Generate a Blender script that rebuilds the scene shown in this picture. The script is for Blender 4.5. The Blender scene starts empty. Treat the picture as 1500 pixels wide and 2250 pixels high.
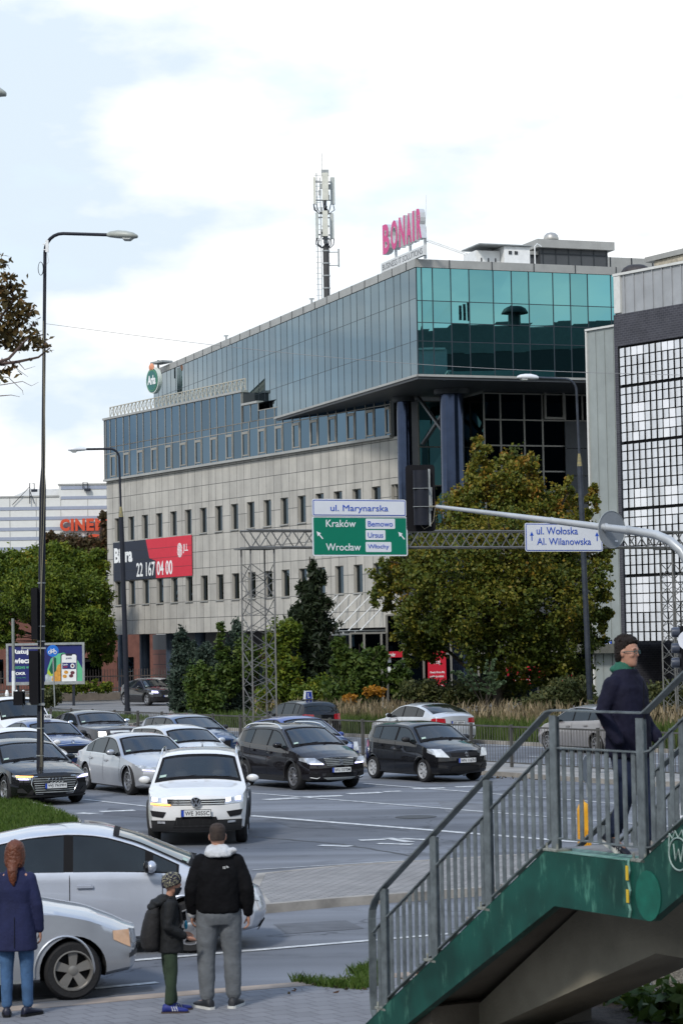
import bpy, bmesh, math, random
import numpy as np
from mathutils import Vector, Matrix, Euler
S = bpy.context.scene
COL = S.collection
R = math.radians
# ------------------------------------------------------------------ camera
H0 = 3.6; FPX = 5200.0; ROLL = 0.018; PITCH = math.atan(287/FPX)
FWD = Vector((0, math.cos(PITCH), math.sin(PITCH))); UPV = Vector((0, -math.sin(PITCH), math.cos(PITCH)))
CX = Vector((1,0,0))*math.cos(ROLL) - UPV*math.sin(ROLL)
CY = Vector((1,0,0))*math.sin(ROLL) + UPV*math.cos(ROLL)
cam_d = bpy.data.cameras.new('camera'); cam = bpy.data.objects.new('camera', cam_d); COL.objects.link(cam)
m = Matrix((CX, CY, -FWD)).transposed().to_4x4(); m.translation = (0, 0, H0); cam.matrix_world = m
cam_d.sensor_fit = 'VERTICAL'; cam_d.sensor_height = 36; cam_d.lens = FPX/2250*36; cam_d.clip_end = 5000; cam_d.clip_start = .5
cam_d.dof.use_dof = True; cam_d.dof.focus_distance = 75; cam_d.dof.aperture_fstop = 7.0
S.camera = cam
# ------------------------------------------------------------------ sky, clouds, sun
SUN_EL, SUN_AZ = R(42), R(205)          # azimuth measured from +Y clockwise: behind the camera, a little to the left
W = bpy.data.worlds.new('World'); S.world = W; W.use_nodes = True
nt = W.node_tree; nt.nodes.clear(); N = nt.nodes; LK = nt.links
out = N.new('ShaderNodeOutputWorld'); bg = N.new('ShaderNodeBackground'); bg.inputs[1].default_value = 0.1
sky = N.new('ShaderNodeTexSky'); sky.sky_type = 'NISHITA'; sky.sun_disc = False; sky.sun_elevation = SUN_EL; sky.sun_rotation = SUN_AZ
tc = N.new('ShaderNodeTexCoord'); mp = N.new('ShaderNodeMapping'); mp.inputs['Scale'].default_value = (1, 1, 2.4); mp.inputs['Location'].default_value = (.35, .2, .15)
LK.new(tc.outputs['Generated'], mp.inputs[0])
n1 = N.new('ShaderNodeTexNoise'); n1.inputs['Scale'].default_value = 5.5; n1.inputs['Detail'].default_value = 7; n1.inputs['Roughness'].default_value = .52
n2 = N.new('ShaderNodeTexNoise'); n2.inputs['Scale'].default_value = 8.0; n2.inputs['Detail'].default_value = 6; n2.inputs['Roughness'].default_value = .5
LK.new(mp.outputs[0], n1.inputs['Vector']); LK.new(mp.outputs[0], n2.inputs['Vector'])
r1 = N.new('ShaderNodeValToRGB'); r1.color_ramp.elements[0].position = .36; r1.color_ramp.elements[1].position = .50
r1.color_ramp.elements[0].color = (.35,.35,.35,1); r1.color_ramp.elements[1].color = (1,1,1,1)
LK.new(n1.outputs[0], r1.inputs[0])
r2 = N.new('ShaderNodeValToRGB'); e = r2.color_ramp.elements
e[0].position = .40; e[0].color = (7.1, 8.2, 9.2, 1); e[1].position = .54; e[1].color = (10.8, 10.9, 10.9, 1)
LK.new(n2.outputs[0], r2.inputs[0])
mx = N.new('ShaderNodeMix'); mx.data_type = 'RGBA'
blue = N.new('ShaderNodeMix'); blue.data_type = 'RGBA'; blue.inputs[0].default_value = .9
LK.new(sky.outputs[0], blue.inputs[6])
sx_ = N.new('ShaderNodeSeparateXYZ'); LK.new(tc.outputs['Generated'], sx_.inputs[0])
rb_ = N.new('ShaderNodeValToRGB'); e = rb_.color_ramp.elements; e[0].position = .22; e[0].color = (8.2, 10.3, 12.2, 1); e[1].position = .75; e[1].color = (3.2, 5.6, 10.5, 1)
LK.new(sx_.outputs[2], rb_.inputs[0]); LK.new(rb_.outputs[0], blue.inputs[7])
cz = N.new('ShaderNodeMapRange'); cz.inputs[1].default_value = .24; cz.inputs[2].default_value = .6; cz.inputs[3].default_value = 1; cz.inputs[4].default_value = .35; LK.new(sx_.outputs[2], cz.inputs[0])
cm_ = N.new('ShaderNodeMath'); cm_.operation = 'MULTIPLY'; LK.new(r1.outputs[0], cm_.inputs[0]); LK.new(cz.outputs[0], cm_.inputs[1])
LK.new(cm_.outputs[0], mx.inputs[0]); LK.new(blue.outputs[2], mx.inputs[6]); LK.new(r2.outputs[0], mx.inputs[7])
LK.new(mx.outputs[2], bg.inputs[0]); LK.new(bg.outputs[0], out.inputs[0])
sl = bpy.data.lights.new('sun', 'SUN'); sl.energy = 2.8; sl.angle = R(9); sl.color = (1, .95, .88)
so = bpy.data.objects.new('sun', sl); COL.objects.link(so)
sd = Vector((math.sin(SUN_AZ)*math.cos(SUN_EL), math.cos(SUN_AZ)*math.cos(SUN_EL), math.sin(SUN_EL)))
so.rotation_euler = (-sd).to_track_quat('-Z', 'Y').to_euler(); so.location = sd*200
S.view_settings.view_transform = 'Standard'; S.view_settings.look = 'None'; S.view_settings.gamma = 1
S.view_settings.exposure = 0.12
S.cycles.max_bounces = 6; S.cycles.diffuse_bounces = 3; S.cycles.glossy_bounces = 4
# ------------------------------------------------------------------ pixel helpers (surveying the photograph)
def ray(u, v):
    a = u-750; b = 1125-v
    return (CX*a + CY*b + FWD*FPX)
def P(u, v, Y):
    r = ray(u, v); return Vector((0,0,H0)) + r*(Y/r.y)
def G(u, v, z=0.0):
    r = ray(u, v); return Vector((0,0,H0)) + r*((z-H0)/r.z)
class Plane:
    """vertical plane through p0 with horizontal direction d; local coords (t, z), outward normal n"""
    def __init__(s, p0, d):
        s.p = Vector((p0[0], p0[1], 0)); s.d = Vector((d[0], d[1], 0)).normalized(); s.n = Vector((s.d.y, -s.d.x, 0))
        if s.n.y > 0: s.n = -s.n
    def at(s, t, z, o=0): return s.p + s.d*t + s.n*o + Vector((0,0,z))
    def px(s, u, v, o=0):
        r = ray(u, v); c = Vector((0,0,H0)); k = (s.p + s.n*o - c).dot(s.n)/r.dot(s.n); q = c + r*k
        return ((q-s.p).dot(s.d), q.z)
    def off(s, o): return Plane(s.p + s.n*o, s.d)
# ------------------------------------------------------------------ materials
MATS = {}
def srgb(r, g, b): 
    f = lambda c: (c/255/12.92) if c/255 <= .04045 else ((c/255+.055)/1.055)**2.4
    return (f(r), f(g), f(b))
def mat(name, col, rough=.6, metal=0, var=.12, scale=3.0, bump=0, bscale=40, emit=None, estr=0, coat=0, spec=.4, dirt=None):
    if name in MATS: return MATS[name]
    M = bpy.data.materials.new(name); M.use_nodes = True; t = M.node_tree; b = t.nodes['Principled BSDF']
    b.inputs['Roughness'].default_value = rough; b.inputs['Metallic'].default_value = metal
    b.inputs['Specular IOR Level'].default_value = spec
    b.inputs['Coat Weight'].default_value = coat; b.inputs['Coat Roughness'].default_value = .03
    c = tuple(col)+(1,) if len(col) == 3 else col
    if var > 0:
        tcn = t.nodes.new('ShaderNodeTexCoord'); nz = t.nodes.new('ShaderNodeTexNoise'); nz.inputs['Scale'].default_value = scale; nz.inputs['Detail'].default_value = 6
        nz.inputs['Roughness'].default_value = .62
        rp = t.nodes.new('ShaderNodeValToRGB'); rp.color_ramp.elements[0].position = .3; rp.color_ramp.elements[1].position = .7
        d = dirt if dirt else tuple(x*(1-var*1.6) for x in c[:3])
        rp.color_ramp.elements[0].color = tuple(d)+(1,)
        rp.color_ramp.elements[1].color = tuple(min(1, x*(1+var*.6)) for x in c[:3])+(1,)
        t.links.new(tcn.outputs['Object'], nz.inputs['Vector']); t.links.new(nz.outputs[0], rp.inputs[0]); t.links.new(rp.outputs[0], b.inputs['Base Color'])
    else: b.inputs['Base Color'].default_value = c
    if bump:
        tcn = t.nodes.new('ShaderNodeTexCoord'); nz = t.nodes.new('ShaderNodeTexNoise'); nz.inputs['Scale'].default_value = bscale; nz.inputs['Detail'].default_value = 4
        bp = t.nodes.new('ShaderNodeBump'); bp.inputs['Strength'].default_value = bump; bp.inputs['Distance'].default_value = .02
        t.links.new(tcn.outputs['Object'], nz.inputs['Vector']); t.links.new(nz.outputs[0], bp.inputs['Height']); t.links.new(bp.outputs[0], b.inputs['Normal'])
    if emit:
        b.inputs['Emission Color'].default_value = tuple(emit)+(1,); b.inputs['Emission Strength'].default_value = estr
    MATS[name] = M; return M
def nodes_of(M): return M.node_tree.nodes, M.node_tree.links, M.node_tree.nodes['Principled BSDF']
def brick_mat(name, c1, c2, mortar, bw, bh, ms, rough=.75, offset=.5, noise=.15, bump=.4, stain=0):
    M = mat(name, c1, rough, var=0); n, l, b = nodes_of(M)
    uv = n.new('ShaderNodeUVMap'); br = n.new('ShaderNodeTexBrick'); br.offset = offset
    br.inputs['Scale'].default_value = 1; br.inputs['Brick Width'].default_value = bw; br.inputs['Row Height'].default_value = bh
    br.inputs['Mortar Size'].default_value = ms; br.inputs['Mortar Smooth'].default_value = .1; br.inputs['Bias'].default_value = 0
    br.inputs['Color1'].default_value = tuple(c1)+(1,); br.inputs['Color2'].default_value = tuple(c2)+(1,); br.inputs['Mortar'].default_value = tuple(mortar)+(1,)
    nz = n.new('ShaderNodeTexNoise'); nz.inputs['Scale'].default_value = .9; nz.inputs['Detail'].default_value = 8; nz.inputs['Roughness'].default_value = .65
    rp = n.new('ShaderNodeMapRange'); rp.inputs[1].default_value = .3; rp.inputs[2].default_value = .7; rp.inputs[3].default_value = 1-noise; rp.inputs[4].default_value = 1+noise*.5
    mm = n.new('ShaderNodeVectorMath'); mm.operation = 'SCALE'
    l.new(uv.outputs[0], br.inputs[0]); l.new(uv.outputs[0], nz.inputs['Vector']); l.new(nz.outputs[0], rp.inputs[0])
    l.new(br.outputs[0], mm.inputs[0]); l.new(rp.outputs[0], mm.inputs['Scale'])
    last = mm.outputs[0]
    if stain:
        mp = n.new('ShaderNodeMapping'); mp.inputs['Scale'].default_value = (1.4, .10, 1); l.new(uv.outputs[0], mp.inputs[0])
        n3 = n.new('ShaderNodeTexNoise'); n3.inputs['Scale'].default_value = 1; n3.inputs['Detail'].default_value = 5; l.new(mp.outputs[0], n3.inputs['Vector'])
        r3 = n.new('ShaderNodeMapRange'); r3.inputs[1].default_value = .35; r3.inputs[2].default_value = .62; r3.inputs[3].default_value = 1-stain; r3.inputs[4].default_value = 1.04
        m3 = n.new('ShaderNodeVectorMath'); m3.operation = 'SCALE'; l.new(n3.outputs[0], r3.inputs[0]); l.new(last, m3.inputs[0]); l.new(r3.outputs[0], m3.inputs['Scale']); last = m3.outputs[0]
    l.new(last, b.inputs['Base Color'])
    bp = n.new('ShaderNodeBump'); bp.inputs['Strength'].default_value = bump; bp.inputs['Distance'].default_value = .01; bp.invert = True
    l.new(br.outputs['Fac'], bp.inputs['Height']); l.new(bp.outputs[0], b.inputs['Normal'])
    return M
def glass_mat(name, face, graze, rough=.01, wav=.02, wscale=.6):
    """mirror-coated tinted glazing: reflection colour depends on angle of incidence, panes slightly wavy"""
    M = mat(name, face, rough, var=0); n, l, b = nodes_of(M)
    b.inputs['Metallic'].default_value = 1
    lw = n.new('ShaderNodeLayerWeight'); lw.inputs[0].default_value = .5
    rp = n.new('ShaderNodeValToRGB'); rp.color_ramp.elements[0].position = .12; rp.color_ramp.elements[1].position = .62
    rp.color_ramp.elements[0].color = tuple(face)+(1,); rp.color_ramp.elements[1].color = tuple(graze)+(1,)
    l.new(lw.outputs['Facing'], rp.inputs[0])
    at = n.new('ShaderNodeAttribute'); at.attribute_name = 'tint'
    mr = n.new('ShaderNodeMapRange'); mr.inputs[3].default_value = .88; mr.inputs[4].default_value = 1.12; l.new(at.outputs['Fac'], mr.inputs[0])
    sc = n.new('ShaderNodeVectorMath'); sc.operation = 'SCALE'; l.new(rp.outputs[0], sc.inputs[0]); l.new(mr.outputs[0], sc.inputs['Scale'])
    l.new(sc.outputs[0], b.inputs['Base Color'])
    tcn = n.new('ShaderNodeTexCoord'); nz = n.new('ShaderNodeTexNoise'); nz.inputs['Scale'].default_value = wscale; nz.inputs['Detail'].default_value = 1
    bp = n.new('ShaderNodeBump'); bp.inputs['Strength'].default_value = wav; bp.inputs['Distance'].default_value = 1
    l.new(tcn.outputs['Object'], nz.inputs['Vector']); l.new(nz.outputs[0], bp.inputs['Height']); l.new(bp.outputs[0], b.inputs['Normal'])
    return M
def leaf_mat(name, cols, rough=.55, pos=None):
    M = mat(name, cols[0], rough, var=0, spec=.25); n, l, b = nodes_of(M)
    at = n.new('ShaderNodeAttribute'); at.attribute_name = 'tint'
    rp = n.new('ShaderNodeValToRGB'); el = rp.color_ramp.elements
    while len(el) < len(cols): el.new(.5)
    for i, c in enumerate(cols):
        el[i].position = pos[i] if pos else i/(len(cols)-1); el[i].color = tuple(c)+(1,)
    l.new(at.outputs['Fac'], rp.inputs[0]); l.new(rp.outputs[0], b.inputs['Base Color'])
    tr = n.new('ShaderNodeBsdfTranslucent'); ms = n.new('ShaderNodeMixShader'); ms.inputs[0].default_value = .3
    l.new(rp.outputs[0], tr.inputs[0]); l.new(b.outputs[0], ms.inputs[1]); l.new(tr.outputs[0], ms.inputs[2])
    o = [x for x in n if x.type == 'OUTPUT_MATERIAL'][0]; l.new(ms.outputs[0], o.inputs[0])
    return M
# ------------------------------------------------------------------ objects and tagging
def tag(o, label=None, cat=None, group=None, kind=None):
    if label: o['label'] = label
    if cat: o['category'] = cat
    if group: o['group'] = group
    if kind: o['kind'] = kind
    return o
ORG = {}
def thing(name, loc, label, cat, group=None, rz=0):
    o = bpy.data.objects.new(name, None); COL.objects.link(o); o.location = loc; o.rotation_euler = (0,0,rz); o.empty_display_size = .3
    ORG[o.name] = Vector(loc); return tag(o, label, cat, group)
class MB:
    def __init__(s): s.v = []; s.f = []; s.uv = []; s.mi = []; s.tint = []; s.cm = 0
    def add(s, vs, fs, uvs=None, tint=.5):
        b = len(s.v); s.v += [tuple(x) for x in vs]
        for i, f in enumerate(fs):
            s.f.append(tuple(b+j for j in f)); s.uv.append(uvs[i] if uvs else None); s.mi.append(s.cm); s.tint.append(tint)
        return s
    def quad(s, a, b, c, d, uv=None, tint=.5): return s.add([a,b,c,d], [(0,1,2,3)], [uv] if uv else None, tint)
    def box(s, c, sz, X=(1,0,0), Y=(0,1,0), Z=(0,0,1)):
        c = Vector(c); X = Vector(X)*sz[0]/2; Y = Vector(Y)*sz[1]/2; Z = Vector(Z)*sz[2]/2
        vs = [c+X*i+Y*j+Z*k for k in (-1,1) for j in (-1,1) for i in (-1,1)]
        return s.add(vs, [(0,2,3,1),(4,5,7,6),(0,1,5,4),(2,6,7,3),(0,4,6,2),(1,3,7,5)])
    def bar(s, a, b, w, h, up=(0,0,1)):
        a = Vector(a); b = Vector(b); d = (b-a); L = d.length
        if L < 1e-6: return s
        d /= L; up = Vector(up); x = d.cross(up)
        if x.length < 1e-3: x = d.cross(Vector((1,0,0)))
        x.normalize(); y = x.cross(d)
        return s.box((a+b)/2, (w, L, h), x, d, y)
    def tube(s, pts, r, n=10, cap=True):
        pts = [Vector(p) for p in pts]; rs = r if isinstance(r, (list, tuple)) else [r]*len(pts)
        b = len(s.v); k = len(pts); prev = None; fs = []; vs = []
        for i, p in enumerate(pts):
            t = (pts[min(i+1,k-1)]-pts[max(i-1,0)]).normalized()
            if prev is None: x = t.orthogonal().normalized()
            else: x = (prev - t*prev.dot(t)).normalized()
            prev = x; y = t.cross(x)
            for j in range(n):
                a = 2*math.pi*j/n; vs.append(p + (x*math.cos(a)+y*math.sin(a))*rs[i])
        for i in range(k-1):
            for j in range(n): fs.append((i*n+j, i*n+(j+1)%n, (i+1)*n+(j+1)%n, (i+1)*n+j))
        if cap: fs.append(tuple(range(n))[::-1]); fs.append(tuple((k-1)*n+j for j in range(n)))
        return s.add(vs, fs)
    def prism(s, poly, o, X, Y, th):
        """polygon in plane (X,Y) from origin o extruded by vector th both faces"""
        o = Vector(o); X = Vector(X); Y = Vector(Y); th = Vector(th); n = len(poly)
        vs = [o+X*p[0]+Y*p[1] for p in poly] + [o+X*p[0]+Y*p[1]+th for p in poly]
        return s.add(vs, [tuple(range(n))[::-1], tuple(range(n, 2*n))] + [(i, (i+1)%n, (i+1)%n+n, i+n) for i in range(n)])
    def loft(s, rings, cap=True):
        n = len(rings[0]); vs = [p for r in rings for p in r]; fs = []
        for i in range(len(rings)-1):
            for j in range(n): fs.append((i*n+j, i*n+(j+1)%n, (i+1)*n+(j+1)%n, (i+1)*n+j))
        if cap: fs.append(tuple(range(n))[::-1]); fs.append(tuple((len(rings)-1)*n+j for j in range(n)))
        return s.add(vs, fs)
    def lathe(s, c, prof, n=16, axis='z'):
        c = Vector(c); rings = []
        for r, h in prof:
            ring = []
            for j in range(n):
                a = 2*math.pi*j/n; x, y = r*math.cos(a), r*math.sin(a)
                ring.append(c + (Vector((x,y,h)) if axis == 'z' else Vector((x,h,-y))))
            rings.append(ring)
        return s.loft(rings)
    def ell(s, c, r, n=14, m=9, rot=None):
        c = Vector(c); rings = []
        for i in range(m+1):
            ph = math.pi*(i/m) ; ph = min(max(ph, .06), math.pi-.06); ring = []
            for j in range(n):
                a = 2*math.pi*j/n; p = Vector((r[0]*math.sin(ph)*math.cos(a), r[1]*math.sin(ph)*math.sin(a), -r[2]*math.cos(ph)))
                if rot: p = rot @ p
                ring.append(c+p)
            rings.append(ring)
        return s.loft(rings)
    def mesh(s, name, mats, off=(0,0,0), smooth=None):
        me = bpy.data.meshes.new(name); off = Vector(off)
        me.from_pydata([tuple(Vector(v)-off) for v in s.v], [], s.f); 
        if any(u is not None for u in s.uv):
            ul = me.uv_layers.new(name='UVMap'); k = 0
            for i, f in enumerate(s.f):
                for j in range(len(f)):
                    ul.data[k].uv = s.uv[i][j] if s.uv[i] else (0,0); k += 1
        if any(t != .5 for t in s.tint):
            at = me.attributes.new('tint', 'FLOAT', 'FACE'); at.data.foreach_set('value', s.tint)
        for mm in (mats if isinstance(mats, (list,tuple)) else [mats]): me.materials.append(mm)
        if len(me.materials) > 1: me.polygons.foreach_set('material_index', s.mi)
        if smooth is not None:
            me.polygons.foreach_set('use_smooth', [True]*len(me.polygons)); me.set_sharp_from_angle(angle=R(smooth))
        me.update(); return me
    def build(s, name, mats, parent=None, loc=None, smooth=None, local=False):
        """verts are world coords (local=True: already in the parent's frame)"""
        if parent is not None:
            off = Vector((0,0,0)) if local else ORG[parent.name]
        else: off = Vector(loc) if loc is not None else Vector((0,0,0))
        me = s.mesh(name, mats, off, smooth); o = bpy.data.objects.new(name, me); COL.objects.link(o)
        if parent is not None: o.parent = parent; ORG[o.name] = ORG.get(parent.name, Vector((0,0,0)))
        else: o.location = off; ORG[o.name] = off
        return o
def copy_tree(o, parent=None):
    c = o.copy(); COL.objects.link(c); c.parent = parent
    for ch in list(o.children): copy_tree(ch, c)
    return c
def text_mb(string, o, X, Y, w, h, th=.01, nrm=None, bold=0.0, mb=None, spacing=1.0):
    """letters as real geometry fitted to a w x h box whose lower-left corner is o"""
    cu = bpy.data.curves.new('t', 'FONT'); cu.body = string; cu.size = 1; cu.extrude = 0; cu.offset = bold; cu.resolution_u = 3; cu.space_character = spacing
    ob = bpy.data.objects.new('t', cu); COL.objects.link(ob)
    dg = bpy.context.evaluated_depsgraph_get(); me = bpy.data.meshes.new_from_object(ob.evaluated_get(dg))
    vs = np.array([v.co[:] for v in me.vertices]) if len(me.vertices) else np.zeros((0,3))
    fs = [tuple(p.vertices) for p in me.polygons]
    bpy.data.objects.remove(ob); bpy.data.curves.remove(cu)
    mb = mb or MB()
    if len(vs) == 0: return mb
    x0, y0 = vs[:,0].min(), vs[:,1].min(); x1, y1 = vs[:,0].max(), vs[:,1].max()
    if h is None: h = w*(y1-y0)/(x1-x0)
    X = Vector(X).normalized(); Y = Vector(Y).normalized(); nn = Vector(nrm) if nrm is not None else X.cross(Y); o = Vector(o)
    pts = [o + X*((v[0]-x0)/(x1-x0)*w) + Y*((v[1]-y0)/(y1-y0)*h) for v in vs]
    n = len(pts)
    mb.add([p + nn*th for p in pts], fs)
    # side walls along boundary edges
    from collections import Counter
    ec = Counter()
    for f in fs:
        for i in range(len(f)): ec[tuple(sorted((f[i], f[(i+1)%len(f)])))] += 1
    wv = []; wf = []
    for f in fs:
        for i in range(len(f)):
            a, b = f[i], f[(i+1)%len(f)]
            if ec[tuple(sorted((a,b)))] == 1:
                k = len(wv); wv += [pts[a]+nn*th, pts[b]+nn*th, pts[b], pts[a]]; wf.append((k+3,k+2,k+1,k))
    if wf: mb.add(wv, wf)
    bpy.data.meshes.remove(me)
    return mb
def text_px(string, pl, u0, v0, u1, v1, name, m, parent, o=.02, bold=0.01, th=.008):
    """text on plane pl from pixel (u0,v0)=left baseline to (u1,v1)=right end of top"""
    a = pl.px(u0, v0, o); b = pl.px(u1, v1, o); vb = v0 + (v1-v0)*0
    hgt = abs(pl.px(u0, v1, o)[1]-a[1])
    mb = text_mb(string, pl.at(a[0], a[1], o), pl.d, (0,0,1), b[0]-a[0], hgt, th, pl.n, bold)
    return mb.build(name, m, parent)
SD = Vector((.50, -.866, 0)).normalized()      # the avenue's direction (oncoming traffic)
SN = Vector((.866, .50, 0)).normalized()       # across it
# shared materials
M_asph = mat('asphalt', (.125,.135,.155), .8, var=.16, scale=.35, bump=.35, bscale=90)
M_white = mat('road_paint', (.55,.56,.55), .7, var=.35, scale=6, dirt=(.22,.23,.24))
M_black = mat('black_plastic', (.008,.008,.009), .5, var=.1, spec=.25)
M_steel = mat('galvanised', (.30,.32,.32), .5, .3, var=.18, scale=5)
M_dark = mat('dark_metal', (.022,.026,.036), .5, .1, var=.25, scale=2, spec=.25)
M_conc = mat('concrete', (.27,.26,.24), .85, var=.25, scale=2, bump=.3, bscale=30)
M_chrome = mat('chrome', (.75,.75,.75), .12, 1, var=0)
M_wpl = mat('white_plastic', (.72,.73,.72), .4, var=.08)
M_bark = mat('bark', (.07,.055,.045), .9, var=.3, scale=8, bump=.6, bscale=15)
def TXT(name, c): return mat('ink_'+name, c, .55, var=0)
# ================================================================== GROUND, ROADS
def sheet(name, poly, z, m, uvs=1.0):
    mb = MB(); mb.add([Vector((p[0], p[1], z)) for p in poly], [tuple(range(len(poly)))], [[(p[0]*uvs, p[1]*uvs) for p in poly]])
    me = mb.mesh(name, m); o = bpy.data.objects.new(name, me); COL.objects.link(o); return tag(o, kind='structure')
def ln(u0, v0, u1, v1, k0, k1):
    a = G(u0,v0); b = G(u1,v1); return [a+(b-a)*k0, a+(b-a)*k1]
# asphalt with patches and cracks
n, l, b = nodes_of(M_asph)
tcn = n.new('ShaderNodeTexCoord'); big = n.new('ShaderNodeTexNoise'); big.inputs['Scale'].default_value = .12; big.inputs['Detail'].default_value = 5
fine = n.new('ShaderNodeTexNoise'); fine.inputs['Scale'].default_value = 60; fine.inputs['Detail'].default_value = 3
rp = n.new('ShaderNodeValToRGB'); rp.color_ramp.elements[0].position = .35; rp.color_ramp.elements[1].position = .62
rp.color_ramp.elements[0].color = (.088,.096,.112,1); rp.color_ramp.elements[1].color = (.165,.176,.196,1)
mr = n.new('ShaderNodeMapRange'); mr.inputs[3].default_value = .75; mr.inputs[4].default_value = 1.25
vm = n.new('ShaderNodeVectorMath'); vm.operation = 'SCALE'
l.new(tcn.outputs['Object'], big.inputs['Vector']); l.new(tcn.outputs['Object'], fine.inputs['Vector']); l.new(big.outputs[0], rp.inputs[0])
l.new(fine.outputs[0], mr.inputs[0]); l.new(rp.outputs[0], vm.inputs[0]); l.new(mr.outputs[0], vm.inputs['Scale'])
# long tyre-worn streaks along the avenue
mp = n.new('ShaderNodeMapping'); mp.inputs['Rotation'].default_value = (0, 0, R(60)); mp.inputs['Scale'].default_value = (.04, .9, 1)
st = n.new('ShaderNodeTexNoise'); st.inputs['Scale'].default_value = 1; st.inputs['Detail'].default_value = 4
ms = n.new('ShaderNodeMapRange'); ms.inputs[1].default_value = .35; ms.inputs[2].default_value = .65; ms.inputs[3].default_value = .70; ms.inputs[4].default_value = 1.14
v2 = n.new('ShaderNodeVectorMath'); v2.operation = 'SCALE'
l.new(tcn.outputs['Object'], mp.inputs[0]); l.new(mp.outputs[0], st.inputs['Vector']); l.new(st.outputs[0], ms.inputs[0]); l.new(vm.outputs[0], v2.inputs[0]); l.new(ms.outputs[0], v2.inputs['Scale'])
sp_ = n.new('ShaderNodeTexNoise'); sp_.inputs['Scale'].default_value = 1.1; sp_.inputs['Detail'].default_value = 3; m5 = n.new('ShaderNodeMapRange'); m5.inputs[1].default_value = .30; m5.inputs[2].default_value = .42; m5.inputs[3].default_value = .74; m5.inputs[4].default_value = 1
v3 = n.new('ShaderNodeVectorMath'); v3.operation = 'SCALE'; l.new(tcn.outputs['Object'], sp_.inputs['Vector']); l.new(sp_.outputs[0], m5.inputs[0]); l.new(v2.outputs[0], v3.inputs[0]); l.new(m5.outputs[0], v3.inputs['Scale'])
cr = n.new('ShaderNodeTexVoronoi'); cr.feature = 'DISTANCE_TO_EDGE'; cr.inputs['Scale'].default_value = .16; cw_ = n.new('ShaderNodeTexNoise'); cw_.inputs['Scale'].default_value = 1.2; cw_.inputs['Detail'].default_value = 4; cv = n.new('ShaderNodeVectorMath'); cv.operation = 'MULTIPLY_ADD'; cv.inputs[1].default_value = (1.6,1.6,0)
l.new(tcn.outputs['Object'], cw_.inputs['Vector']); l.new(cw_.outputs['Color'], cv.inputs[0]); l.new(tcn.outputs['Object'], cv.inputs[2]); l.new(cv.outputs[0], cr.inputs['Vector'])
m6 = n.new('ShaderNodeMapRange'); m6.inputs[1].default_value = .0015; m6.inputs[2].default_value = .005; m6.inputs[3].default_value = .55; m6.inputs[4].default_value = 1; v4 = n.new('ShaderNodeVectorMath'); v4.operation = 'SCALE'
l.new(cr.outputs[0], m6.inputs[0]); l.new(v3.outputs[0], v4.inputs[0]); l.new(m6.outputs[0], v4.inputs['Scale']); l.new(v4.outputs[0], b.inputs['Base Color'])
M_grassg = mat('grass_soil', (.06,.085,.028), .95, var=.4, scale=3, bump=.5, bscale=20)
M_pave = brick_mat('paving_blocks', (.27,.26,.25), (.22,.215,.21), (.12,.115,.11), .22, .11, .012, .85, noise=.25)
M_pave2 = brick_mat('paving_flags', (.175,.178,.19), (.155,.158,.17), (.11,.11,.12), .24, .24, .010, .85, noise=.2)
M_kerb = mat('kerb_stone', (.30,.28,.25), .85, var=.3, scale=1.5, bump=.2)
sheet('ground', [(-900,-200),(900,-200),(900,1500),(-900,1500)], -.02, mat('ground_soil', (.10,.105,.07), .95, var=.4, scale=.2, bump=.3))
def fr(s, t): return SN*s - SD*t      # s across the avenue, t away from the camera along it
sheet('road', [fr(-40,-40), fr(45.5,-40), fr(45.5,260), fr(-40,260)], 0, M_asph)
def raised(name, pts, z, m, mk, h=.12, kw=.14):
    """pavement slab with a kerb ring"""
    mb = MB(); P2 = [Vector((p[0], p[1], 0)) for p in pts]; n = len(P2); mb.cm = 0
    area = sum(P2[i].x*P2[(i+1)%n].y - P2[(i+1)%n].x*P2[i].y for i in range(n))
    if area < 0: P2.reverse()
    ins = []
    for i in range(n):
        a, b_, c = P2[i-1], P2[i], P2[(i+1)%n]; d1 = (b_-a).normalized(); d2 = (c-b_).normalized()
        n1 = Vector((-d1.y, d1.x, 0)); n2 = Vector((-d2.y, d2.x, 0)); nn = (n1+n2).normalized(); ins.append(b_ + nn*kw/max(.4, nn.dot(n1)))
    z1 = z+h
    mb.add([p+Vector((0,0,z1-.004)) for p in ins], [tuple(range(n))], [[(p.dot(SN), p.dot(SD)) for p in ins]])
    mb.cm = 1
    for i in range(n):
        j = (i+1)%n
        mb.quad(ins[i]+Vector((0,0,z1)), P2[i]+Vector((0,0,z1)), P2[j]+Vector((0,0,z1)), ins[j]+Vector((0,0,z1)))
        mb.quad(P2[i]+Vector((0,0,z1)), P2[i]+Vector((0,0,z)), P2[j]+Vector((0,0,z)), P2[j]+Vector((0,0,z1)))
        mb.quad(ins[j]+Vector((0,0,z1)), ins[j]+Vector((0,0,z1-.02)), ins[i]+Vector((0,0,z1-.02)), ins[i]+Vector((0,0,z1)))
    me = mb.mesh(name, [m, mk]); o = bpy.data.objects.new(name, me); COL.objects.link(o); return tag(o, kind='structure')
# islands, verges and pavements
raised('pavement_island', [G(575,2008), G(548,1968), G(565,1936), G(750,1917), G(1070,1897), G(1480,1872), G(1500,1945), G(1070,1968), G(750,1992)], 0, M_pave, M_kerb)
raised('grass_island', [G(-260,1748), G(40,1764), G(120,1785), G(176,1812), G(190,1840), G(150,1880), G(-260,1930)], 0, M_grassg, M_kerb)
raised('brick_corner', [G(186,1808), G(225,1812), G(268,1824), G(292,1842), G(300,1868), G(250,1905), G(170,1915), G(196,1860)], 0, brick_mat('red_blocks', (.17,.13,.115), (.14,.11,.10), (.09,.08,.075), .22, .11, .012, .85, noise=.3), M_kerb, h=.06)
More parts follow.
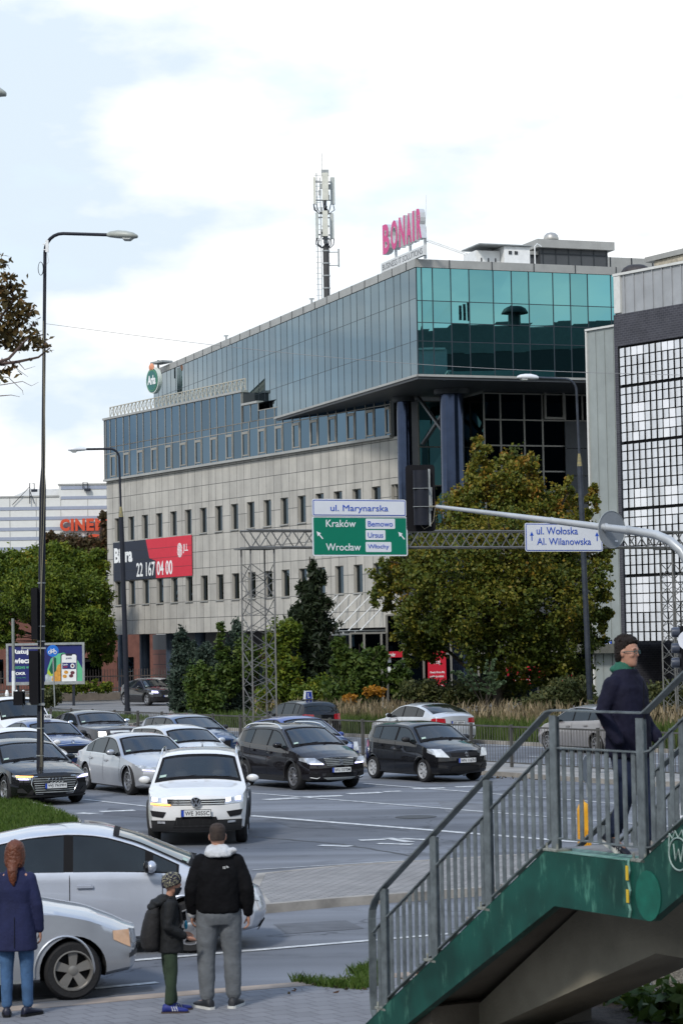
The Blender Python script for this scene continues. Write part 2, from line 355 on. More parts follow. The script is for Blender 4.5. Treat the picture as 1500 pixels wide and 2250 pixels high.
# median with the fence
FA = fr(36.4, 0)
raised('median', [fr(34.9,46), fr(37.9,44), fr(37.9,150), fr(34.9,150)], 0, mat('median_concrete', (.30,.29,.27), .9, var=.25, scale=1), M_kerb)
# near pavement
E = [G(-300,2262), G(0,2236), G(300,2208), G(640,2180), G(900,2156), G(1100,2140), G(1400,2110), G(1900,2075)]
near = E + [Vector((14, 8, 0)), Vector((-10, 8, 0))]
raised('pavement', near, 0, M_pave2, mat('kerb_sandy', (.30,.24,.19), .85, var=.25, scale=2), h=.10, kw=.28)
# far verge, access road and forecourt
raised('verge', [fr(45.5,30), fr(64,30), fr(64,124), fr(56,116), fr(45.5,93)], 0, M_grassg, M_kerb)
raised('verge_strip', [fr(45.5,98), fr(49,103), fr(49,220), fr(45.5,220)], 0, M_grassg, M_kerb)
sheet('access_road', [fr(45.5,90), fr(110,90), fr(110,260), fr(45.5,260)], .03, mat('pale_asphalt', (.20,.20,.20), .85, var=.2, scale=.4))
sheet('forecourt', [fr(63.5,20), fr(140,20), fr(140,125), fr(63.5,125)], .06, mat('forecourt_slabs', (.14,.14,.14), .85, var=.2, scale=.6))
# road markings
ROADM = [(184,1756,328,1772,.13),(550,1742,1500,1818,.12),(797,1721,1500,1777,.12),(220,1783,296,1780,.35),(172,1786,208,1788,.30),
 (583,1757,655,1753,.42),(669,1751,752,1748,.42),(764,1744,837,1741,.42),(842,1739.5,880,1738,.30),(907,1733,977,1731,.42),(1000,1729,1060,1727,.40),(1160,1708,1290,1700,.35),
 (550,1792,1500,1868,.22),(555,1911,905,1889,.05),(702,1857,771,1859,.25),(789,1846,846,1844,.28),(850,1841,900,1850,.2),(830,1853,905,1855,.2),(880,1842,960,1846,.2),
 (278,2111,1000,2050,.13),(150,2177,346,2158,.12),(-200,2150,-20,2136,.12),(1000,2050,1500,2008,.13)]
mb = MB()
for u0,v0,u1,v1,w in ROADM:
    a = G(u0,v0,.009); b_ = G(u1,v1,.009); L = (b_-a).length; d = (b_-a)/L; s = Vector((-d.y, d.x, 0))*w/2; k = max(1, int(L/1.2))
    for i in range(k):
        p = a+(b_-a)*(i/k); q = a+(b_-a)*((i+1)/k); mb.quad(p-s, q-s, q+s, p+s)
# far carriageway lane dashes
for t in range(40, 150, 6):
    a = fr(41.4, t); b_ = fr(41.4, t+2.5); s = SN*.07; up = Vector((0,0,.009)); mb.quad(a-s+up, a+s+up, b_+s+up, b_-s+up)
a = fr(45.0, 40); b_ = fr(45.0, 200); mb.quad(a-SN*.08+up, a+SN*.08+up, b_+SN*.08+up, b_-SN*.08+up)
for (u,v) in ((1300,1690),):
    pass
o = mb.build('road_markings', M_white, smooth=None); tag(o, kind='structure')
# worn letters painted on the carriageway
# repair patches in the asphalt
for k, (pts_, c_) in enumerate((([(590,1800),(700,1806),(760,1822),(640,1818)],(.085,.092,.105)), ([(600,2030),(760,2022),(800,2040),(630,2052)],(.10,.106,.118)), ([(960,1760),(1100,1768),(1120,1790),(980,1784)],(.15,.158,.17)), ([(60,2190),(330,2166),(340,2176),(60,2204)],(.09,.096,.108)), ([(240,1775),(330,1782),(320,1796),(225,1790)],(.09,.095,.11)))):
    sheet('asphalt_patch', [(G(u_,v_,.004).x, G(u_,v_,.004).y) for u_,v_ in pts_], .004, mat('asphalt_patch_%d' % k, c_, .85, var=.25, scale=2, bump=.3, bscale=80))
# tar seams and manhole, lying flush in the road
mb = MB()
for u0,v0,u1,v1,w in [(554,1838,748,1854,.10),(748,1854,905,1880,.08),(600,1800,900,1826,.03)]:
    a = G(u0,v0,.004); b_ = G(u1,v1,.004); d = (b_-a).normalized(); s = Vector((-d.y, d.x, 0))*w/2; k = 14; pr = None
    for i in range(k+1):
        p = a+(b_-a)*(i/k)+s*random.Random(i).uniform(-1.2,1.2)
        if pr is not None: mb.quad(pr-s, p-s, p+s, pr+s)
        pr = p
tag(mb.build('tar_seams', mat('tar', (.045,.047,.05), .6, var=.2)), kind='structure')
mb = MB(); c = G(913,1795,.004)
mb.lathe(c, [(.42,-.003),(.42,.006),(.36,.008),(.34,.003),(.0001,.003)], 24)
tag(mb.build('manhole_cover', mat('cast_iron', (.06,.062,.065), .6, .4, var=.2), loc=c), 'round dark iron manhole cover flush in the asphalt right of the white crossover', 'manhole')
# ================================================================== FENCE ON THE MEDIAN
def median_fence():
    M_f = mat('fence_paint', (.085,.082,.075), .6, .2, var=.25, scale=4)
    base = fr(36.4, 52); base.z = .12
    t = thing('pedestrian_fence', base, 'long grey-brown metal picket fence on the median between the two carriageways', 'fence')
    bay = 2.0; k = 0; tt = 26.0
    while tt < 118:
        a = fr(36.4, tt); b_ = fr(36.4, tt+bay)
        mb = MB(); mb.box(a+Vector((0,0,.12+.58)), (.07,.07,1.16), SD, SN); mb.build('post', M_f, t)
        mb = MB(); z1 = .12+1.10; z0 = .12+.12
        mb.bar(a+Vector((0,0,z1)), b_+Vector((0,0,z1)), .04, .045); mb.bar(a+Vector((0,0,z0)), b_+Vector((0,0,z0)), .03, .03)
        for i in range(1, 15):
            p = a+(b_-a)*(i/15); mb.bar(p+Vector((0,0,z0+.0155)), p+Vector((0,0,z1-.0235)), .014, .014)
        mb.build('picket_panel', M_f, t); tt += bay
median_fence()
# ================================================================== OFFICE BUILDING
M_stone = brick_mat('stone_cladding', (.44,.42,.375), (.37,.355,.32), (.10,.10,.095), .95, 1.08, .022, .8, offset=0, noise=.14, bump=.3, stain=.14)
M_teal = glass_mat('mirror_glass', (.15,.36,.365), (.115,.18,.215), wav=.0016, wscale=.35)
M_bandg = glass_mat('band_glass', (.055,.12,.18), (.065,.115,.165), wav=.004, wscale=.6)
M_winr = glass_mat('window_glass', (.05,.07,.09), (.05,.075,.095), wav=.02, wscale=.8)
M_darkg = glass_mat('dark_glass', (.012,.022,.030), (.025,.04,.05), wav=.01)
M_mull = mat('alu_mullion', (.30,.285,.25), .45, .4, var=.08)
M_para = mat('parapet_alu', (.36,.36,.34), .5, .3, var=.12, scale=1)
M_seam = mat('dark_seam', (.02,.025,.03), .5, var=0)
M_gpan = mat('grey_panel', (.065,.07,.075), .5, .1, var=.1, scale=1)
M_soff = mat('soffit', (.05,.055,.06), .5, .2, var=.15)
A = P(240, 1500, 167); B = P(873, 1500, 135)
FS = Plane(A, B-A); LS = (Vector((B.x-A.x, B.y-A.y, 0))).length
bld = thing('office_building', (A.x, A.y, 0), 'large office building of grey stone and dark blue glass with an overhanging teal glass box', 'building')
zb = FS.px(243,1395)[1]; zs = FS.px(236,1057)[1]; ztop = FS.px(233,921)[1]
z_t1 = FS.px(236,984.5)[1]; z_t0 = FS.px(236,998.7)[1]
wu = (FS.px(256,1139)[1], FS.px(256,1190.6)[1]); wl = (FS.px(258,1278)[1], FS.px(258,1330)[1])
t0 = FS.px(259,1165)[0]; t1 = FS.px(869,1070)[0]; pitch = (t1-t0)/17; ww = pitch*.46
def wall_holes(pl, x0, x1, z0, z1, holes, depth, m, name, parent, o=0, urev=True):
    """wall with rectangular openings and reveals; holes = [(xa,xb,za,zb)]"""
    xs = sorted(set([x0,x1]+[h[0] for h in holes]+[h[1] for h in holes])); zs_ = sorted(set([z0,z1]+[h[2] for h in holes]+[h[3] for h in holes]))
    mb = MB()
    for i in range(len(xs)-1):
        for j in range(len(zs_)-1):
            cx = (xs[i]+xs[i+1])/2; cz = (zs_[j]+zs_[j+1])/2
            if any(h[0] < cx < h[1] and h[2] < cz < h[3] for h in holes): continue
            a, b_, c, d = xs[i], xs[i+1], zs_[j], zs_[j+1]
            mb.quad(pl.at(a,c,o), pl.at(b_,c,o), pl.at(b_,d,o), pl.at(a,d,o), [(a,c),(b_,c),(b_,d),(a,d)])
    for (a,b_,c,d) in holes:
        q = lambda x,z,dd: pl.at(x,z,o-dd)
        mb.quad(q(a,c,0), q(a,d,0), q(a,d,depth), q(a,c,depth), [(a,c+.1)]*4)
        mb.quad(q(b_,d,0), q(b_,c,0), q(b_,c,depth), q(b_,d,depth), [(b_+.2,c+.1)]*4)
        mb.quad(q(a,d,0), q(b_,d,0), q(b_,d,depth), q(a,d,depth), [(a+.2,c+.1)]*4)
        mb.quad(q(b_,c,0), q(a,c,0), q(a,c,depth), q(b_,c,depth), [(a+.2,c+.1)]*4)
    return mb.build(name, m, parent)
holes = []
for i in range(18):
    c = t0 + pitch*i
    holes.append((c-ww/2, c+ww/2, wu[1], wu[0])); holes.append((c-ww/2, c+ww/2, wl[1], wl[0]))
wall_holes(FS, 0, LS, zb, zs, holes, .24, M_stone, 'stone_wall', bld)
# end walls of the stone block and its underside
mb = MB(); D = 15.0
mb.quad(FS.at(0,zb), FS.at(0,zs), FS.at(0,zs,-D), FS.at(0,zb,-D), [(0,zb),(0,zs),(D,zs),(D,zb)])
mb.quad(FS.at(LS,zb), FS.at(LS,zb,-D), FS.at(LS,zs,-D), FS.at(LS,zs), [(0,zb),(D,zb),(D,zs),(0,zs)])
mb.build('end_wall', M_stone, bld)
mb = MB(); mb.quad(FS.at(0,zb), FS.at(0,zb,-D), FS.at(LS,zb,-D), FS.at(LS,zb)); mb.build('underside', M_soff, bld)
for k, (a,b_,c,d) in enumerate(holes):
    mb = MB(); fw = .045
    q = lambda x,z,dd: FS.at(x,z,-dd)
    for (xa,xb,za,zz) in ((a,a+fw,c,d),(b_-fw,b_,c,d),(a+fw,b_-fw,c,c+fw),(a+fw,b_-fw,d-fw,d)):
        mb.box(FS.at((xa+xb)/2,(za+zz)/2,-.20), (xb-xa, .05, zz-za), FS.d, FS.n)
    w = mb.build('window', M_mull, bld)
    mb = MB(); mb.quad(q(a+fw,c+fw,.21), q(b_-fw,c+fw,.21), q(b_-fw,d-fw,.21), q(a+fw,d-fw,.21), tint=random.Random(k).random()); mb.build('pane', M_winr, w)
    mb = MB(); mb.box(FS.at((a+b_)/2, c-.03, .02), (b_-a+.08, .12, .06), FS.d, FS.n); mb.build('sill', M_para, w)
# CCTV lamp on the left corner of the stone
mb = MB(); c = FS.at(.35, zb+1.1, .12); mb.box(c, (.22,.3,.6), FS.d, FS.n); mb.box(c-FS.n*.14, (.08,.2,.1), FS.d, FS.n)
tag(mb.build('security_camera', M_wpl, loc=FS.at(.35,zb+1.1)), 'small white security camera box at the lower left corner of the stone facade', 'camera')
# glazed band
rr = random.Random(4)
def curtain(pl, xs, zs_, m, parent, name='glazing', mw=.065, md=.035, o=0, mm=None, transoms=True, frames=None, fname='mullions', skew=.0):
    mb = MB()
    for i in range(len(xs)-1):
        for j in range(len(zs_)-1):
            a,b_,c,d = xs[i],xs[i+1],zs_[j],zs_[j+1]; k = [rr.uniform(-skew,skew) for _ in range(4)]
            mb.quad(pl.at(a,c,o+k[0]), pl.at(b_,c,o+k[1]), pl.at(b_,d,o+k[2]), pl.at(a,d,o+k[3]), tint=rr.random())
    g = mb.build(name, m, parent)
    mb = MB()
    for x in xs: mb.box(pl.at(x,(zs_[0]+zs_[-1])/2,o+md/2), (mw, md, zs_[-1]-zs_[0]), pl.d, pl.n)
    if transoms:
        for z in zs_: mb.box(pl.at((xs[0]+xs[-1])/2, z, o+md/2-.004), (xs[-1]-xs[0], md, mw*.8), pl.d, pl.n)
    mb.build(fname, mm or M_mull, parent); return g
GP = FS.off(.12)
def band_x(): 
    xs = [0, .28]; 
    c = t0 - pitch*.36
    i = 0
    while c < LS-.2:
        if c > .5: xs.append(c)
        c += pitch*(.45 if i % 2 == 0 else .55); i += 1
    return xs + [LS]
bx = band_x()
curtain(GP, bx, [zs+.10, z_t0, z_t1], M_bandg, bld, 'lower_glazing')
tU = FS.px(572,920)[0]; tS = FS.px(537,880)[0]
xsU = [x for x in bx if x <= tS] + [tS]
curtain(GP, xsU, [z_t1, ztop-.1], M_bandg, bld, 'upper_glazing', fname='upper_mullions')
zst = FS.px(552,884)[1]
curtain(GP, [tS, (tS+tU)/2, tU], [z_t1, zst-.15], M_bandg, bld, 'stepped_glazing', fname='stepped_mullions')
curtain(GP, [tU]+[x for x in bx if x > tU], [z_t1+.002, z_t1+.6], M_bandg, bld, 'clerestory_glazing', fname='clerestory_mullions')
mb = MB()
mb.box(FS.at(LS/2, zs+.03, .10), (LS+.1, .3, .14), FS.d, FS.n)
mb.box(FS.at(tS/2, ztop-.03, .0), (tS+.1, .5, .14), FS.d, FS.n)
mb.box(FS.at((tS+tU)/2, zst-.08, .0), (tU-tS, .5, .14), FS.d, FS.n)
mb.build('cornice', M_para, bld)
for i in range(2, len(bx)-1, 2):      # opening sash frames in alternate lower bays
    mb = MB()
    a, b_ = bx[i]+.07, bx[i+1]-.07; zc0, zc1 = zs+.22, z_t0-.12
    for (xa,xb,za,zz) in ((a,a+.07,zc0,zc1),(b_-.07,b_,zc0,zc1),(a+.07,b_-.07,zc0,zc0+.07),(a+.07,b_-.07,zc1-.16,zc1)):
        mb.box(GP.at((xa+xb)/2,(za+zz)/2,.03), (xb-xa,.05,zz-za), FS.d, FS.n)
    mb.build('opening_sash', M_mull, bld)
# body behind band (roof deck, end)
mb = MB()
mb.quad(GP.at(0,zs), GP.at(0,ztop-.1), FS.at(0,ztop-.1,-D), FS.at(0,zs,-D), tint=.4)
mb.build('end_glazing', M_bandg, bld)
mb = MB(); mb.quad(GP.at(0,ztop-.09), GP.at(tS,ztop-.09), FS.at(tS,ztop-.09,-D), FS.at(0,ztop-.09,-D)); mb.quad(GP.at(tS,zst-.14), GP.at(tU+3,zst-.14), FS.at(tU+3,zst-.14,-D), FS.at(tS,zst-.14,-D)); mb.build('roof_deck', M_soff, bld)
mb = MB(); mb.quad(GP.at(tS,zst-.14), GP.at(tS,ztop-.09), FS.at(tS,ztop-.09,-D), FS.at(tS,zst-.14,-D)); mb.build('step_wall', M_gpan, bld)
# parapet railing made of crosses
mb = MB(); zr0, zr1 = ztop+.02, ztop+.78; k = 34; te = tS
for i in range(k+1):
    x = .5+(te-.5)*i/k; mb.box(FS.at(x,(zr0+zr1)/2,-.1), (.06,.05,zr1-zr0), FS.d, FS.n)
    if i < k:
        x2 = .5+(te-.5)*(i+1)/k; mb.bar(FS.at(x,zr0,-.1), FS.at(x2,zr1,-.1), .03, .03); mb.bar(FS.at(x,zr1,-.14), FS.at(x2,zr0,-.14), .03, .03)
mb.box(FS.at((te+.5)/2, zr1, -.1), (te-.5, .07, .06), FS.d, FS.n); mb.box(FS.at((te+.5)/2, zr0+.03, -.1), (te-.5, .06, .05), FS.d, FS.n)
mb.build('roof_railing', mat('railing_cream', (.42,.40,.33), .6, var=.1), bld)
# ---- the overhanging glass box
C0 = P(915, 700, 124); dl = Vector((-.342,.940,0)); dr = Vector((.940,.342,0))
BL = Plane(C0, dl); BR = Plane(C0, dr)
zt = BL.px(915,568)[1]; zg = BL.px(915,586)[1]; zk = BL.px(915,824.5)[1]
LL = BL.px(345,812)[0]; LL = 52.5; LR = 17.5
z1 = BL.px(913,655)[1]; z2 = BL.px(914,748)[1]
zr1 = BR.px(916,660)[1]; zr2 = BR.px(916,708)[1]; zr3 = BR.px(916,749)[1]
xsL = [0]; i = 0
while xsL[-1] < LL-1: xsL.append(xsL[-1] + (1.25 if i % 2 else 1.0)); i += 1
M_sm = mat('glass_joint', (.025,.035,.045), .5, var=0)
# glass box back end: keep within the building (left face stops where the roof ends)
LL = xsL[-1]
def curtL(): curtain(BL, xsL, [zk, z2, z1, zg], M_teal, bld, 'left_glazing', mw=.03, md=.012, mm=M_sm, fname='left_joints', skew=.0012)
curtL()
xsR = [0, .55, 1.65, 3.3, 4.95, 7.1, 8.7, 10.3, 12.4, 14.0, 15.6, 17.6]
xsR = [BR.px(u, 650)[0] for u in (915,926,950,990,1030,1083,1123,1161,1214,1252,1290,1341)] + [18.5]
curtain(BR, xsR, [zk, zr3, zr2, zr1, zg], M_teal, bld, 'front_glazing', mw=.05, md=.02, mm=M_sm, fname='front_joints', skew=.0015)
mb = MB()
def rectprism(mb, z0, z1, ov):
    c = BL.at(0,0); a = C0.copy(); a.z = 0
    p0 = a + (-dl-dr)*ov; p1 = a + dr*18.5 - dl*ov; p2 = a + dr*18.5 + dl*(LL+ov); p3 = a + dl*(LL+ov) - dr*ov
    mb.prism([(p.x,p.y) for p in (p0,p1,p2,p3)], (0,0,z0), (1,0,0), (0,1,0), (0,0,z1-z0))
rectprism(mb, zg, zt, .06); mb.build('parapet', M_para, bld)
mb = MB()   # parapet joints
for i in range(0, 24):
    mb.box(BL.at(1.2+i*2.1, (zg+zt)/2, .07), (.04,.03,zt-zg+.01), BL.d, BL.n)
for i in range(0, 7): mb.box(BR.at(1.9+i*2.45, (zg+zt)/2, .07), (.05,.03,zt-zg+.01), BR.d, BR.n)
mb.build('parapet_joints', M_soff, bld)
mb = MB(); a = C0.copy(); a.z = 0
for p, q in ((a+dr*18.5, dl), (a+dl*LL, dr)):
    r_ = 18.5 if q is dr else LL
    mb.quad(p+Vector((0,0,zk)), p+q*r_+Vector((0,0,zk)), p+q*r_+Vector((0,0,zg)), p+Vector((0,0,zg)))
mb.build('rear_walls', M_gpan, bld)
mb = MB(); rectprism(mb, zk-.22, zk, .02); mb.build('soffit', M_soff, bld)
mb = MB(); mb.box(BL.at(LL/2, zk-.02, .05), (LL, .08, .12), BL.d, BL.n); mb.box(BR.at(9.2, zk-.02, .05), (18.4, .08, .12), BR.d, BR.n); mb.build('soffit_trim', M_para, bld)
# columns under the box
M_coln = mat('blue_steel_column', (.045,.06,.10), .12, .9, var=.12, scale=2)
def column(u, v, Y, r, ub):
    p = P(u, v, Y); mb = MB(); mb.lathe((p.x,p.y,0), [(r,.06),(r,zk-.3)], 28); mb.lathe((p.x,p.y,0), [(r+.02,2.4),(r+.02,2.46)], 28)
    for zz in (5.2, 8.2, 11.2, 14.2): mb.lathe((p.x,p.y,0), [(r+.008,zz),(r+.008,zz+.05)], 28)
    c = mb.build('column', M_coln, bld, smooth=40)
    mb = MB(); mb.lathe((p.x,p.y,0), [(r*1.45,zk-.5),(r*1.5,zk-.23)], 28); mb.build('capital', M_soff, c, smooth=40); return p
c1 = column(887, 900, 133, .42, 0); c2 = column(992, 900, 129.5, .66, 0)
# recessed glazing below the box
RB = Plane(C0 + dl*9.0, dr)
zz0 = 4.0
q0 = RB.px(918,900)[0]; q1 = RB.px(1086,900)[0]; q2 = RB.px(1310,900)[0]
curtain(RB, [q0, q0+1.6, q0+3.2], [.1,3.5,5.2,8.0,10.2,12.4,14.6,zk-.4], M_teal, bld, 'bay_glazing', mw=.09, fname='bay_mullions', skew=.03)
R2 = Plane(C0 + dl*5.2, dr)
xs2 = [R2.px(u,900)[0] for u in (1062,1098,1150,1190,1240,1278,1320)]
zz = [R2.px(1200, v)[1] for v in (1500,1350,1215,1080,1036,980,924,848)]
curtain(R2, xs2+[xs2[-1]+2], [zz[0]]+zz[1:]+[zk-.3], M_darkg, bld, 'recess_glazing', mw=.10, fname='recess_mullions', skew=.01)
mb = MB(); mb.quad(R2.at(xs2[0],.1), R2.at(xs2[0],zk-.3), R2.at(xs2[0],zk-.3,-5), R2.at(xs2[0],.1,-5)); mb.build('recess_side', M_darkg, bld)
R3 = R2.off(.2); mb = MB(); tpan = R3.px(1240,924); 
for i in range(3):
    for j in range(12):
        x = tpan[0]+i*1.42; z = tpan[1]-1.55*(j+1)
        if z > .2: mb.box(R3.at(x+.70, z+.76, -.05), (1.39,.1,1.52), R3.d, R3.n)
mb.build('grey_panels', M_gpan, bld)
mb = MB()   # opening window frame
a = R2.px(1192, 858); b_ = R2.px(1238, 922)
for (xa,xb,za,zz_) in ((a[0]-.0,a[0]+.12,b_[1],a[1]),(b_[0]-.12,b_[0],b_[1],a[1]),(a[0]+.12,b_[0]-.12,b_[1],b_[1]+.12),(a[0]+.12,b_[0]-.12,a[1]-.12,a[1])):
    mb.box(R2.at((xa+xb)/2,(za+zz_)/2,.12), (xb-xa,.08,zz_-za), R2.d, R2.n)
mb.build('opening_sash', M_mull, bld)
# cross bracing between the columns
mb = MB(); BP = Plane(c1, c2-c1)
a = BP.px(900,872); b_ = BP.px(968,965); c = BP.px(968,880); d = BP.px(905,975)
mb.bar(BP.at(*a,-.6), BP.at(*b_,-.6), .22, .12); mb.bar(BP.at(*c,-.75), BP.at(*d,-.75), .22, .12)
mb.build('cross_brace', mat('brace_grey', (.20,.21,.22), .45, .4, var=.1), bld)
# stone end wall return beside the first column + dark wall under box
mb = MB(); e0 = FS.at(LS,0); e1 = RB.at(q0,0)
mb.quad(Vector((e0.x+.1,e0.y+.5,.1)), Vector((e1.x,e1.y,.1)), Vector((e1.x,e1.y,zk-.3)), Vector((e0.x+.1,e0.y+.5,zk-.3)))
mb.build('recess_wall', M_gpan, bld)
# ground-floor glazing set back behind the columns
GF = FS.off(-5.5)
for k in range(0, 7):
    pass
u_cols = [(270,1),(318,1),(376,.8),(440,1),(520,1),(640,1),(760,1)]
for (u,s_) in u_cols:
    t, z = FS.px(u, 1400, -1.4); p = FS.at(t, 0, -1.4); mb = MB(); mb.lathe((p.x,p.y,0), [(.36,.03),(.36,zb-.004)], 20)
    mb.build('column', mat('dark_blue_column', (.035,.055,.085), .5, .1, var=.1), bld, smooth=40)
M_redp = brick_mat('red_panels', (.17,.075,.058), (.15,.068,.054), (.06,.04,.035), 3.0, .75, .03, .8, noise=.12)
zf = zb-.01
hs = []
x = 2.0
while x < 34: hs.append((x, x+1.5, .6, 2.6)); x += 3.0
wall_holes(GF, -4, LS, .04, zf-1.1, hs, .25, M_redp, 'ground_floor_wall', bld)
mb = MB(); mb.quad(GF.at(-4,zf-1.1), GF.at(LS,zf-1.1), GF.at(LS,zf), GF.at(-4,zf)); mb.build('ground_floor_fascia', M_gpan, bld)
for (a,b_,c,d) in hs:
    mb = MB(); mb.quad(GF.at(a,c,-.22), GF.at(b_,c,-.22), GF.at(b_,d,-.22), GF.at(a,d,-.22)); mb.build('ground_floor_window', M_darkg, bld)
# bank front under the box
BF = Plane(C0 + dl*4.0, dr)
bxs = [BF.px(u,1450)[0] for u in (770,800,838,850,885,930,990,1050,1110,1180,1250,1320)]
curtain(BF, bxs[:4], [.1, 2.7, zb-.35], M_darkg, bld, 'entrance_glazing', mw=.12, fname='entrance_frame')
curtain(BF, bxs[3:], [.1, 2.9, zb+.6], M_darkg, bld, 'shopfront_glazing', mw=.12, fname='shopfront_frame')
mb = MB(); mb.box(BF.at((bxs[4]+bxs[-1])/2, zb+1.4, .1), (bxs[-1]-bxs[4], .5, 1.6), BF.d, BF.n); mb.build('shopfront_fascia', M_gpan, bld)
# ---- entrance canopy with tie rods
cp = thing('entrance_canopy', FS.at(LS-4,0,1), 'white steel and glass canopy on tie rods over the bank entrance', 'canopy')
Mcw = mat('white_steel', (.62,.63,.62), .45, .1, var=.1)
ca = FS.px(745,1392)[0]; cb = FS.px(875,1392)[0]; zc = FS.px(800,1392,1.5)[1]
mb = MB(); 
for o_ in (.15, 1.3, 2.5): mb.box(FS.at((ca+cb)/2, zc, o_), (cb-ca+1, .09, .14), FS.d, FS.n)
mb.build('beam', Mcw, cp)
for i in range(6):
    x = ca+(cb-ca)*i/5; mb = MB(); mb.bar(FS.at(x,zc+.08,.1), FS.at(x,zc+.08,2.9), .08, .12); mb.build('rafter', Mcw, cp)
    mb = MB(); mb.tube([FS.at(x,zc+.12,2.6), FS.at(x,zc+2.3,.05)], .04, 8); mb.build('tie_rod', Mcw, cp)
mb = MB(); mb.box(FS.at((ca+cb)/2, zc+.17, 1.5), (cb-ca+.8, 2.9, .03), FS.d, FS.n); mb.build('glass_roof', mat('canopy_glass', (.35,.38,.38), .15, 0, var=.2, scale=1), cp)
# ---- rooftop things (standing on the box roof)
def rooft(u, v, k):  # point on the roof at pixel column u, k metres behind the front parapet
    t, z = BR.px(u, v); return BR.at(t, zt, -k)
pb = thing('roof_plant_room', rooft(1245,560,5), 'dark grey panelled plant room with pale coping on the roof', 'plant room')
BP2 = BR.off(-4.5); a = BP2.px(1187,580); b_ = BP2.px(1333,525); zpr = BP2.px(1187,545)[1]; ztp = BP2.px(1187,527)[1]
mb = MB()
mb.box(BP2.at((a[0]+b_[0])/2, (zt+zpr)/2, -2.5), (b_[0]-a[0], 5, zpr-zt), BP2.d, BP2.n); mb.build('wall', M_gpan, pb)
mb = MB()
for i in range(6): mb.box(BP2.at(a[0]+.15+(b_[0]-a[0])*i/5.3, (zt+zpr)/2, .01), (.05,.03,zpr-zt-.02), BP2.d, BP2.n)
mb.box(BP2.at((a[0]+b_[0])/2, zt+(zpr-zt)*.25, .012), (b_[0]-a[0], .03, .05), BP2.d, BP2.n); mb.box(BP2.at((a[0]+b_[0])/2, zt+(zpr-zt)*.82, .012), (b_[0]-a[0], .03, .05), BP2.d, BP2.n)
mb.build('joints', M_seam, pb)
mb = MB(); mb.box(BP2.at((a[0]+b_[0])/2, (ztp+zpr)/2, -2.5), (b_[0]-a[0]+.6, 5.6, ztp-zpr), BP2.d, BP2.n); mb.build('coping', M_para, pb)
mb = MB(); q = BP2.px(1250,575); mb.box(BP2.at(q[0], zt+.3, .15), (.9,.2,.5), BP2.d, BP2.n); mb.build('vent_cover', M_wpl, pb)
l2 = thing('roof_side_block', rooft(1175,560,6), 'low dark grey panelled block left of the plant room on the roof', 'plant room')
mb = MB(); q = BP2.px(1176,560); mb.box(BP2.at(q[0], zt+(zpr-zt)*.4, -2.6), (2.2, 4.4, (zpr-zt)*.8), BP2.d, BP2.n); mb.build('wall', M_gpan, l2)
mb = MB(); mb.box(BP2.at(q[0], zt+(zpr-zt)*.86, -2.6), (2.5, 4.7, .2), BP2.d, BP2.n); mb.build('coping', M_para, l2)
dm = thing('roof_ventilator', BP2.at(*BP2.px(1230,527)), 'pale metal domed ventilator on top of the plant room', 'ventilator')
q = BP2.at(BP2.px(1230,527)[0], ztp, -1.2); mb = MB()
for i in range(10):
    an = 2*math.pi*i/10; mb.box(q+Vector((math.cos(an)*.33, math.sin(an)*.33, .14)), (.1,.06,.3))
mb.lathe(q, [(.28,0),(.28,.1)], 20); mb.build('louvre_ring', M_steel, dm)
mb = MB(); mb.lathe(q, [(.42,.24),(.43,.32),(.38,.5),(.25,.62),(.02,.68)], 20); mb.build('dome', mat('dome_alu', (.42,.41,.38), .4, .5, var=.15), dm, smooth=60)
ac = thing('air_handler', rooft(1120,575,3), 'white boxy air handling unit with small access doors on the roof', 'air conditioner')
AP = BR.off(-2.0); a = AP.px(1108,600); b_ = AP.px(1163,545); 
mb = MB(); mb.box(AP.at((a[0]+b_[0])/2, (zt+b_[1])/2+.1, -.9), (b_[0]-a[0], 1.8, b_[1]-zt-.1), AP.d, AP.n)
a2 = AP.px(1055,600); mb.box(AP.at((a[0]+a2[0])/2-.02, (zt+b_[1])/2, -1.4), (a[0]-a2[0], 1.7, b_[1]-zt-.3), AP.d, AP.n); mb.build('casing', M_wpl, ac)
mb = MB(); mb.box(AP.at((a2[0]+b_[0])/2, b_[1]+.1, -1.1), (b_[0]-a2[0]+.2, 2.5, .06), AP.d, AP.n); mb.build('lid', M_steel, ac)
for k in range(2): 
    mb = MB(); mb.box(AP.at(a[0]+.35+k*.35, b_[1]-.3, .02), (.18,.04,.18), AP.d, AP.n); mb.build('vent', M_soff, ac)
for k in range(3):
    mb = MB(); mb.box(AP.at(a2[0]+.3+k*.42, zt+.55, -.53), (.06,.04,.22), AP.d, AP.n); mb.build('latch', M_soff, ac)
mb = MB(); q = AP.at(b_[0]+.25, zt, .1); mb.tube([q, q+Vector((0,0,1.3)), q+AP.d*.15+Vector((0,0,1.45)), q+AP.d*.4+Vector((0,0,1.3))], .035, 8)
tag(mb.build('vent_pipe', M_wpl, loc=q), 'thin white bent pipe between the air handler and the plant room', 'pipe')
# rear roof blocks far right
rb = thing('rear_roof_block', P(1400,590,140), 'long low grey roof block behind the teal glass parapet', 'roof block')
RP = Plane(P(1333,580,139), dr); a = RP.px(1333,585); b_ = RP.px(1500,566); mb = MB()
mb.box(RP.at((a[0]+b_[0])/2+1, a[1]+.1, -2), (b_[0]-a[0]+2, 4, .9), RP.d, RP.n); mb.build('wall', M_para, rb)
mb = MB()
for i in range(4): mb.box(RP.at(a[0]+.2+i*1.4, a[1]+.1, .02), (.06,.04,.9), RP.d, RP.n)
mb.build('joints', M_seam, rb)
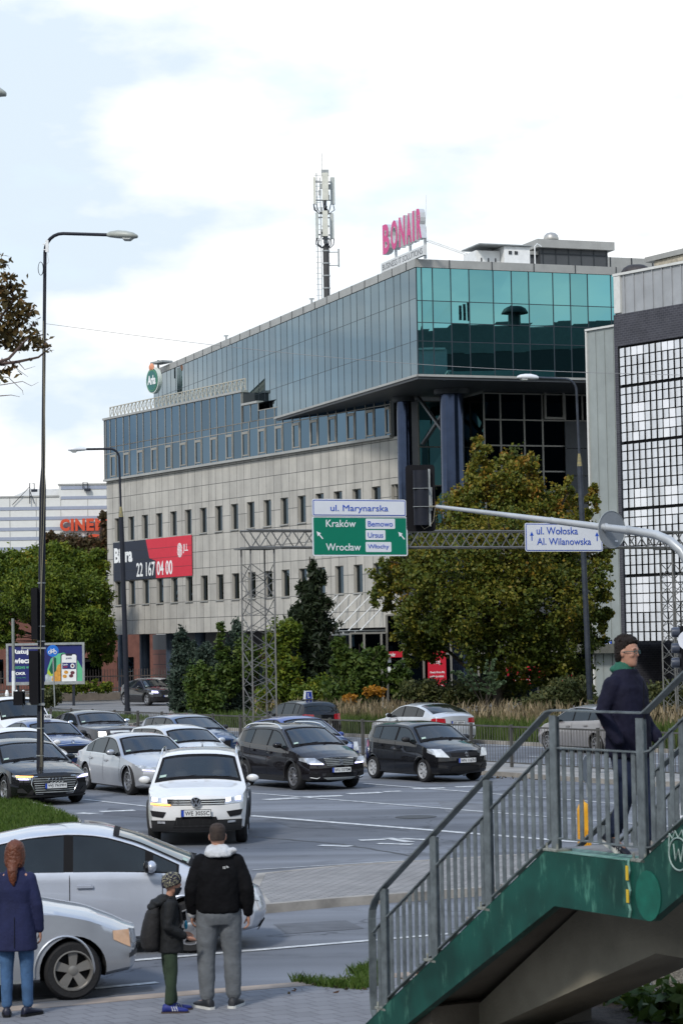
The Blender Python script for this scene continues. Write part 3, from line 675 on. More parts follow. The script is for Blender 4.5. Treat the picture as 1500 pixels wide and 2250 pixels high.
# aerial whip
mb = MB(); q = BR.at(.8, zt, -.8); mb.tube([q, q+Vector((.2,0,3.6))], [.012,.006], 5); tag(mb.build('whip_aerial', M_steel, loc=q), 'very thin tall whip aerial at the roof corner right of the pink letters', 'aerial')
for (u, k_) in ((675,0),(487,1)):
    t_, z_ = BL.px(u, 700); mb = MB(); q = BL.at(t_, zt, -.3); mb.box(q+Vector((0,0,.18)), (.12,.12,.36)); mb.box(q+Vector((0,0,.4)), (.3,.1,.08))
    tag(mb.build('roof_sensor', M_steel, loc=q), ['small grey sensor post on the parapet left of the antenna mast','tiny grey sensor post far along the left parapet'][k_], 'sensor')
# ---- rooftop lettering
sg = thing('roof_letters', BL.at(2.6, zt, -.3), 'tall pink three-dimensional letters on a white frame at the roof corner', 'sign')
pl = BL.off(-.05); tx = -BL.d
M_pink = mat('pink_face', (.60,.055,.22), .5, var=.08); M_lw = mat('letter_side', (.55,.56,.56), .4, .3, var=.08)
word = 'BONAIR'; us = [838,856,874,890,904,913,926]
xa = [BL.px(u, 520)[0] for u in us]
vb = [557,550,547,540,533,526]; vt = [500,493,482,478,472,463]
for i, ch in enumerate(word):
    x0, x1 = xa[i], xa[i+1]; um = (us[i]+us[i+1])/2
    zl = BL.px(um, 545)[1]; zl0 = BL.px(882,541)[1]+.0; z0 = zl0; hh = 1.62
    w_ = (x0-x1)*(.80 if ch != 'I' else .42)
    o_ = BL.at(x0-.04, z0, -.35)
    mbs = text_mb(ch, o_, tx, (0,0,1), w_, hh, .30, BL.n, .05); lt = mbs.build('letter', M_lw, sg)
    mbf = text_mb(ch, o_+BL.n*.305, tx, (0,0,1), w_, hh, .01, BL.n, .03); mbf.build('letter_face', M_pink, lt)
zbd = BL.px(882, 573)[1]
mb = MB(); xm = (xa[0]+xa[-1])/2
mb.box(BL.at(xm, zt+.30, -.1), (xa[0]-xa[-1]+.4, .16, .52), BL.d, BL.n); mb.build('sub_board', mat('sub_board', (.60,.61,.60), .5, var=.06), sg)
text_mb('BUSINESS IT SOLUTIONS', BL.at(xa[0]-.0, zt+.14, -.015), tx, (0,0,1), xa[0]-xa[-1], .32, .006, BL.n, .0).build('sub_text', TXT('grey', (.16,.17,.18)), sg)
mb = MB()
for x in (xa[0]-1.2, xa[3]+.2, xa[-1]+.4): mb.box(BL.at(x, (zt+zl0)/2+.3, -.35), (.12,.12,zl0-zt+.7), BL.d, BL.n)
for x in (xa[-1]+.4, xa[-1]+.1): mb.bar(BL.at(x, zt+.9, -.35), BL.at(x-1.4, zt, -2.0), .05, .05)
mb.build('frame', Mcw, sg)
# ---- round logo signs on the far end of the box
def round_sign(u, v, Y, r, label, face=True):
    pl = Plane(P(u, v, Y), Vector((.60,-.80,0))); tc_, zc_ = pl.px(u, v)
    t = thing('roof_sign_disc', pl.at(tc_, zc_), label, 'sign')
    def disc(rx, ry, o0, th, nm, m_, dz=0):
        mb = MB(); poly = [(math.cos(a)*rx, math.sin(a)*ry) for a in [2*math.pi*i/32 for i in range(32)]]
        mb.prism(poly, pl.at(tc_, zc_+dz, o0), pl.d, (0,0,1), pl.n*th); return mb.build(nm, m_, t, smooth=30)
    disc(r, r*1.12, -.3, .3, 'rim', mat('sign_rim', (.62,.66,.60), .4, var=.05))
    disc(r*.9, r*1.02, 0.002, .03, 'disc', mat('sign_green', (.02,.13,.12), .4, var=.05))
    disc(r*.80, r*.92, .034, .01, 'ring', mat('sign_ring', (.10,.30,.12), .4, var=.05)); disc(r*.74, r*.86, .046, .01, 'field', MATS['sign_green'])
    text_mb('Arla', pl.at(tc_-r*.62, zc_-r*.36, .058), pl.d, (0,0,1), r*1.24, r*.8, .015, pl.n, .03).build('lettering', TXT('white', (.75,.76,.75)), t)
    mb = MB()
    for i in range(5):
        a = R(90+(-56+28*i)); c_ = pl.at(tc_+math.cos(a)*r*.22, zc_+r*1.02+math.sin(a)*r*.2, .05)
        mb.ell(c_, (r*.14, .03, r*.26), 8, 6)
    mb.build('flower', mat('flower_orange', (.65,.28,.16), .5, var=.1), t)
    mb = MB(); mb.box(pl.at(tc_+.3, zc_+r*1.55, -.6), (1.6,.9,.14), pl.d, pl.n); mb.box(pl.at(tc_+.1, zc_+r*1.0, -.45), (.12,.12,1.3), pl.d, pl.n); mb.build('bracket', M_steel, t)
round_sign(335, 836, 169, .84, 'round green and white logo disc with an orange flower on the far roof corner')
# ---- banner on the facade
bn = thing('facade_banner', FS.at(4, 9), 'wide navy and red office letting banner on the stone wall between two window rows', 'banner')
pb_ = FS.off(.06)
a = FS.px(251,1195); b_ = FS.px(425,1266); zT = FS.px(251,1193)[1]; zB = FS.px(251,1277)[1]; x0, x1 = a[0], b_[0]
mb = MB(); mb.prism([(x0,zB),(x1,zB),(x1,zT),(x0,zT)], pb_.at(0,0), pb_.d, (0,0,1), pb_.n*.02); mb.build('cloth', mat('banner_navy', (.018,.024,.04), .7, var=.05), bn)
xm = FS.px(326,1190)[0]; xq = FS.px(331,1228)[0]; xr = FS.px(345,1230)[0]; zq = FS.px(335,1226)[1]; zq2 = FS.px(345,1232)[1]
mb = MB(); mb.prism([(xr,zB+.0),(x1,zB+.0),(x1,zT),(xm-.2,zT),(xq,zq),(xr,zq2)], pb_.at(0,0,.022), pb_.d, (0,0,1), pb_.n*.006); mb.build('red_field', mat('banner_red', (.55,.028,.05), .7, var=.05), bn)
Mw = TXT('white', (.75,.76,.75))
text_mb('Biura', pb_.at(FS.px(254,1240)[0], FS.px(254,1238)[1], .03), pb_.d, (0,0,1), FS.px(294,1238)[0]-FS.px(254,1238)[0], 1.05, .006, pb_.n, .04).build('lettering', Mw, bn)
text_mb('22 167 04 00', pb_.at(FS.px(303,1270)[0], FS.px(303,1268)[1], .03), pb_.d, (0,0,1), FS.px(382,1266)[0]-FS.px(303,1268)[0], .98, .006, pb_.n, .015).build('lettering', Mw, bn)
text_mb('JLL', pb_.at(FS.px(405,1216)[0], FS.px(405,1216)[1], .03), pb_.d, (0,0,1), .72, .62, .006, pb_.n, .0).build('lettering', Mw, bn)
mb = MB(); lx = FS.px(398,1209)
for k in range(-3, 4):
    for s_ in (1,-1):
        pts = [pb_.at(lx[0]+k*.09+s_*.06*math.sin(y*4), lx[1]+y*.48*math.sqrt(max(.05,1-(k/4)**2)), .035) for y in np.linspace(-1,1,9)]
        for i in range(8): mb.bar(pts[i], pts[i+1], .02, .03, pb_.n)
mb.build('emblem', Mw, bn)
mb = MB()
for k in (1,2,3): mb.box(pb_.at((x0+x1)/2, zB+(zT-zB)*k/4, .03), (x1-x0, .004, .02), pb_.d, pb_.n)
mb.build('seams', M_seam, bn)
# ---- bank signs at ground level
def bank_sign(nm, u0, v0, u1, v1, label, txt=None, Pl=None, tb=None, o=.4):
    Pl = Pl or BF; a = Pl.px(u0, v1, o); b_ = Pl.px(u1, v0, o); q = Pl.off(o)
    t = thing(nm, q.at((a[0]+b_[0])/2, a[1]), label, 'sign')
    mb = MB(); mb.prism([(a[0],a[1]),(b_[0],a[1]),(b_[0],b_[1]),(a[0],b_[1])], q.at(0,0), q.d, (0,0,1), q.n*.06); mb.build('panel', mat('bank_red', (.50,.012,.03), .5, var=.06), t)
    for (s_, ua, va, ub, vt_) in (tb or []):
        text_px(s_, q, ua, va, ub, vt_, 'lettering', Mw, t, .065, .01)
    return t, q
def flame(q, u, v, s_, t):
    c_ = q.px(u, v, .07); mb = MB()
    mb.prism([(math.cos(a)*s_, math.sin(a)*s_*.45-s_*.35) for a in [2*math.pi*i/14 for i in range(14)]], q.at(c_[0],c_[1],.066), q.d, (0,0,1), q.n*.004)
    mb.prism([(-.25*s_,-.1*s_),(.1*s_,-.25*s_),(.35*s_,.1*s_),(.1*s_,.5*s_),(.05*s_,1.1*s_),(-.2*s_,.5*s_)], q.at(c_[0],c_[1],.072), q.d, (0,0,1), q.n*.004)
    mb.build('emblem', Mw, t)
t, q = bank_sign('bank_sign', 838,1431,884,1445, 'small red bank name sign over the glass entrance door', tb=[('Santander',847,1443,868,1434)]); flame(q, 843, 1438, .08, t)
t, q = bank_sign('bank_cube_sign', 774,1405,789,1431, 'square red bank sign with white flame under the canopy', Pl=FS, o=.6); flame(q, 781, 1420, .16, t)
t, q = bank_sign('bank_poster', 940,1430,978,1515, 'tall red poster in the bank window left of the maple trunk', tb=[('więcej',943,1462,966,1450),('Otwórz Konto Mój',944,1481,976,1475),('z aplikacją mobilną',944,1490,974,1484),('Oferta dla Ciebie',944,1509,972,1504)])
t, q = bank_sign('bank_banner', 1112,1462,1254,1504, 'wide dark red bank banner low behind the maple tree', tb=[('Załóż konto i zyskaj',1130,1490,1182,1484),('w oplacie lub odbierz',1130,1498,1194,1492)]); flame(q, 1238, 1474, .2, t)
# green entrance wall piece and door notices
gw = thing('notice_stand', FS.at(LS-4,0,.8), 'green and white panel standing left of the bank entrance', 'panel'); q = FS.off(.55)
a = q.px(774,1460); b_ = q.px(796,1433); mb = MB(); mb.prism([(a[0],.06),(b_[0],.06),(b_[0],b_[1]),(a[0],b_[1])], q.at(0,0), q.d, (0,0,1), q.n*.05); mb.build('panel', mat('teal_panel', (.03,.16,.14), .6, var=.1), gw)
for k,(u,v) in enumerate(((855,1450),(855,1471),(869,1465),(869,1480))):
    a = BF.px(u, v, .15); mb = MB(); mb.box(BF.at(a[0],a[1],.15), (.18,.02,.28), BF.d, BF.n)
    tag(mb.build('door_notice', M_wpl, loc=BF.at(a[0],a[1],.15)), ['upper white paper notice on the left door leaf','lower white paper notice on the left door leaf','upper white notice on the right door leaf','lower white notice on the right door leaf'][k], 'notice', 'notices on the bank door')
# ---- antenna mast
am = thing('antenna_mast', P(717,645,141), 'tall mobile phone antenna mast with white panels rising behind the glass box', 'antenna')
Y = 141; base = P(718,660,Y); top = P(707,380,Y)
base = Vector((P(717,600,Y).x, Y, zt-.3)); ztm = P(712,380,Y).z; zq = P(715,540,Y).z
off = P(711,500,Y).x
mb = MB(); mb.tube([base, Vector((base.x,Y,zq))], .19, 14); mb.build('pole', mat('mast_dark', (.05,.05,.05), .5, .2, var=.2), am, smooth=40)
mb = MB(); mb.tube([Vector((base.x,Y,zq)), Vector((base.x,Y,ztm))], .09, 10); mb.box((base.x+.02,Y,ztm), (.45,.3,.35)); mb.tube([Vector((base.x-.15,Y,ztm)), Vector((base.x-.15,Y,ztm+1.2))], .015, 5); mb.build('upper_pole', M_steel, am, smooth=40)
for k in range(8): mb = MB(); zz_ = zt+.3+k*.75; mb.lathe((base.x,Y,zz_), [(.22,0),(.22,.08)], 14); mb.build('clamp', M_steel, am)
mb = MB(); lx = base.x-.5
mb.tube([(lx,Y-.1,zt-.3),(lx,Y-.1,ztm)], .025, 6); mb.tube([(lx+.22,Y-.1,zt-.3),(lx+.22,Y-.1,ztm-.3)], .025, 6)
k = zt
while k < ztm: mb.bar((lx-.12,Y-.1,k), (lx+.24,Y-.1,k), .025,.025); k += .33
mb.build('ladder', M_steel, am)
def apan(u0, v0, u1, v1, dy, tone):
    a_ = P(u0,v0,Y); b2 = P(u1,v1,Y); mb = MB(); w_ = (b2.x-a_.x); h_ = a_.z-b2.z; c_ = Vector(((a_.x+b2.x)/2, Y+dy, (a_.z+b2.z)/2))
    mb.box(c_, (w_, .25, h_)); mb.box(c_+Vector((0,0,h_/2+.02)), (w_*.85,.2,.05)); pn = mb.build('antenna_panel', mat('antenna_'+tone, {'w':(.55,.55,.48),'g':(.42,.45,.43)}[tone], .5, var=.1), am)
    mb = MB(); c0_ = Vector((base.x, Y, c_.z))
    for s_ in (.35,-.35): mb.bar(c0_+Vector((0,0,s_*h_)), c_+Vector((0,0,s_*h_)), .06,.06)
    rj = random.Random(int(u0)); 
    for j in range(3):
        x_ = c_.x+rj.uniform(-.15,.15); pts = [(x_, c_.y, c_.z-h_/2), (x_+rj.uniform(-.1,.1), c_.y, c_.z-h_/2-.35), ((x_+base.x)/2, Y-.1, c_.z-h_/2-.6), (base.x+.1, Y-.15, c_.z-h_/2-.3)]
        mb.tube([Vector(p) for p in pts], .03, 5)
    mb.build('bracket', M_dark, pn)
apan(688,392,694,449,-.1,'w'); apan(707,385,722,443,-.45,'w'); apan(725,391,736,448,.1,'g')
apan(693,470,700,524,-.1,'g'); apan(708,468,721,522,-.45,'w'); apan(724,470,734,524,.1,'g')
mb = MB(); mb.tube([(base.x+.75,Y,zq-.2),(base.x+.75,Y,zq-1.3)], .05, 6); mb.bar((base.x,Y,zq-.4),(base.x+.8,Y,zq-.4),.05,.05); mb.bar((base.x,Y,zq-1.2),(base.x+.8,Y,zq-1.2),.05,.05)
for k in range(9): 
    rj = random.Random(k); mb.box((base.x+rj.uniform(-.4,.3), Y-.2, zq+.3+rj.random()*3.4), (.16,.14,.3))
mb.build('equipment', M_steel, am)
# ================================================================== RIGHT-HAND BUILDINGS
WL = Plane(P(1370,1400,112), (.61,-.79,0))
lv = thing('louvre_building', WL.at(0,0), 'building with white curved facade tiles under a dark brick band at the right edge', 'building')
def wz(u, v): return WL.px(u, v)[1]
z_top = wz(1366,603); z_pb = wz(1366,690); z_bb = wz(1366,760); z_end = wz(1378,1410)
LW = 22.0
M_corr = mat('corrugated_grey', (.36,.37,.38), .5, .3, var=.1, scale=1)
mb = MB(); mb.quad(WL.at(.0,z_pb), WL.at(LW,z_pb), WL.at(LW,z_top), WL.at(0,z_top)); 
x = 0
while x < LW: mb.box(WL.at(x,(z_pb+z_top)/2,.02), (.05,.06,z_top-z_pb-.02), WL.d, WL.n); x += .62
mb.quad(WL.at(0,z_pb), WL.at(0,z_top), WL.at(0,z_top,-3), WL.at(0,z_pb,-3))
mb.build('upper_cladding', M_corr, lv)
mb = MB(); mb.box(WL.at(LW/2, z_top+.02, -1.4), (LW+.2, 3.0, .12), WL.d, WL.n); mb.box(WL.at(.18, (z_pb+z_top)/2, -.2), (.42,.6,z_top-z_pb-.14), WL.d, WL.n); mb.build('coping', mat('white_trim', (.58,.58,.55), .5, var=.08), lv)
M_dbr = brick_mat('dark_brick', (.035,.035,.045), (.05,.05,.06), (.085,.085,.10), .26, .11, .012, .7, noise=.3)
mb = MB()
for (xa_, xb_, za_, zc_) in ((-.12, LW, z_bb, z_pb), (-.12, .12, .1, z_bb)):
    mb.quad(WL.at(xa_,za_,.06), WL.at(xb_,za_,.06), WL.at(xb_,zc_,.06), WL.at(xa_,zc_,.06), [(xa_,za_),(xb_,za_),(xb_,zc_),(xa_,zc_)])
mb.quad(WL.at(-.12,.1,.06), WL.at(-.12,z_pb,.06), WL.at(-.12,z_pb,-6), WL.at(-.12,.1,-6), [(0,0),(0,z_pb),(6,z_pb),(6,0)])
mb.quad(WL.at(-.12,z_pb,.06), WL.at(LW,z_pb,.06), WL.at(LW,z_pb,-6), WL.at(-.12,z_pb,-6), [(0,0)]*4)
mb.build('dark_brickwork', M_dbr, lv)
mb = MB(); mb.quad(WL.at(.12,z_end,-.15), WL.at(LW,z_end,-.15), WL.at(LW,z_bb,-.15), WL.at(.12,z_bb,-.15)); 
mb.quad(WL.at(.12,z_end,-.15), WL.at(LW,z_end,-.15), WL.at(LW,z_end,-4), WL.at(.12,z_end,-4)); mb.build('backing', M_black, lv)
M_tile = mat('glazed_white_tile', (.70,.72,.74), .3, var=.10, scale=.6)
M_tile2 = mat('bright_white_tile', (.78,.79,.81), .2, var=.03)
mb = MB(); rows = 31; rh = (z_bb-.1-z_end)/rows; tw = .40; r_ = random.Random(9)
mb2 = MB()
for i in range(rows):
    z_0 = z_end + rh*i + rh*.07; z_1 = z_0 + rh*.88
    if i in (6,13,20,26): z_1 -= rh*.22
    x = .2; j = 0
    while x < LW-.5:
        flat = False
        bl = ((i//3)*7 + (j//2)*5) % 11
        if j in (2,3,7,8) and (i % 9) in (3,4,5,6): flat = r_.random() < .8
        tgt = mb; mb.cm = 1 if flat else 0
        if flat: tgt.box(WL.at(x+tw*.47,(z_0+z_1)/2,.05), (tw*.88,.03,z_1-z_0), WL.d, WL.n)
        else:
            n_ = 5; fr_ = []
            for k in range(n_+1):
                a_ = k/n_; fr_.append((x+tw*.975*a_, .02+.09*a_**.8))
            vs = [WL.at(p[0],z_0,p[1]) for p in fr_]+[WL.at(p[0],z_1,p[1]) for p in fr_]; tgt.add(vs, [(k,k+1,k+n_+2,k+n_+1) for k in range(n_)])
        x += tw; j += 1
mb.build('facade_tiles', [M_tile, M_tile2], lv, smooth=50)
mb = MB(); mb.quad(WL.at(.12,.05,-3.5), WL.at(LW,.05,-3.5), WL.at(LW,z_end,-3.5), WL.at(.12,z_end,-3.5)); 
mb.build('dark_entrance', M_darkg, lv)
mb = MB()
for i in range(12): mb.box(WL.at(.6+i*.9, z_end/2, -3.4), (.08,.1,z_end-.2), WL.d, WL.n)
mb.box(WL.at(LW/2, .5, -1), (LW-.5, .3, .9), WL.d, WL.n)
mb.build('entrance_frame', M_dark, lv)
# metal-clad stair tower behind
GW = Plane(P(1304,1400,117.5), (.61,-.79,0))
gt = thing('metal_clad_tower', GW.at(0,0), 'pale grey metal-clad tower between the glass box and the brick band', 'building')
zg_ = GW.px(1304,724)[1]; wl_ = 3.6
mb = MB()
mb.quad(GW.at(0,.1), GW.at(wl_,.1), GW.at(wl_,zg_), GW.at(0,zg_)); mb.quad(GW.at(0,.1), GW.at(0,zg_), GW.at(0,zg_,-6), GW.at(0,.1,-6)); mb.quad(GW.at(0,zg_), GW.at(wl_,zg_), GW.at(wl_,zg_,-6), GW.at(0,zg_,-6))
for k in range(1,5): mb.box(GW.at(k*.62,zg_/2,.015), (.035,.03,zg_-.3), GW.d, GW.n)
mb.build('cladding', mat('pale_cladding', (.30,.33,.32), .5, .2, var=.12, scale=.6), gt)
mb = MB(); mb.box(GW.at(wl_/2,zg_+.02,.0), (wl_+.1,.2,.1), GW.d, GW.n); mb.box(GW.at(.0,zg_/2,.03), (.1,.1,zg_-.1), GW.d, GW.n); mb.build('edge_trim', MATS['white_trim'], gt)
mb = MB(); a = GW.px(1315,1425); mb.box(GW.at(a[0]+.9,a[1],.35), (3.6,.6,.45), GW.d, GW.n); mb.build('stone_ledge', mat('ledge', (.10,.10,.085), .8, var=.2), gt)
hn = thing('house_number_plate', GW.at(*GW.px(1335,1420)), 'small blue house number plate on the metal-clad wall', 'sign')
a = GW.px(1328,1422,.1); b_ = GW.px(1342,1406,.1); q = GW.off(.08)
mb = MB(); mb.prism([(a[0],a[1]),(b_[0],a[1]),(b_[0],b_[1]),(a[0],b_[1])], q.at(0,0), q.d, (0,0,1), q.n*.02); mb.build('plate', mat('number_blue', (.01,.06,.38), .4, var=.05), hn)
text_px('32', q, 1331,1421,1340,1412, 'lettering', Mw, hn, .022, .02); text_px('Marynarska', q, 1330,1410,1341,1408, 'lettering', Mw, hn, .022, 0)
# mushroom vent on the roof
mv = thing('mushroom_vent', WL.at(.6,z_top,-2), 'dark mushroom-shaped roof ventilator behind the grey cladding', 'ventilator')
q = P(1396,592,120); q.z = q.z-.3
mb = MB(); mb.lathe(q, [(.35,-.6),(.35,.35)], 18); mb.build('neck', M_soff, mv, smooth=40)
mb = MB(); mb.lathe(q, [(.78,.10),(.78,.16),(.64,.38),(.43,.50),(.03,.55)], 24); mb.build('cap', mat('rust_dark', (.045,.04,.04), .6, .2, var=.3), mv, smooth=50)
# old beige gable at the far right top
og = thing('beige_roof_edge', P(1460,575,135), 'beige rendered wall with a dark sloping roof edge at the upper right', 'building')
OP = Plane(P(1430,580,134), (.61,-.79,0)); a = OP.px(1436,585); mb = MB()
zz1 = OP.px(1436,567)[1]; mb.prism([(a[0],zt-1),(a[0]+9,zt-1),(a[0]+9,zz1+.1),(a[0],zz1-.2)], OP.at(0,0), OP.d, (0,0,1), -OP.n*1.5); mb.build('wall', mat('beige_render', (.42,.38,.30), .85, var=.3, scale=3), og)
mb = MB(); mb.prism([(a[0]-.6,zz1-.18),(a[0]+9,zz1+.1),(a[0]+9,zz1+.42),(a[0]-.6,zz1+.1)], OP.at(0,0,.15), OP.d, (0,0,1), -OP.n*1.8); mb.build('roof_edge', M_para, og)
# block across the street, behind the camera's right: seen mirrored in the teal glass
nb = Plane(Vector((40, 84, 0)), Vector((.75,.66,0)))
ob = thing('block_across_the_street', Vector((52,76,0)), 'dark office block across the street, seen mirrored in the teal glass front', 'building')
def obox(cx, cy, w_, d_, z0_, z1_, nm, m_, rz=0):
    mb = MB(); c_, s_ = math.cos(rz), math.sin(rz); mb.box((cx,cy,(z0_+z1_)/2), (w_,d_,z1_-z0_), (c_,s_,0), (-s_,c_,0)); return mb.build(nm, m_, ob)
rz = math.atan2(.70,.71)
obox(60,70, 46, 12, .05, 27.4, 'wall', mat('block_dark', (.022,.026,.03), .6, var=.1), rz)
obox(63,73, 46, 12, 27.41, 29.7, 'upper_storey', mat('block_mid', (.10,.12,.12), .6, var=.1), rz)
mb = MB()
for i in range(30):
    q = Vector((52.4,65.2,0)) ; 
mat('shaft_tan', (.20,.18,.14), .6, var=.1)
for k in range(3): obox(52.5+k*.45,75.6, .22,.22, 29.7, 30.9+.15*k, 'chimney_pipe', M_dark, rz)
obox(62,85.5,.4,.4,29.7,30.6,'chimney_pipe', M_dark, rz)
# the rest of the crossroads, outside the picture: it darkens what low reflections see, as the real street does
def town_block(x, y, w_, d_, h_, rz_, col, label, nm='apartment_block'):
    t = thing(nm, (x,y,0), label, 'building', None, R(rz_)); mb = MB(); mb.box((0,0,h_/2+.02), (w_,d_,h_)); mb.build('wall', mat('town_wall_%d' % int(abs(x)+abs(y)), col, .8, var=.15, scale=.3), t, local=True)
    mb = MB()
    for fl_ in range(int(h_/3.2)):
        z_ = fl_*3.2+1.9
        for s_ in (-1,1):
            mb.box((0, s_*(d_/2+.01), z_), (w_-2, .04, 1.4)); mb.box((s_*(w_/2+.01), 0, z_), (.04, d_-2, 1.4))
    mb.build('window_bands', M_darkg, t, local=True); mb = MB(); mb.box((0,0,h_+.3), (w_+.6,d_+.6,.5)); mb.build('roof', M_soff, t, local=True)
town_block(-75, 30, 22, 120, 19, 30, (.16,.15,.14), 'long grey block left of the junction, outside the picture')
town_block(-10, -75, 130, 20, 22, 4, (.18,.15,.12), 'brown block behind the viewpoint, outside the picture')
town_block(70, -10, 26, 80, 20, -20, (.13,.13,.14), 'grey block right of the viewpoint, outside the picture')
# ================================================================== GANTRY WITH ROAD SIGNS
gL = G(570, 1640); gL.z = 0; g_right = P(1480, 1400, 91)
GPL = Plane(gL, g_right-gL)
ga = thing('sign_gantry', (gL.x, gL.y, .1), 'grey steel lattice gantry with two lattice legs spanning the far carriageway', 'gantry')
M_gan = mat('gantry_grey', (.16,.16,.155), .55, .3, var=.2, scale=3)
zt_, zb_ = GPL.px(570,1166)[1], GPL.px(570,1203)[1]
tl = GPL.px(538,1180)[0]; tr = GPL.px(1500,1180)[0]+.3
mb = MB(); DD = .8
for o_ in (.35,-.45):
    for z_ in (zt_, zb_): mb.tube([GPL.at(tl,z_,o_), GPL.at(tr,z_,o_)], .035, 6)
mb.build('chords', M_gan, ga)
mb = MB(); x = tl; k = 0; st_ = .42
while x < tr-st_:
    za_, zb2 = (zb_, zt_) if k % 2 else (zt_, zb_)
    for o_ in (.35,-.45): mb.bar(GPL.at(x,za_,o_), GPL.at(x+st_,zb2,o_), .035,.035)
    mb.bar(GPL.at(x,zb_,.35 if k%2 else -.45), GPL.at(x+st_,zb_,-.45 if k%2 else .35), .03,.03); mb.bar(GPL.at(x,zt_,-.45 if k%2 else .35), GPL.at(x+st_,zt_,.35 if k%2 else -.45), .03,.03)
    x += st_; k += 1
mb.build('lattice', M_gan, ga)
def leg(tc_, w_, zt2):
    mb = MB(); hw = w_/2; cs = [(-hw,.38),(hw,.38),(-hw,-.48),(hw,-.48)]
    for dx_, o_ in cs: mb.bar(GPL.at(tc_+dx_,.1,o_), GPL.at(tc_+dx_,zt2,o_), .055,.055)
    st2 = .62; k = 0; z = .25
    while z < zt2-st2:
        for (p_, q_) in ((cs[0],cs[1]),(cs[2],cs[3]),(cs[0],cs[2]),(cs[1],cs[3])):
            if k % 2: p_, q_ = q_, p_
            mb.bar(GPL.at(tc_+p_[0],z,p_[1]), GPL.at(tc_+q_[0],z+st2,q_[1]), .022,.026)
            mb.bar(GPL.at(tc_+q_[0],z,q_[1]), GPL.at(tc_+p_[0],z+st2*.5,p_[1]), .016,.02)
        z += st2; k += 1
    mb.box(GPL.at(tc_,zt2+.02,-.05), (w_+.45,1.15,.06), GPL.d, GPL.n); mb.box(GPL.at(tc_,.14,-.05), (w_+.3,1.2,.08), GPL.d, GPL.n)
    mb.build('leg', M_gan, ga)
lw_ = GPL.px(597,1400)[0]-GPL.px(540,1400)[0]
leg(GPL.px(567,1210)[0], lw_-.1, zb_-.06); leg(GPL.px(1479,1210)[0], lw_-.35, zb_-.06)
M_sblue = mat('sign_blue', (.012,.06,.36), .4, var=.04); M_swhite = mat('sign_white', (.66,.68,.72), .4, var=.05, scale=1); M_sgreen = mat('sign_green_road', (.0,.17,.10), .4, var=.05, scale=1)
M_sback = mat('sign_back', (.30,.31,.31), .5, .3, var=.1)
def rrect(x0,z0,x1,z1,r,n=4):
    pts = []
    for cx,cz,a0 in ((x1-r,z0+r,-90),(x1-r,z1-r,0),(x0+r,z1-r,90),(x0+r,z0+r,180)):
        for k in range(n+1): a = R(a0+90*k/n); pts.append((cx+r*math.cos(a), cz+r*math.sin(a)))
    return pts
def road_sign(nm, u0, v0, u1, v1, o_, layers, label):
    q = GPL.off(o_); a = q.px(u0, v1); b_ = q.px(u1, v0); x0,z0,x1,z1_ = a[0],a[1],b_[0],b_[1]
    t = thing(nm, q.at((x0+x1)/2, z0), label, 'road sign')
    mb = MB(); mb.prism(rrect(x0,z0,x1,z1_,.08), q.at(0,0), q.d, (0,0,1), q.n*.03); mb.build('panel', M_sback, t)
    ins = 0
    for k, (m_, inset) in enumerate(layers):
        mb = MB(); mb.prism(rrect(x0+inset,z0+inset,x1-inset,z1_-inset,.08-min(.06,inset)), q.at(0,0,.031+k*.006), q.d, (0,0,1), q.n*.004); mb.build(['border','field','face'][k], m_, t)
    mb = MB()
    for xx in (x0+.4, x1-.4): mb.box(q.at(xx,(z0+z1_)/2,-.06), (.06,.10,(z1_-z0)*.9), q.d, q.n)
    mb.build('bracket', M_gan, t)
    return t, q
Ib, Iw = TXT('sign_blue', (.012,.07,.42)), TXT('sign_white', (.70,.72,.74))
def arrow(q, u, v, ang, s_, m_, t, o_=.05):
    c_ = q.px(u, v); pts = [(-.06,-.5),(.06,-.5),(.06,.05),(.24,.05),(0,.5),(-.24,.05),(-.06,.05)]
    ca, sa = math.cos(ang), math.sin(ang); pts = [((p[0]*ca-p[1]*sa)*s_, (p[0]*sa+p[1]*ca)*s_) for p in pts]
    mb = MB(); mb.prism(pts, q.at(c_[0], c_[1], o_), q.d, (0,0,1), q.n*.004); mb.build('arrow', m_, t)
t, q = road_sign('street_name_sign', 685,1098,890.5,1134.5, .48, [(M_swhite,.0),(M_sblue,.035),(M_swhite,.065)], 'white road sign with blue border on the gantry reading ul. Marynarska')
text_px('ul. Marynarska', q, 726,1127,852,1109, 'lettering', Ib, t, .052, 0)
t, q = road_sign('direction_sign', 686,1135.5,893,1222, .46, [(M_swhite,.0),(M_sgreen,.05)], 'big green direction sign on the gantry for Krakow and Wroclaw')
text_px('Kraków', q, 716,1158,781,1142, 'lettering', Iw, t, .046, .004); text_px('Wrocław', q, 716,1210,792,1194, 'lettering', Iw, t, .046, .004)
for s_, u0,v0,u1,v1, w0, w1 in (('Bemowo',808,1157,862,1145,802,866),('Ursus',808,1181.5,841,1170,802,845),('Włochy',808,1208,854,1196,802,858)):
    a = q.px(w0, v0+5); b_ = q.px(w1, v1-5)
    mb = MB(); mb.prism(rrect(a[0],a[1],b_[0],b_[1],.04), q.at(0,0,.044), q.d, (0,0,1), q.n*.004); mb.build('name_plate', M_swhite, t)
    text_px(s_, q, u0, v0, u1, v1, 'lettering', Ib, t, .05, .004)
arrow(q, 701,1176, R(42), .36, Iw, t); arrow(q, 880,1177, R(42), .36, Iw, t)
t, q = road_sign('lane_sign', 1152.5,1150,1321,1212, .46, [(M_swhite,.0),(M_sblue,.03),(M_swhite,.06)], 'white road sign with two up arrows reading ul. Woloska and Al. Wilanowska')
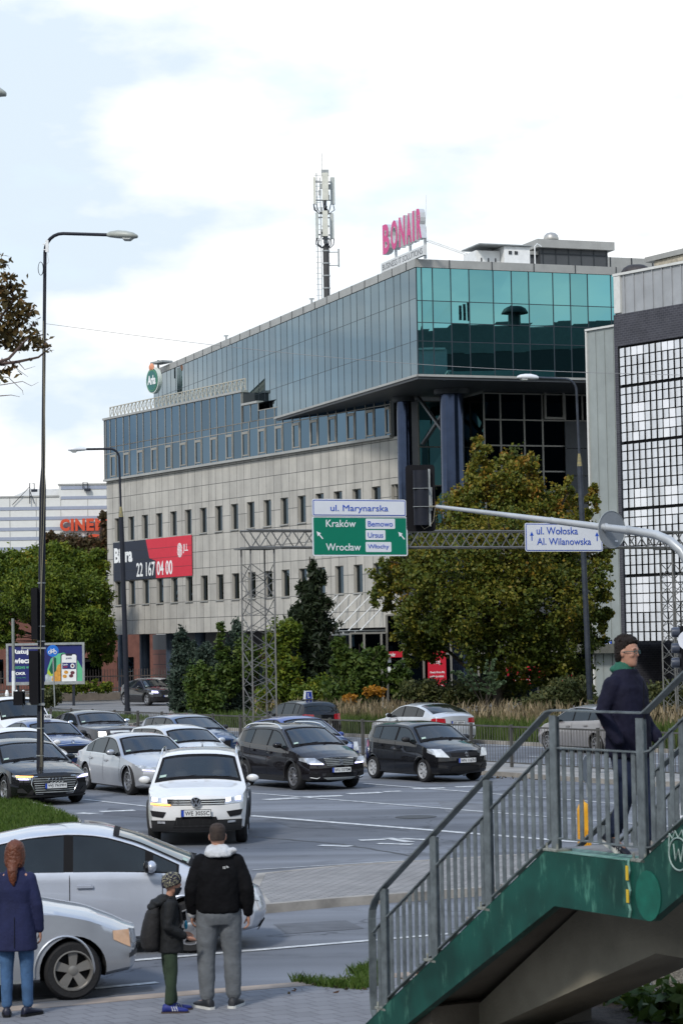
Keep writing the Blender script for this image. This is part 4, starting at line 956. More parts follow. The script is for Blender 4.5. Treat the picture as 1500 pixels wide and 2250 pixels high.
text_px('ul. Wołoska', q, 1178,1174,1268,1158, 'lettering', Ib, t, .052, .002); text_px('Al. Wilanowska', q, 1179,1197,1297,1182, 'lettering', Ib, t, .052, .002)
arrow(q, 1166,1178, 0, .34, Ib, t); arrow(q, 1309,1179, 0, .34, Ib, t)
# ================================================================== LAMP POSTS
M_pole = mat('lamp_pole_blueblack', (.010,.012,.020), .5, .0, var=.5, scale=1.5, dirt=(.022,.024,.030), spec=.2)
M_patina = mat('lamp_pole_patina', (.035,.042,.055), .55, .2, var=.6, scale=2.5, dirt=(.02,.025,.035))
def lamp_head(t, p, d, s=1.0, white=False):
    """luminaire starting at p pointing along d"""
    d = Vector(d).normalized(); up = Vector((0,0,1)); sd_ = d.cross(up)
    Mh = mat('lamp_white', (.68,.70,.72), .35, var=.08) if white else mat('lamp_grey_green', (.36,.38,.34), .4, var=.15)
    rings = []
    for k, (x, w_, zt2, zb2) in enumerate([(0,.05,.05,-.05),(.08,.09,.10,-.07),(.30,.14,.14,-.09),(.55,.16,.13,-.10),(.75,.13,.09,-.09),(.86,.07,.03,-.07),(.88,.02,0,-.05)]):
        ring = []
        for j in range(12):
            a = 2*math.pi*j/12; z_ = math.sin(a); ring.append(Vector(p)+d*(x*s)+sd_*(math.cos(a)*w_*s)+up*((zt2 if z_ > 0 else -zb2)*z_*s))
        rings.append(ring)
    mb = MB(); mb.loft(rings); h_ = mb.build('lamp_head', Mh, t, smooth=50)
    mb = MB(); rings = []
    for k, (x, w_, zb2) in enumerate([(.42,.08,.085),(.50,.12,.16),(.66,.11,.16),(.76,.06,.09)]):
        ring = [Vector(p)+d*(x*s)+sd_*(math.cos(2*math.pi*j/10)*w_*s)+up*((-zb2+.05+math.sin(2*math.pi*j/10)*.05)*s) for j in range(10)]; rings.append(ring)
    mb.loft(rings); mb.build('lamp_glass', mat('lamp_glass', (.45,.47,.45), .15, var=.1), h_, smooth=60)
def lamp(base, ub, vb_, utop, vtop, Y, arm_px, label, mpole, r0=.11, r1=.05, dens=0, white=False, s=1, joint=.62, patina=None):
    b = Vector(base); tp = P(utop, vtop, Y); 
    t = thing('street_lamp', b, label, 'street lamp')
    ax = arm_px; end = P(ax[0], ax[1], Y+ax[2])
    jz = b.z+(tp.z-b.z)*joint
    top = Vector((tp.x, Y, tp.z-.45)); jp = b+(top-b)*joint
    mb = MB(); mb.tube([b, jp-(top-b).normalized()*.35], [r0, r0*.92], 14); mb.tube([b, b+Vector((0,0,.5))], r0*1.25, 14); mb.build('pole', mpole, t, smooth=50)
    mb = MB(); mb.tube([jp-(top-b).normalized()*.35, jp+(top-b).normalized()*.15], [r0*.92, r1], 14); mb.build('taper', patina or mpole, t, smooth=50)
    d = (end-Vector((tp.x,Y,tp.z))); d.z *= 1
    pts = [jp+(top-b).normalized()*.15, top]
    for k in range(1, 7):
        a = k/6*math.pi/2; pts.append(top + Vector((0,0,.45))*math.sin(a) + d.normalized()*.45*(1-math.cos(a)))
    pts.append(end)
    mb = MB(); mb.tube(pts, r1, 10); mb.build('arm', mpole, t, smooth=50)
    lamp_head(t, end, d, s, white); return t
bL = G(88, 1768); bL.z = .1; YL = bL.y
L1 = lamp(bL, 88,1768, 99, 512, YL, (236,516,-.3), 'tall dark lamp post at the left on the grass island, curved arm pointing right', M_pole, .085, .04, s=.84, joint=.595)
pt = lambda u, v, dy=0: P(u, v, YL+dy)
mb = MB(); c = pt(104,541,-.1); mb.box(c, (.07,.05,.28)); mb.box(c+Vector((-.06,0,.05)), (.08,.02,.02)); mb.box(c+Vector((-.06,0,-.08)), (.08,.02,.02)); mb.build('radio_box', M_wpl, L1)
mb = MB(); c = pt(90,590,-.12)
for k in range(3): mb.tube([c+Vector((math.cos(a)*(.055+k*.004), k*.012, math.sin(a)*.155)) for a in [2*math.pi*i/20 for i in range(21)]], .006, 5, cap=False)
mb.build('cable_coil', M_black, L1)
mb = MB(); rj = random.Random(3)
pts = [pt(104,556,-.1), pt(108,575,-.1), pt(101,583,-.12)]; mb.tube(pts, .004, 4)
for ph in (0, 1.7):
    pts = []; z = 0
    for k in range(40):
        f_ = k/39; v_ = 705 + f_*(1745-705); u_ = 97.5-9*f_*1.02+ (3 if ph else 1.5)*math.sin(f_*9+ph*3) + (1.5 if ph else -1); pts.append(pt(u_, v_, -.12))
    mb.tube(pts, .010 if ph else .006, 5)
mb.build('taped_cables', mat('cable_olive', (.22,.20,.14), .7, var=.1), L1)
mb = MB()
for v_ in (1281, 1376, 1409, 1514, 1545, 1600, 1660): 
    f_ = (v_-512)/(1768-512); c = pt(98-10*f_, v_, 0); mb.lathe((c.x,c.y,c.z), [(.095,-.012),(.095,.012)], 14)
mb.build('straps', M_steel, L1)
b2 = P(281, 1575, 115); b2.z = .12
lamp(b2, 281,1575, 262, 986, 115, (190,987,-.3), 'slimmer lamp post in front of the stone facade, arm pointing left, yellow worn joint', M_pole, .13, .055, white=True, s=1.0, joint=.80, patina=mat('worn_yellow', (.25,.20,.06), .7, var=.6, scale=12, dirt=(.08,.09,.10)))
b3 = P(1297, 1590, 94); b3.z = .12
lamp(b3, 1297,1590, 1265, 834, 94, (1182,830,-.3), 'lamp post with flaking paint in front of the maple, white head on a left-pointing arm', M_patina, .115, .05, white=True, s=1.0, joint=.80, patina=MATS['worn_yellow'])
# lamp whose head just enters the frame, its post beyond the left edge
b4 = P(-300, 1900, 41); b4.z = .1
lamp(b4, 0,0, -300, 150, 41, (-86,187,-.2), 'lamp head just entering the picture at the upper left edge', M_pole, .09, .045, s=.95)
# overhead wire
mb = MB(); pts = []
for k in range(31):
    f_ = k/30; u_ = 100+f_*1480; v_ = 711+ f_*115 - 0 + 26*math.sin(f_*math.pi)*1.0 ; Yk = YL+f_*(44-YL); pts.append(P(u_, v_, Yk))
mb.tube(pts, .0055, 5); tag(mb.build('overhead_wire', mat('wire_grey', (.22,.22,.22), .6, var=0), loc=pts[0]), 'thin sagging overhead wire running right from the left lamp post', 'wire')
# ---- signal heads on the left post (seen from behind / the side)
M_sig = mat('signal_black', (.006,.006,.008), .6, var=.15, scale=2, spec=.15)
def sig_side(u0, v0, u1, v1, Y, label, grp=None, dy=.35, nv=3, dir_=(-1,0,0)):
    a = P(u0,v0,Y); b_ = P(u1,v1,Y); c = (a+b_)/2; w_ = abs(b_.x-a.x); h_ = abs(a.z-b_.z)
    t = thing('traffic_signal', (c.x,Y,c.z-h_/2), label, 'traffic light', grp)
    mb = MB(); mb.box(c, (w_*.62, dy*.6, h_)); mb.box(c+Vector((0,dy*.1,0)), (w_*.9, .02, h_*1.0)); mb.build('housing', M_sig, t)
    for k in range(nv):
        z_ = c.z+h_/2-h_*(k+.5)/nv; mb = MB(); ring = []
        rr_ = min(h_/nv*.40, .11)
        for yy in (c.y+dy*.31, c.y+dy*.31+.18):
            ring.append([Vector((c.x+math.cos(a_)*rr_, yy, z_+math.sin(a_)*rr_)) for a_ in [2*math.pi*i/14 for i in range(14)]])
        mb.loft(ring); mb.build('visor', M_sig, t)
    mb = MB(); px_ = P((u0+u1)/2+15, (v0+v1)/2, YL).x
    for s_ in (.45,-.45): mb.bar(c+Vector((0,0,s_*h_)), Vector((bL.x+.05+(c.z+s_*h_)/13*.1, YL, c.z+s_*h_)), .03,.03)
    mb.build('bracket', M_steel, t)
    return t
sig_side(67,1292,88,1405, YL-.1, 'slim black traffic signal strapped high on the left lamp post')
sig_side(62,1430,91,1547, YL-.15, 'lower black traffic signal strapped to the left lamp post above the bracket arm')
sig_side(28,1519,57,1549, YL-.2, 'small black pedestrian signal box out to the left of the lamp post', nv=1)
mb = MB(); a = P(50,1424,YL-.1); b_ = P(101,1424,YL-.1); mb.bar(a,b_,.03,.04); mb.box(a,(.05,.05,.06)); mb.bar(P(50,1546,YL-.12),P(99,1548,YL-.12),.04,.05); mb.bar(P(51,1549,YL-.12),P(51,1560,YL-.12),.02,.02)
mb.build('cross_arm', M_steel, L1)
# ================================================================== MAST ARM SIGNAL ON THE RIGHT
ma = thing('signal_mast_arm', P(1530,1900,38), 'curved pale grey signal mast arm reaching left from the right edge', 'mast arm')
pts2 = [P(958,1113,42)]
for (u,v,Y_) in ((1100,1130,41.2),(1210,1144,40.6),(1330,1159,40),(1400,1168,39.6),(1440,1175,39.4),(1470,1188,39.2),(1495,1210,39.05),(1512,1240,39)): pts2.append(P(u,v,Y_))
bb = pts2[-1].copy(); bb.z = .1; bb.x += .35; pts2.append(Vector((bb.x-.1, bb.y, pts2[-1].z-1.2))); pts2.append(bb)
rs = [.032,.042,.052,.062,.07,.075,.078,.08,.08,.085,.10]
# extra thickness where sections telescope
mb = MB(); mb.tube(pts2, rs, 14); mb.build('arm', mat('mast_paint', (.40,.42,.43), .4, .2, var=.12, scale=2), ma, smooth=60)
mb = MB()
for (u,v,Y_,r_) in ((1330,1159,40,.075),(1378,1165,39.7,.08),(1211,1144,40.6,.06)):
    c = P(u,v,Y_); mb.tube([c-Vector((.025,0,-.003)), c+Vector((.025,0,-.003))], r_, 14)
mb.build('collar', MATS['mast_paint'], ma, smooth=30)
def backboard_signal():
    Y = 42.1; a = P(890,1022,Y); b_ = P(957,1167,Y); c = (a+b_)/2; w_ = b_.x-a.x; h_ = a.z-b_.z
    t = thing('traffic_signal', (c.x,Y,c.z-h_/2), 'black traffic signal with backboard hanging on the mast arm end, seen from behind', 'traffic light')
    mb = MB(); mb.prism(rrect(c.x-w_/2,c.z-h_/2,c.x+w_/2,c.z+h_/2,.06), (0,Y,0), (1,0,0), (0,0,1), (0,.012,0)); mb.build('backboard', M_sig, t)
    Mh = mat('signal_housing', (.014,.016,.024), .4, var=.2, spec=.3)
    mb = MB(); rings = []
    for z_ in (c.z-h_*.41, c.z+h_*.41):
        rings.append([Vector((c.x-.0+math.cos(a_)*w_*.26, Y-.10+math.sin(a_)*.11, z_)) for a_ in [2*math.pi*i/16 for i in range(16)]])
    mb.loft(rings); 
    mb.build('housing', Mh, t, smooth=40)
    mb = MB()
    for k in range(1,3): mb.box((c.x, Y-.12, c.z-h_*.41+h_*.82*k/3), (w_*.54,.20,.008))
    mb.box((c.x+w_*.30, Y-.08, c.z), (.035,.04,h_*.86)); mb.box((c.x+w_*.36,Y-.06,c.z-.02),(.03,.03,h_*.35)); mb.build('mounting_rail', M_steel, t)
    for k in range(3):
        mb = MB(); z_ = c.z+h_*.27-h_*.27*k; mb.loft([[Vector((c.x+math.cos(a_)*.11, yy, z_+math.sin(a_)*.11)) for a_ in [2*math.pi*i/14 for i in range(14)]] for yy in (Y+.013, Y+.2)]); mb.build('visor', M_sig, t)
    mb = MB(); p0 = P(958,1113,42); mb.tube([p0, p0+Vector((-.12,-.02,.0)), Vector((c.x+w_*.33,Y-.09,p0.z+.02))], .014, 6)
    mb.tube([p0+Vector((-.02,0,-.01)), Vector((c.x+w_*.42,Y-.1,p0.z-.25)), Vector((c.x+w_*.30,Y-.1,c.z-h_*.42)), Vector((c.x+w_*.1,Y-.1,c.z-h_*.47)), Vector((c.x-.02,Y-.1,c.z-h_*.40))], .006, 5)
    mb.build('wiring', MATS['cable_olive'], t)
backboard_signal()
def disc_sign(u, v, Y, rx, rz_, label, ang, face=(0,1), pole=False, arm=None):
    c = P(u, v, Y); t = thing('round_sign', c, label, 'road sign'); d = Vector((math.cos(ang), math.sin(ang), 0)); n_ = Vector((d.y,-d.x,0))
    r = rz_; mb = MB(); poly = [(math.cos(a)*r, math.sin(a)*r) for a in [2*math.pi*i/32 for i in range(32)]]
    mb.prism(poly, c, d, (0,0,1), n_*.012); mb.build('plate', mat('sign_back_grey', (.24,.26,.28), .5, .3, var=.1), t)
    mb = MB(); pts = [c+d*p[0]+Vector((0,0,p[1]))+n_*.012 for p in poly]; mb.tube(pts+[pts[0]], .009, 6, cap=False); mb.build('rim', M_steel, t)
    mb = MB(); mb.box(c+d*r*.3-Vector((0,0,r*.62))+n_*.018, (.07,.004,.03), d, n_); mb.build('sticker', M_wpl, t)
    return t, c
disc_sign(1342,1163.5,40.15,.3,.315, 'back of a round grey road sign fixed to the mast arm', R(38))
t, c = disc_sign(1287,1690,54,.2,.31, 'back of a low round sign seen between the stair balusters', R(62)); 
mb = MB(); mb.tube([Vector((c.x+.02,c.y+.05,.0)), c+Vector((.02,.05,.25))], .03, 8); mb.build('pole', M_steel, t)
# signal with grey visors at right edge
rs_ = thing('traffic_signal', P(1500,1500,39), 'traffic signal at the right edge with three grey-blue visors pointing left', 'traffic light')
Y = 38.8; M_vis = mat('visor_greyblue', (.05,.06,.085), .35, var=.1)
a = P(1491,1375,Y); b_ = P(1520,1490,Y); mb = MB(); mb.box((a+b_)/2, (abs(b_.x-a.x), .3, a.z-b_.z)); mb.build('housing', M_sig, rs_)
for v_ in (1389,1424,1456):
    c = P(1491, v_, Y); mb = MB(); ring = []
    for xx, r_ in ((0,.085),(-.06,.085),(-.125,.075)): ring.append([Vector((c.x+xx, c.y+math.cos(a_)*r_, c.z+math.sin(a_)*r_)) for a_ in [2*math.pi*i/16 for i in range(16)]])
    mb.loft(ring); mb.build('visor', M_vis, rs_, smooth=40)
mb = MB(); c = P(1510,1407,38.4); mb.prism([(math.cos(a_)*.16, math.sin(a_)*.16) for a_ in [2*math.pi*i/24 for i in range(24)]], c, (1,0,0), (0,0,1), (0,.02,0)); tag(mb.build('round_sign_plate', M_swhite, loc=c), 'pale round sign plate cut by the right picture edge', 'road sign')
# yellow bollard & white/blue bollard beyond the landing
yb = thing('yellow_bollard', G(1287,1935), 'ribbed yellow plastic bollard behind the stair landing', 'bollard'); p = G(1285,1935)
M_yel = mat('yellow_plastic', (.62,.30,.012), .45, var=.15, scale=3)
mb = MB(); mb.box(p+Vector((0,0,.5)), (.19,.17,1.0)); 
for k in range(-2,3): mb.box(p+Vector((k*.036,-.09,.4)), (.016,.03,.72))
mb.build('body', M_yel, yb)
mb = MB(); rings = [[Vector((p.x+math.cos(a_)*r_*1.05, p.y+math.sin(a_)*r_*.9, z_)) for a_ in [2*math.pi*i/16 for i in range(16)]] for r_, z_ in ((.095,1.0),(.095,1.06),(.07,1.13),(.03,1.16),(.012,1.17),(.012,1.2))]; mb.loft(rings); mb.build('cap', M_yel, yb, smooth=50)
wb = thing('keep_right_bollard', G(1490,1960), 'white sign post with blue stripes at the right edge beyond the landing', 'bollard'); p = G(1492,1950)
mb = MB(); mb.box(p+Vector((0,0,.6)), (.20,.06,1.2)); mb.build('body', M_swhite, wb)
for k in range(3): mb = MB(); mb.box(p+Vector((-.03,-.035,.12+k*.26)), (.15,.012,.12)); mb.build('stripe', mat('stripe_blue', (.02,.12,.5), .4, var=.05), wb)
# ================================================================== VEGETATION
def noise_t(rng, n): return np.clip(rng.normal(.5,.2,n), 0, 1)
def leaves(name, blobs, n, size, mtl, parent=None, loc=None, seed=0, shell=.55, tintb=None, clus=28, flat=.0, aspect=1.6, sig=.13, off=None, ltype='quad', droop=0):
    rng = np.random.default_rng(seed); bl = np.array(blobs, float); vol = bl[:,3]*bl[:,4]*bl[:,5]; p_ = vol**.55; p_ /= p_.sum()
    nc = max(4, n//clus); bi = rng.choice(len(bl), nc, p=p_); d = rng.normal(size=(nc,3)); d /= np.linalg.norm(d,axis=1)[:,None]
    r_ = shell + (1-shell)*rng.random(nc)**.6; r_ *= rng.uniform(.86,1.1,nc)
    cc = bl[bi,:3] + d*bl[bi,3:6]*r_[:,None]; ctint = np.clip(rng.normal(.5,.22,nc),0,1)
    li = rng.integers(0,nc,n); mr_ = bl[bi,3:6].mean(axis=1)[li]
    pos = cc[li] + rng.normal(size=(n,3))*(sig*np.clip(mr_,.4,2.2))[:,None]
    nr = rng.normal(size=(n,3)); nr[:,2] = nr[:,2]*(1-flat)+flat*1.5+.25; nr /= np.linalg.norm(nr,axis=1)[:,None]
    a = np.cross(nr, rng.normal(size=(n,3))); a /= np.linalg.norm(a,axis=1)[:,None]; b = np.cross(nr,a)
    s_ = size*rng.uniform(.6,1.35,n)
    if droop: a[:,2] -= droop; a /= np.linalg.norm(a,axis=1)[:,None]
    hx = a*(s_*aspect*.5)[:,None]; hy = b*(s_*.5)[:,None]
    v = np.empty((n,4,3)); v[:,0] = pos-hx; v[:,1] = pos-hy*.9+hx*.1+nr*(s_*.12)[:,None]; v[:,2] = pos+hx; v[:,3] = pos+hy*.9+hx*.1+nr*(s_*.12)[:,None]
    pos_min = bl[:,2].min()-bl[:,5].max(); top = (bl[:,2]+bl[:,5]).max()
    t_ = np.clip(ctint[li]*.6+rng.random(n)*.4 + (tintb(pos) if tintb else 0), 0, 1)
    me = bpy.data.meshes.new(name); v = v.reshape(-1,3)
    o_ = np.array(ORG[parent.name][:] if parent is not None else (loc[:] if loc is not None else (0,0,0)))
    me.vertices.add(len(v)); me.vertices.foreach_set('co', (v-o_).ravel()); me.loops.add(n*4); me.loops.foreach_set('vertex_index', np.arange(n*4, dtype=np.int32))
    me.polygons.add(n); me.polygons.foreach_set('loop_start', np.arange(0,n*4,4,dtype=np.int32)); me.polygons.foreach_set('loop_total', np.full(n,4,dtype=np.int32))
    me.update(calc_edges=True); at = me.attributes.new('tint','FLOAT','FACE'); at.data.foreach_set('value', t_.astype(np.float32)); me.materials.append(mtl)
    o = bpy.data.objects.new(name, me); COL.objects.link(o)
    if parent is not None: o.parent = parent; ORG[o.name] = ORG[parent.name]
    elif loc is not None: o.location = loc
    return o
def trunk(parent, base, h, r, blobs, seed=0, nb=14, m_=None, start=.25):
    rng = random.Random(seed); mb = MB(); pts = []; x, y = base.x, base.y
    for k in range(8):
        f_ = k/7; pts.append(Vector((x+math.sin(f_*3+seed)*.12*h*.1, y+math.cos(f_*2+seed)*.08*h*.1, base.z+h*f_)))
    mb.tube(pts, [r*(1-.85*k/7) for k in range(8)], 9)
    for i in range(nb):
        bl = rng.choice(blobs); f_ = rng.uniform(start,.9); p0 = pts[int(f_*7)]; e = Vector((bl[0]+rng.uniform(-.6,.6)*bl[3], bl[1]+rng.uniform(-.6,.6)*bl[4], bl[2]+rng.uniform(-.6,.7)*bl[5]))
        if e.z < p0.z: e.z = p0.z+.2
        md = (p0+e)/2+Vector((rng.uniform(-.3,.3),rng.uniform(-.3,.3),rng.uniform(-.1,.4))); rb_ = r*(1-.85*f_)*.55
        mb.tube([p0, md, e], [rb_, rb_*.6, rb_*.2], 6)
        for j in range(2):
            e2 = e+Vector((rng.uniform(-.5,.5)*bl[3], rng.uniform(-.5,.5)*bl[4], rng.uniform(-.2,.5)*bl[5])); mb.tube([md, (md+e2)/2+Vector((0,0,.1)), e2], [rb_*.45, rb_*.3, rb_*.12], 5)
    return mb.build('trunk', m_ or M_bark, parent, smooth=60)
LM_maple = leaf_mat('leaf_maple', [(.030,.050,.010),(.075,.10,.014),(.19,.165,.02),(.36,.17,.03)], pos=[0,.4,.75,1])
LM_ac = leaf_mat('leaf_acacia', [(.024,.050,.010),(.080,.125,.014),(.17,.20,.02),(.42,.27,.03)], pos=[0,.4,.8,1])
LM_spr = leaf_mat('leaf_spruce', [(.010,.018,.009),(.020,.032,.013),(.04,.052,.022)])
LM_jun = leaf_mat('leaf_juniper', [(.020,.034,.026),(.042,.066,.046),(.085,.115,.085)])
LM_lime = leaf_mat('leaf_lime', [(.022,.045,.010),(.055,.095,.016),(.12,.15,.03)])
LM_rust = leaf_mat('leaf_rust', [(.035,.035,.015),(.07,.05,.02),(.14,.06,.03)])
LM_bush = leaf_mat('leaf_bush', [(.03,.045,.016),(.07,.085,.03),(.15,.14,.05)])
LM_near = leaf_mat('leaf_near', [(.05,.04,.015),(.10,.075,.025),(.20,.10,.03)])
def bpx(u, v, Y, ru, rv, ry=None):
    c = P(u, v, Y); k = Y/FPX; return (c.x, c.y, c.z, ru*k, (ry if ry else ru*.9)*k if ry is None or ry > 20 else ry, rv*k)
def tree(nm, base, blobs, n, size, m_, label, cat='tree', seed=1, h=None, r=.2, group=None, nb=14, **kw):
    t = thing(nm, base, label, cat, group)
    top = max(b[2]+b[5]*.6 for b in blobs)
    trunk(t, Vector(base), (h or top-base[2]), r, blobs, seed, nb)
    leaves('crown', blobs, n, size, m_, t, seed=seed, **kw); return t
# big maple
Ym = 100; base = P(1095, 1585, Ym); base.z = .1
mbl = [bpx(1056,995,Ym,22,42), bpx(1170,1010,Ym,16,30), bpx(1245,1075,Ym,16,35), bpx(1300,1075,Ym,16,35), bpx(1058,1050,Ym,34,60), bpx(1060,1110,Ym,75,70), bpx(1135,1060,Ym,55,70), bpx(1180,1110,Ym,60,60), bpx(1290,1105,Ym,22,50), bpx(1245,1120,Ym+1,32,45),
       bpx(985,1150,Ym,70,75), bpx(900,1245,Ym,60,60), bpx(860,1265,Ym-1,48,45), bpx(850,1310,Ym,35,35), bpx(1000,1260,Ym-2,100,95), bpx(1120,1220,Ym-2,110,100), bpx(1230,1190,Ym,85,80), bpx(1300,1200,Ym+1,45,55),
       bpx(1290,1290,Ym-1,55,60), bpx(1200,1320,Ym-2,100,85), bpx(1060,1340,Ym-2.5,110,80), bpx(950,1350,Ym-1,80,60), bpx(930,1400,Ym,60,45), bpx(1100,1420,Ym-1.5,110,60), bpx(1230,1420,Ym-1,80,60), bpx(1300,1380,Ym,40,45),
       bpx(1330,1240,Ym,26,14), bpx(1325,1310,Ym,28,12), bpx(1315,1350,Ym,30,14), bpx(1240,1480,Ym,50,25), bpx(920,1440,Ym,35,25), bpx(1150,1490,Ym,70,25)]
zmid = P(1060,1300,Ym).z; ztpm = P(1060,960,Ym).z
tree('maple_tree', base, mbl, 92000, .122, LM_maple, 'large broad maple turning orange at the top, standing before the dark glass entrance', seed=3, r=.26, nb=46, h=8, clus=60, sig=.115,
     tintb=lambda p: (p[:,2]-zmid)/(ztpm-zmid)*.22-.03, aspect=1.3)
# dark spruce
Ys = 112; base = P(682,1570,Ys); base.z = .1
sb = [bpx(688-i*1.5+((-1)**i)*8, 1270+i*27, Ys, 16+i*8.2, 20) for i in range(11)] + [bpx(686,1250,Ys,6,18)]
tree('spruce_tree', base, sb, 26000, .13, LM_spr, 'dark spruce with drooping branches left of the entrance canopy', seed=5, r=.18, nb=26, h=7.6, flat=.3, aspect=2.6, sig=.18, droop=.6, shell=.3)
# junipers (columnar, blue green)
jn = [('juniper_shrub', 400, 1568, 124, [bpx(397,1410,124,16,30), bpx(400,1455,124,24,40), bpx(398,1500,124,30,45), bpx(405,1540,124,30,30), bpx(414,1430,124,18,30)], 'broad blue-green juniper nearest the black car on the access road'),
      ('juniper_shrub', 455, 1572, 122, [bpx(450,1440,122,20,30), bpx(452,1490,122,30,50), bpx(455,1545,122,34,40)], 'shorter blue-green juniper between the broad one and the tall one'),
      ('juniper_shrub', 520, 1574, 120, [bpx(524,1395,120,16,32), bpx(515,1440,120,30,40), bpx(522,1490,120,36,50), bpx(520,1545,120,40,40)], 'tallest blue-green juniper just left of the gantry leg')]
for k, (nm, u, v, Y_, bl_, lab) in enumerate(jn):
    base = P(u, v, Y_); base.z = .1; tree(nm, base, bl_, 9000, .10, LM_jun, lab, 'shrub', seed=20+k, h=3.5, r=.09, nb=8, group='blue-green junipers on the verge', aspect=2.2, sig=.16, shell=.35)
shr = [('leafy_shrub', 432, 1560, 118, [bpx(440,1500,118,32,45), bpx(455,1540,118,40,35)], LM_lime, 'light green leafy shrub in front of the junipers', 6000, .13),
       ('birch_sapling', 488, 1560, 119, [bpx(484,1385,119,9,22), bpx(487,1430,119,14,30), bpx(500,1490,119,28,40), bpx(540,1450,119,26,50)], LM_lime, 'thin pale green sapling poking above the junipers', 5000, .13),
       ('privet_shrub', 625, 1565, 110, [bpx(610,1420,110,26,60), bpx(625,1480,110,36,60), bpx(600,1540,110,40,40), bpx(640,1390,110,20,30)], LM_ac, 'mid green shrub between the gantry leg and the spruce', 9000, .12),
       ('ash_sapling', 790, 1565, 104, [bpx(745,1420,104,14,24), bpx(760,1460,104,30,34), bpx(800,1480,104,44,50), bpx(770,1520,104,60,35), bpx(838,1440,104,12,30), bpx(880,1500,104,22,40)], LM_lime, 'bright green ash sapling growing before the bank entrance', 9000, .15),
       ('round_shrub', 720, 1568, 106, [bpx(720,1520,106,40,30), bpx(680,1530,106,40,30)], LM_ac, 'low round shrub right of the spruce foot', 5000, .11),
       ('dogwood_shrub', 1255, 1590, 95, [bpx(1255,1515,95,50,30), bpx(1220,1540,95,40,30), bpx(1180,1555,95,50,25)], LM_bush, 'grey-green dogwood shrub right of the maple behind the lamp post', 7000, .11),
       ('corner_shrub', 1380, 1590, 93, [bpx(1340,1560,93,50,30), bpx(1410,1550,93,50,40), bpx(1470,1540,93,40,50)], LM_bush, 'shrub with small yellow blooms in front of the dark entrance at right', 7000, .11),
       ('dark_shrub', 960, 1570, 101, [bpx(930,1520,101,50,25), bpx(1010,1525,101,60,25), bpx(1090,1520,101,60,25)], LM_bush, 'low dark shrub under the left side of the maple', 7000, .11),
       ('island_shrub', 118, 1545, 140, [bpx(108,1535,140,24,20), bpx(125,1525,140,14,20)], LM_bush, 'small rounded bush beside the bicycle sign post', 2500, .11)]
for k, (nm, u, v, Y_, bl_, m_, lab, n_, s_) in enumerate(shr):
    base = P(u, v, Y_); base.z = .1; tree(nm, base, bl_, n_, s_, m_, lab, 'shrub', seed=40+k, h=max(b[2] for b in bl_), r=.05, nb=8, aspect=1.6, sig=.16, shell=.3)
# goldenrod flowers
LM_or = leaf_mat('petal_orange', [(.25,.12,.02),(.42,.19,.02),(.5,.28,.04)])
for k,(u,v,ru,lab) in enumerate(((822,1520,26,'orange flowering clump below the ash sapling'),(768,1535,16,'small orange flowering clump left of the bigger one'),(1462,1530,14,'yellow flower clump at the far right by the dark entrance'))):
    c = P(u, v+45, 99); c.z = .1; t = thing('flower_clump', c, lab, 'flowers', 'orange flower clumps')
    mb = MB(); rj = random.Random(k)
    for i in range(24): x_ = rj.uniform(-.4,.4); mb.tube([c+Vector((x_*.5,rj.uniform(-.2,.2),0)), c+Vector((x_,rj.uniform(-.2,.2),P(u,v,99).z-c.z+rj.uniform(-.2,.1)))], .012, 4)
    mb.build('stems', MATS['leaf_bush'], t)
    leaves('blossom', [bpx(u,v,99,ru,10,None)], 900, .07, LM_or, t, seed=60+k, shell=.1)
# robinia-like sprig with paired round leaves
sp = thing('round_leaved_sapling', P(1060,1590,92), 'pale sapling with rows of round leaves rising from the dry grass', 'sapling'); sp_base = P(1065,1560,92)
LM_sp = leaf_mat('leaf_pale', [(.06,.10,.05),(.12,.18,.09),(.20,.26,.14)])
mb = MB(); lv_ = []
for (u1,v1,bend) in ((1078,1452,3),(1001,1478,-8),(1030,1475,-4),(1100,1500,6),(1085,1480,2)):
    e = P(u1,v1,92); pts = [sp_base+(e-sp_base)*f_+Vector((0,0,.25*math.sin(f_*math.pi))) for f_ in np.linspace(0,1,9)]; mb.tube(pts, [.02]*4+[.012]*5, 5)
    for i, p in enumerate(pts[3:]):
        for s_ in (-1,1):
            for j in range(2): lv_.append((p.x+s_*(.09+.05*j), p.y-.05*j, p.z+.02, .06,.05,.06))
mb.build('stem', M_bark, sp); leaves('foliage', lv_, 1500, .11, LM_sp, sp, seed=77, shell=.1, aspect=1.1, sig=.02, clus=4)
# left trees
base = P(150,1540,165); base.z = .1
YA = 160
bl_ = [bpx(60,1235,YA,60,30), bpx(20,1260,YA,50,45), bpx(120,1225,YA,55,35), bpx(180,1260,YA,60,45), bpx(215,1240,YA,30,30), bpx(100,1300,YA-3,85,60), bpx(200,1310,YA-2,50,60), bpx(30,1330,YA-1,45,40), bpx(170,1370,YA-3,70,45), bpx(215,1390,YA-2,40,45), bpx(220,1435,YA,30,30), bpx(120,1400,YA,45,25), bpx(20,1390,YA,30,35), bpx(-30,1290,YA,50,80)]
tree('acacia_tree', base, bl_, 82000, .13, LM_ac, 'wide yellow-green acacia at the left behind the billboard', seed=8, r=.35, nb=40, h=9, clus=80, sig=.12, shell=.3, tintb=lambda p: (p[:,2]-9)/8*.12-.03, aspect=2.0)
base = P(215,1540,200); base.z = .1
tree('reddish_tree', base, [bpx(150,1205,200,46,26), bpx(112,1184,200,16,14), bpx(205,1215,200,38,30), bpx(228,1140,200,9,20), bpx(232,1175,200,9,30), bpx(180,1240,200,50,36)], 22000, .20, LM_rust, 'reddish-brown tree in front of the striped cinema wall', seed=9, r=.3, nb=24, h=12, clus=26, sig=.13)
base = P(300,1540,205); base.z = .1
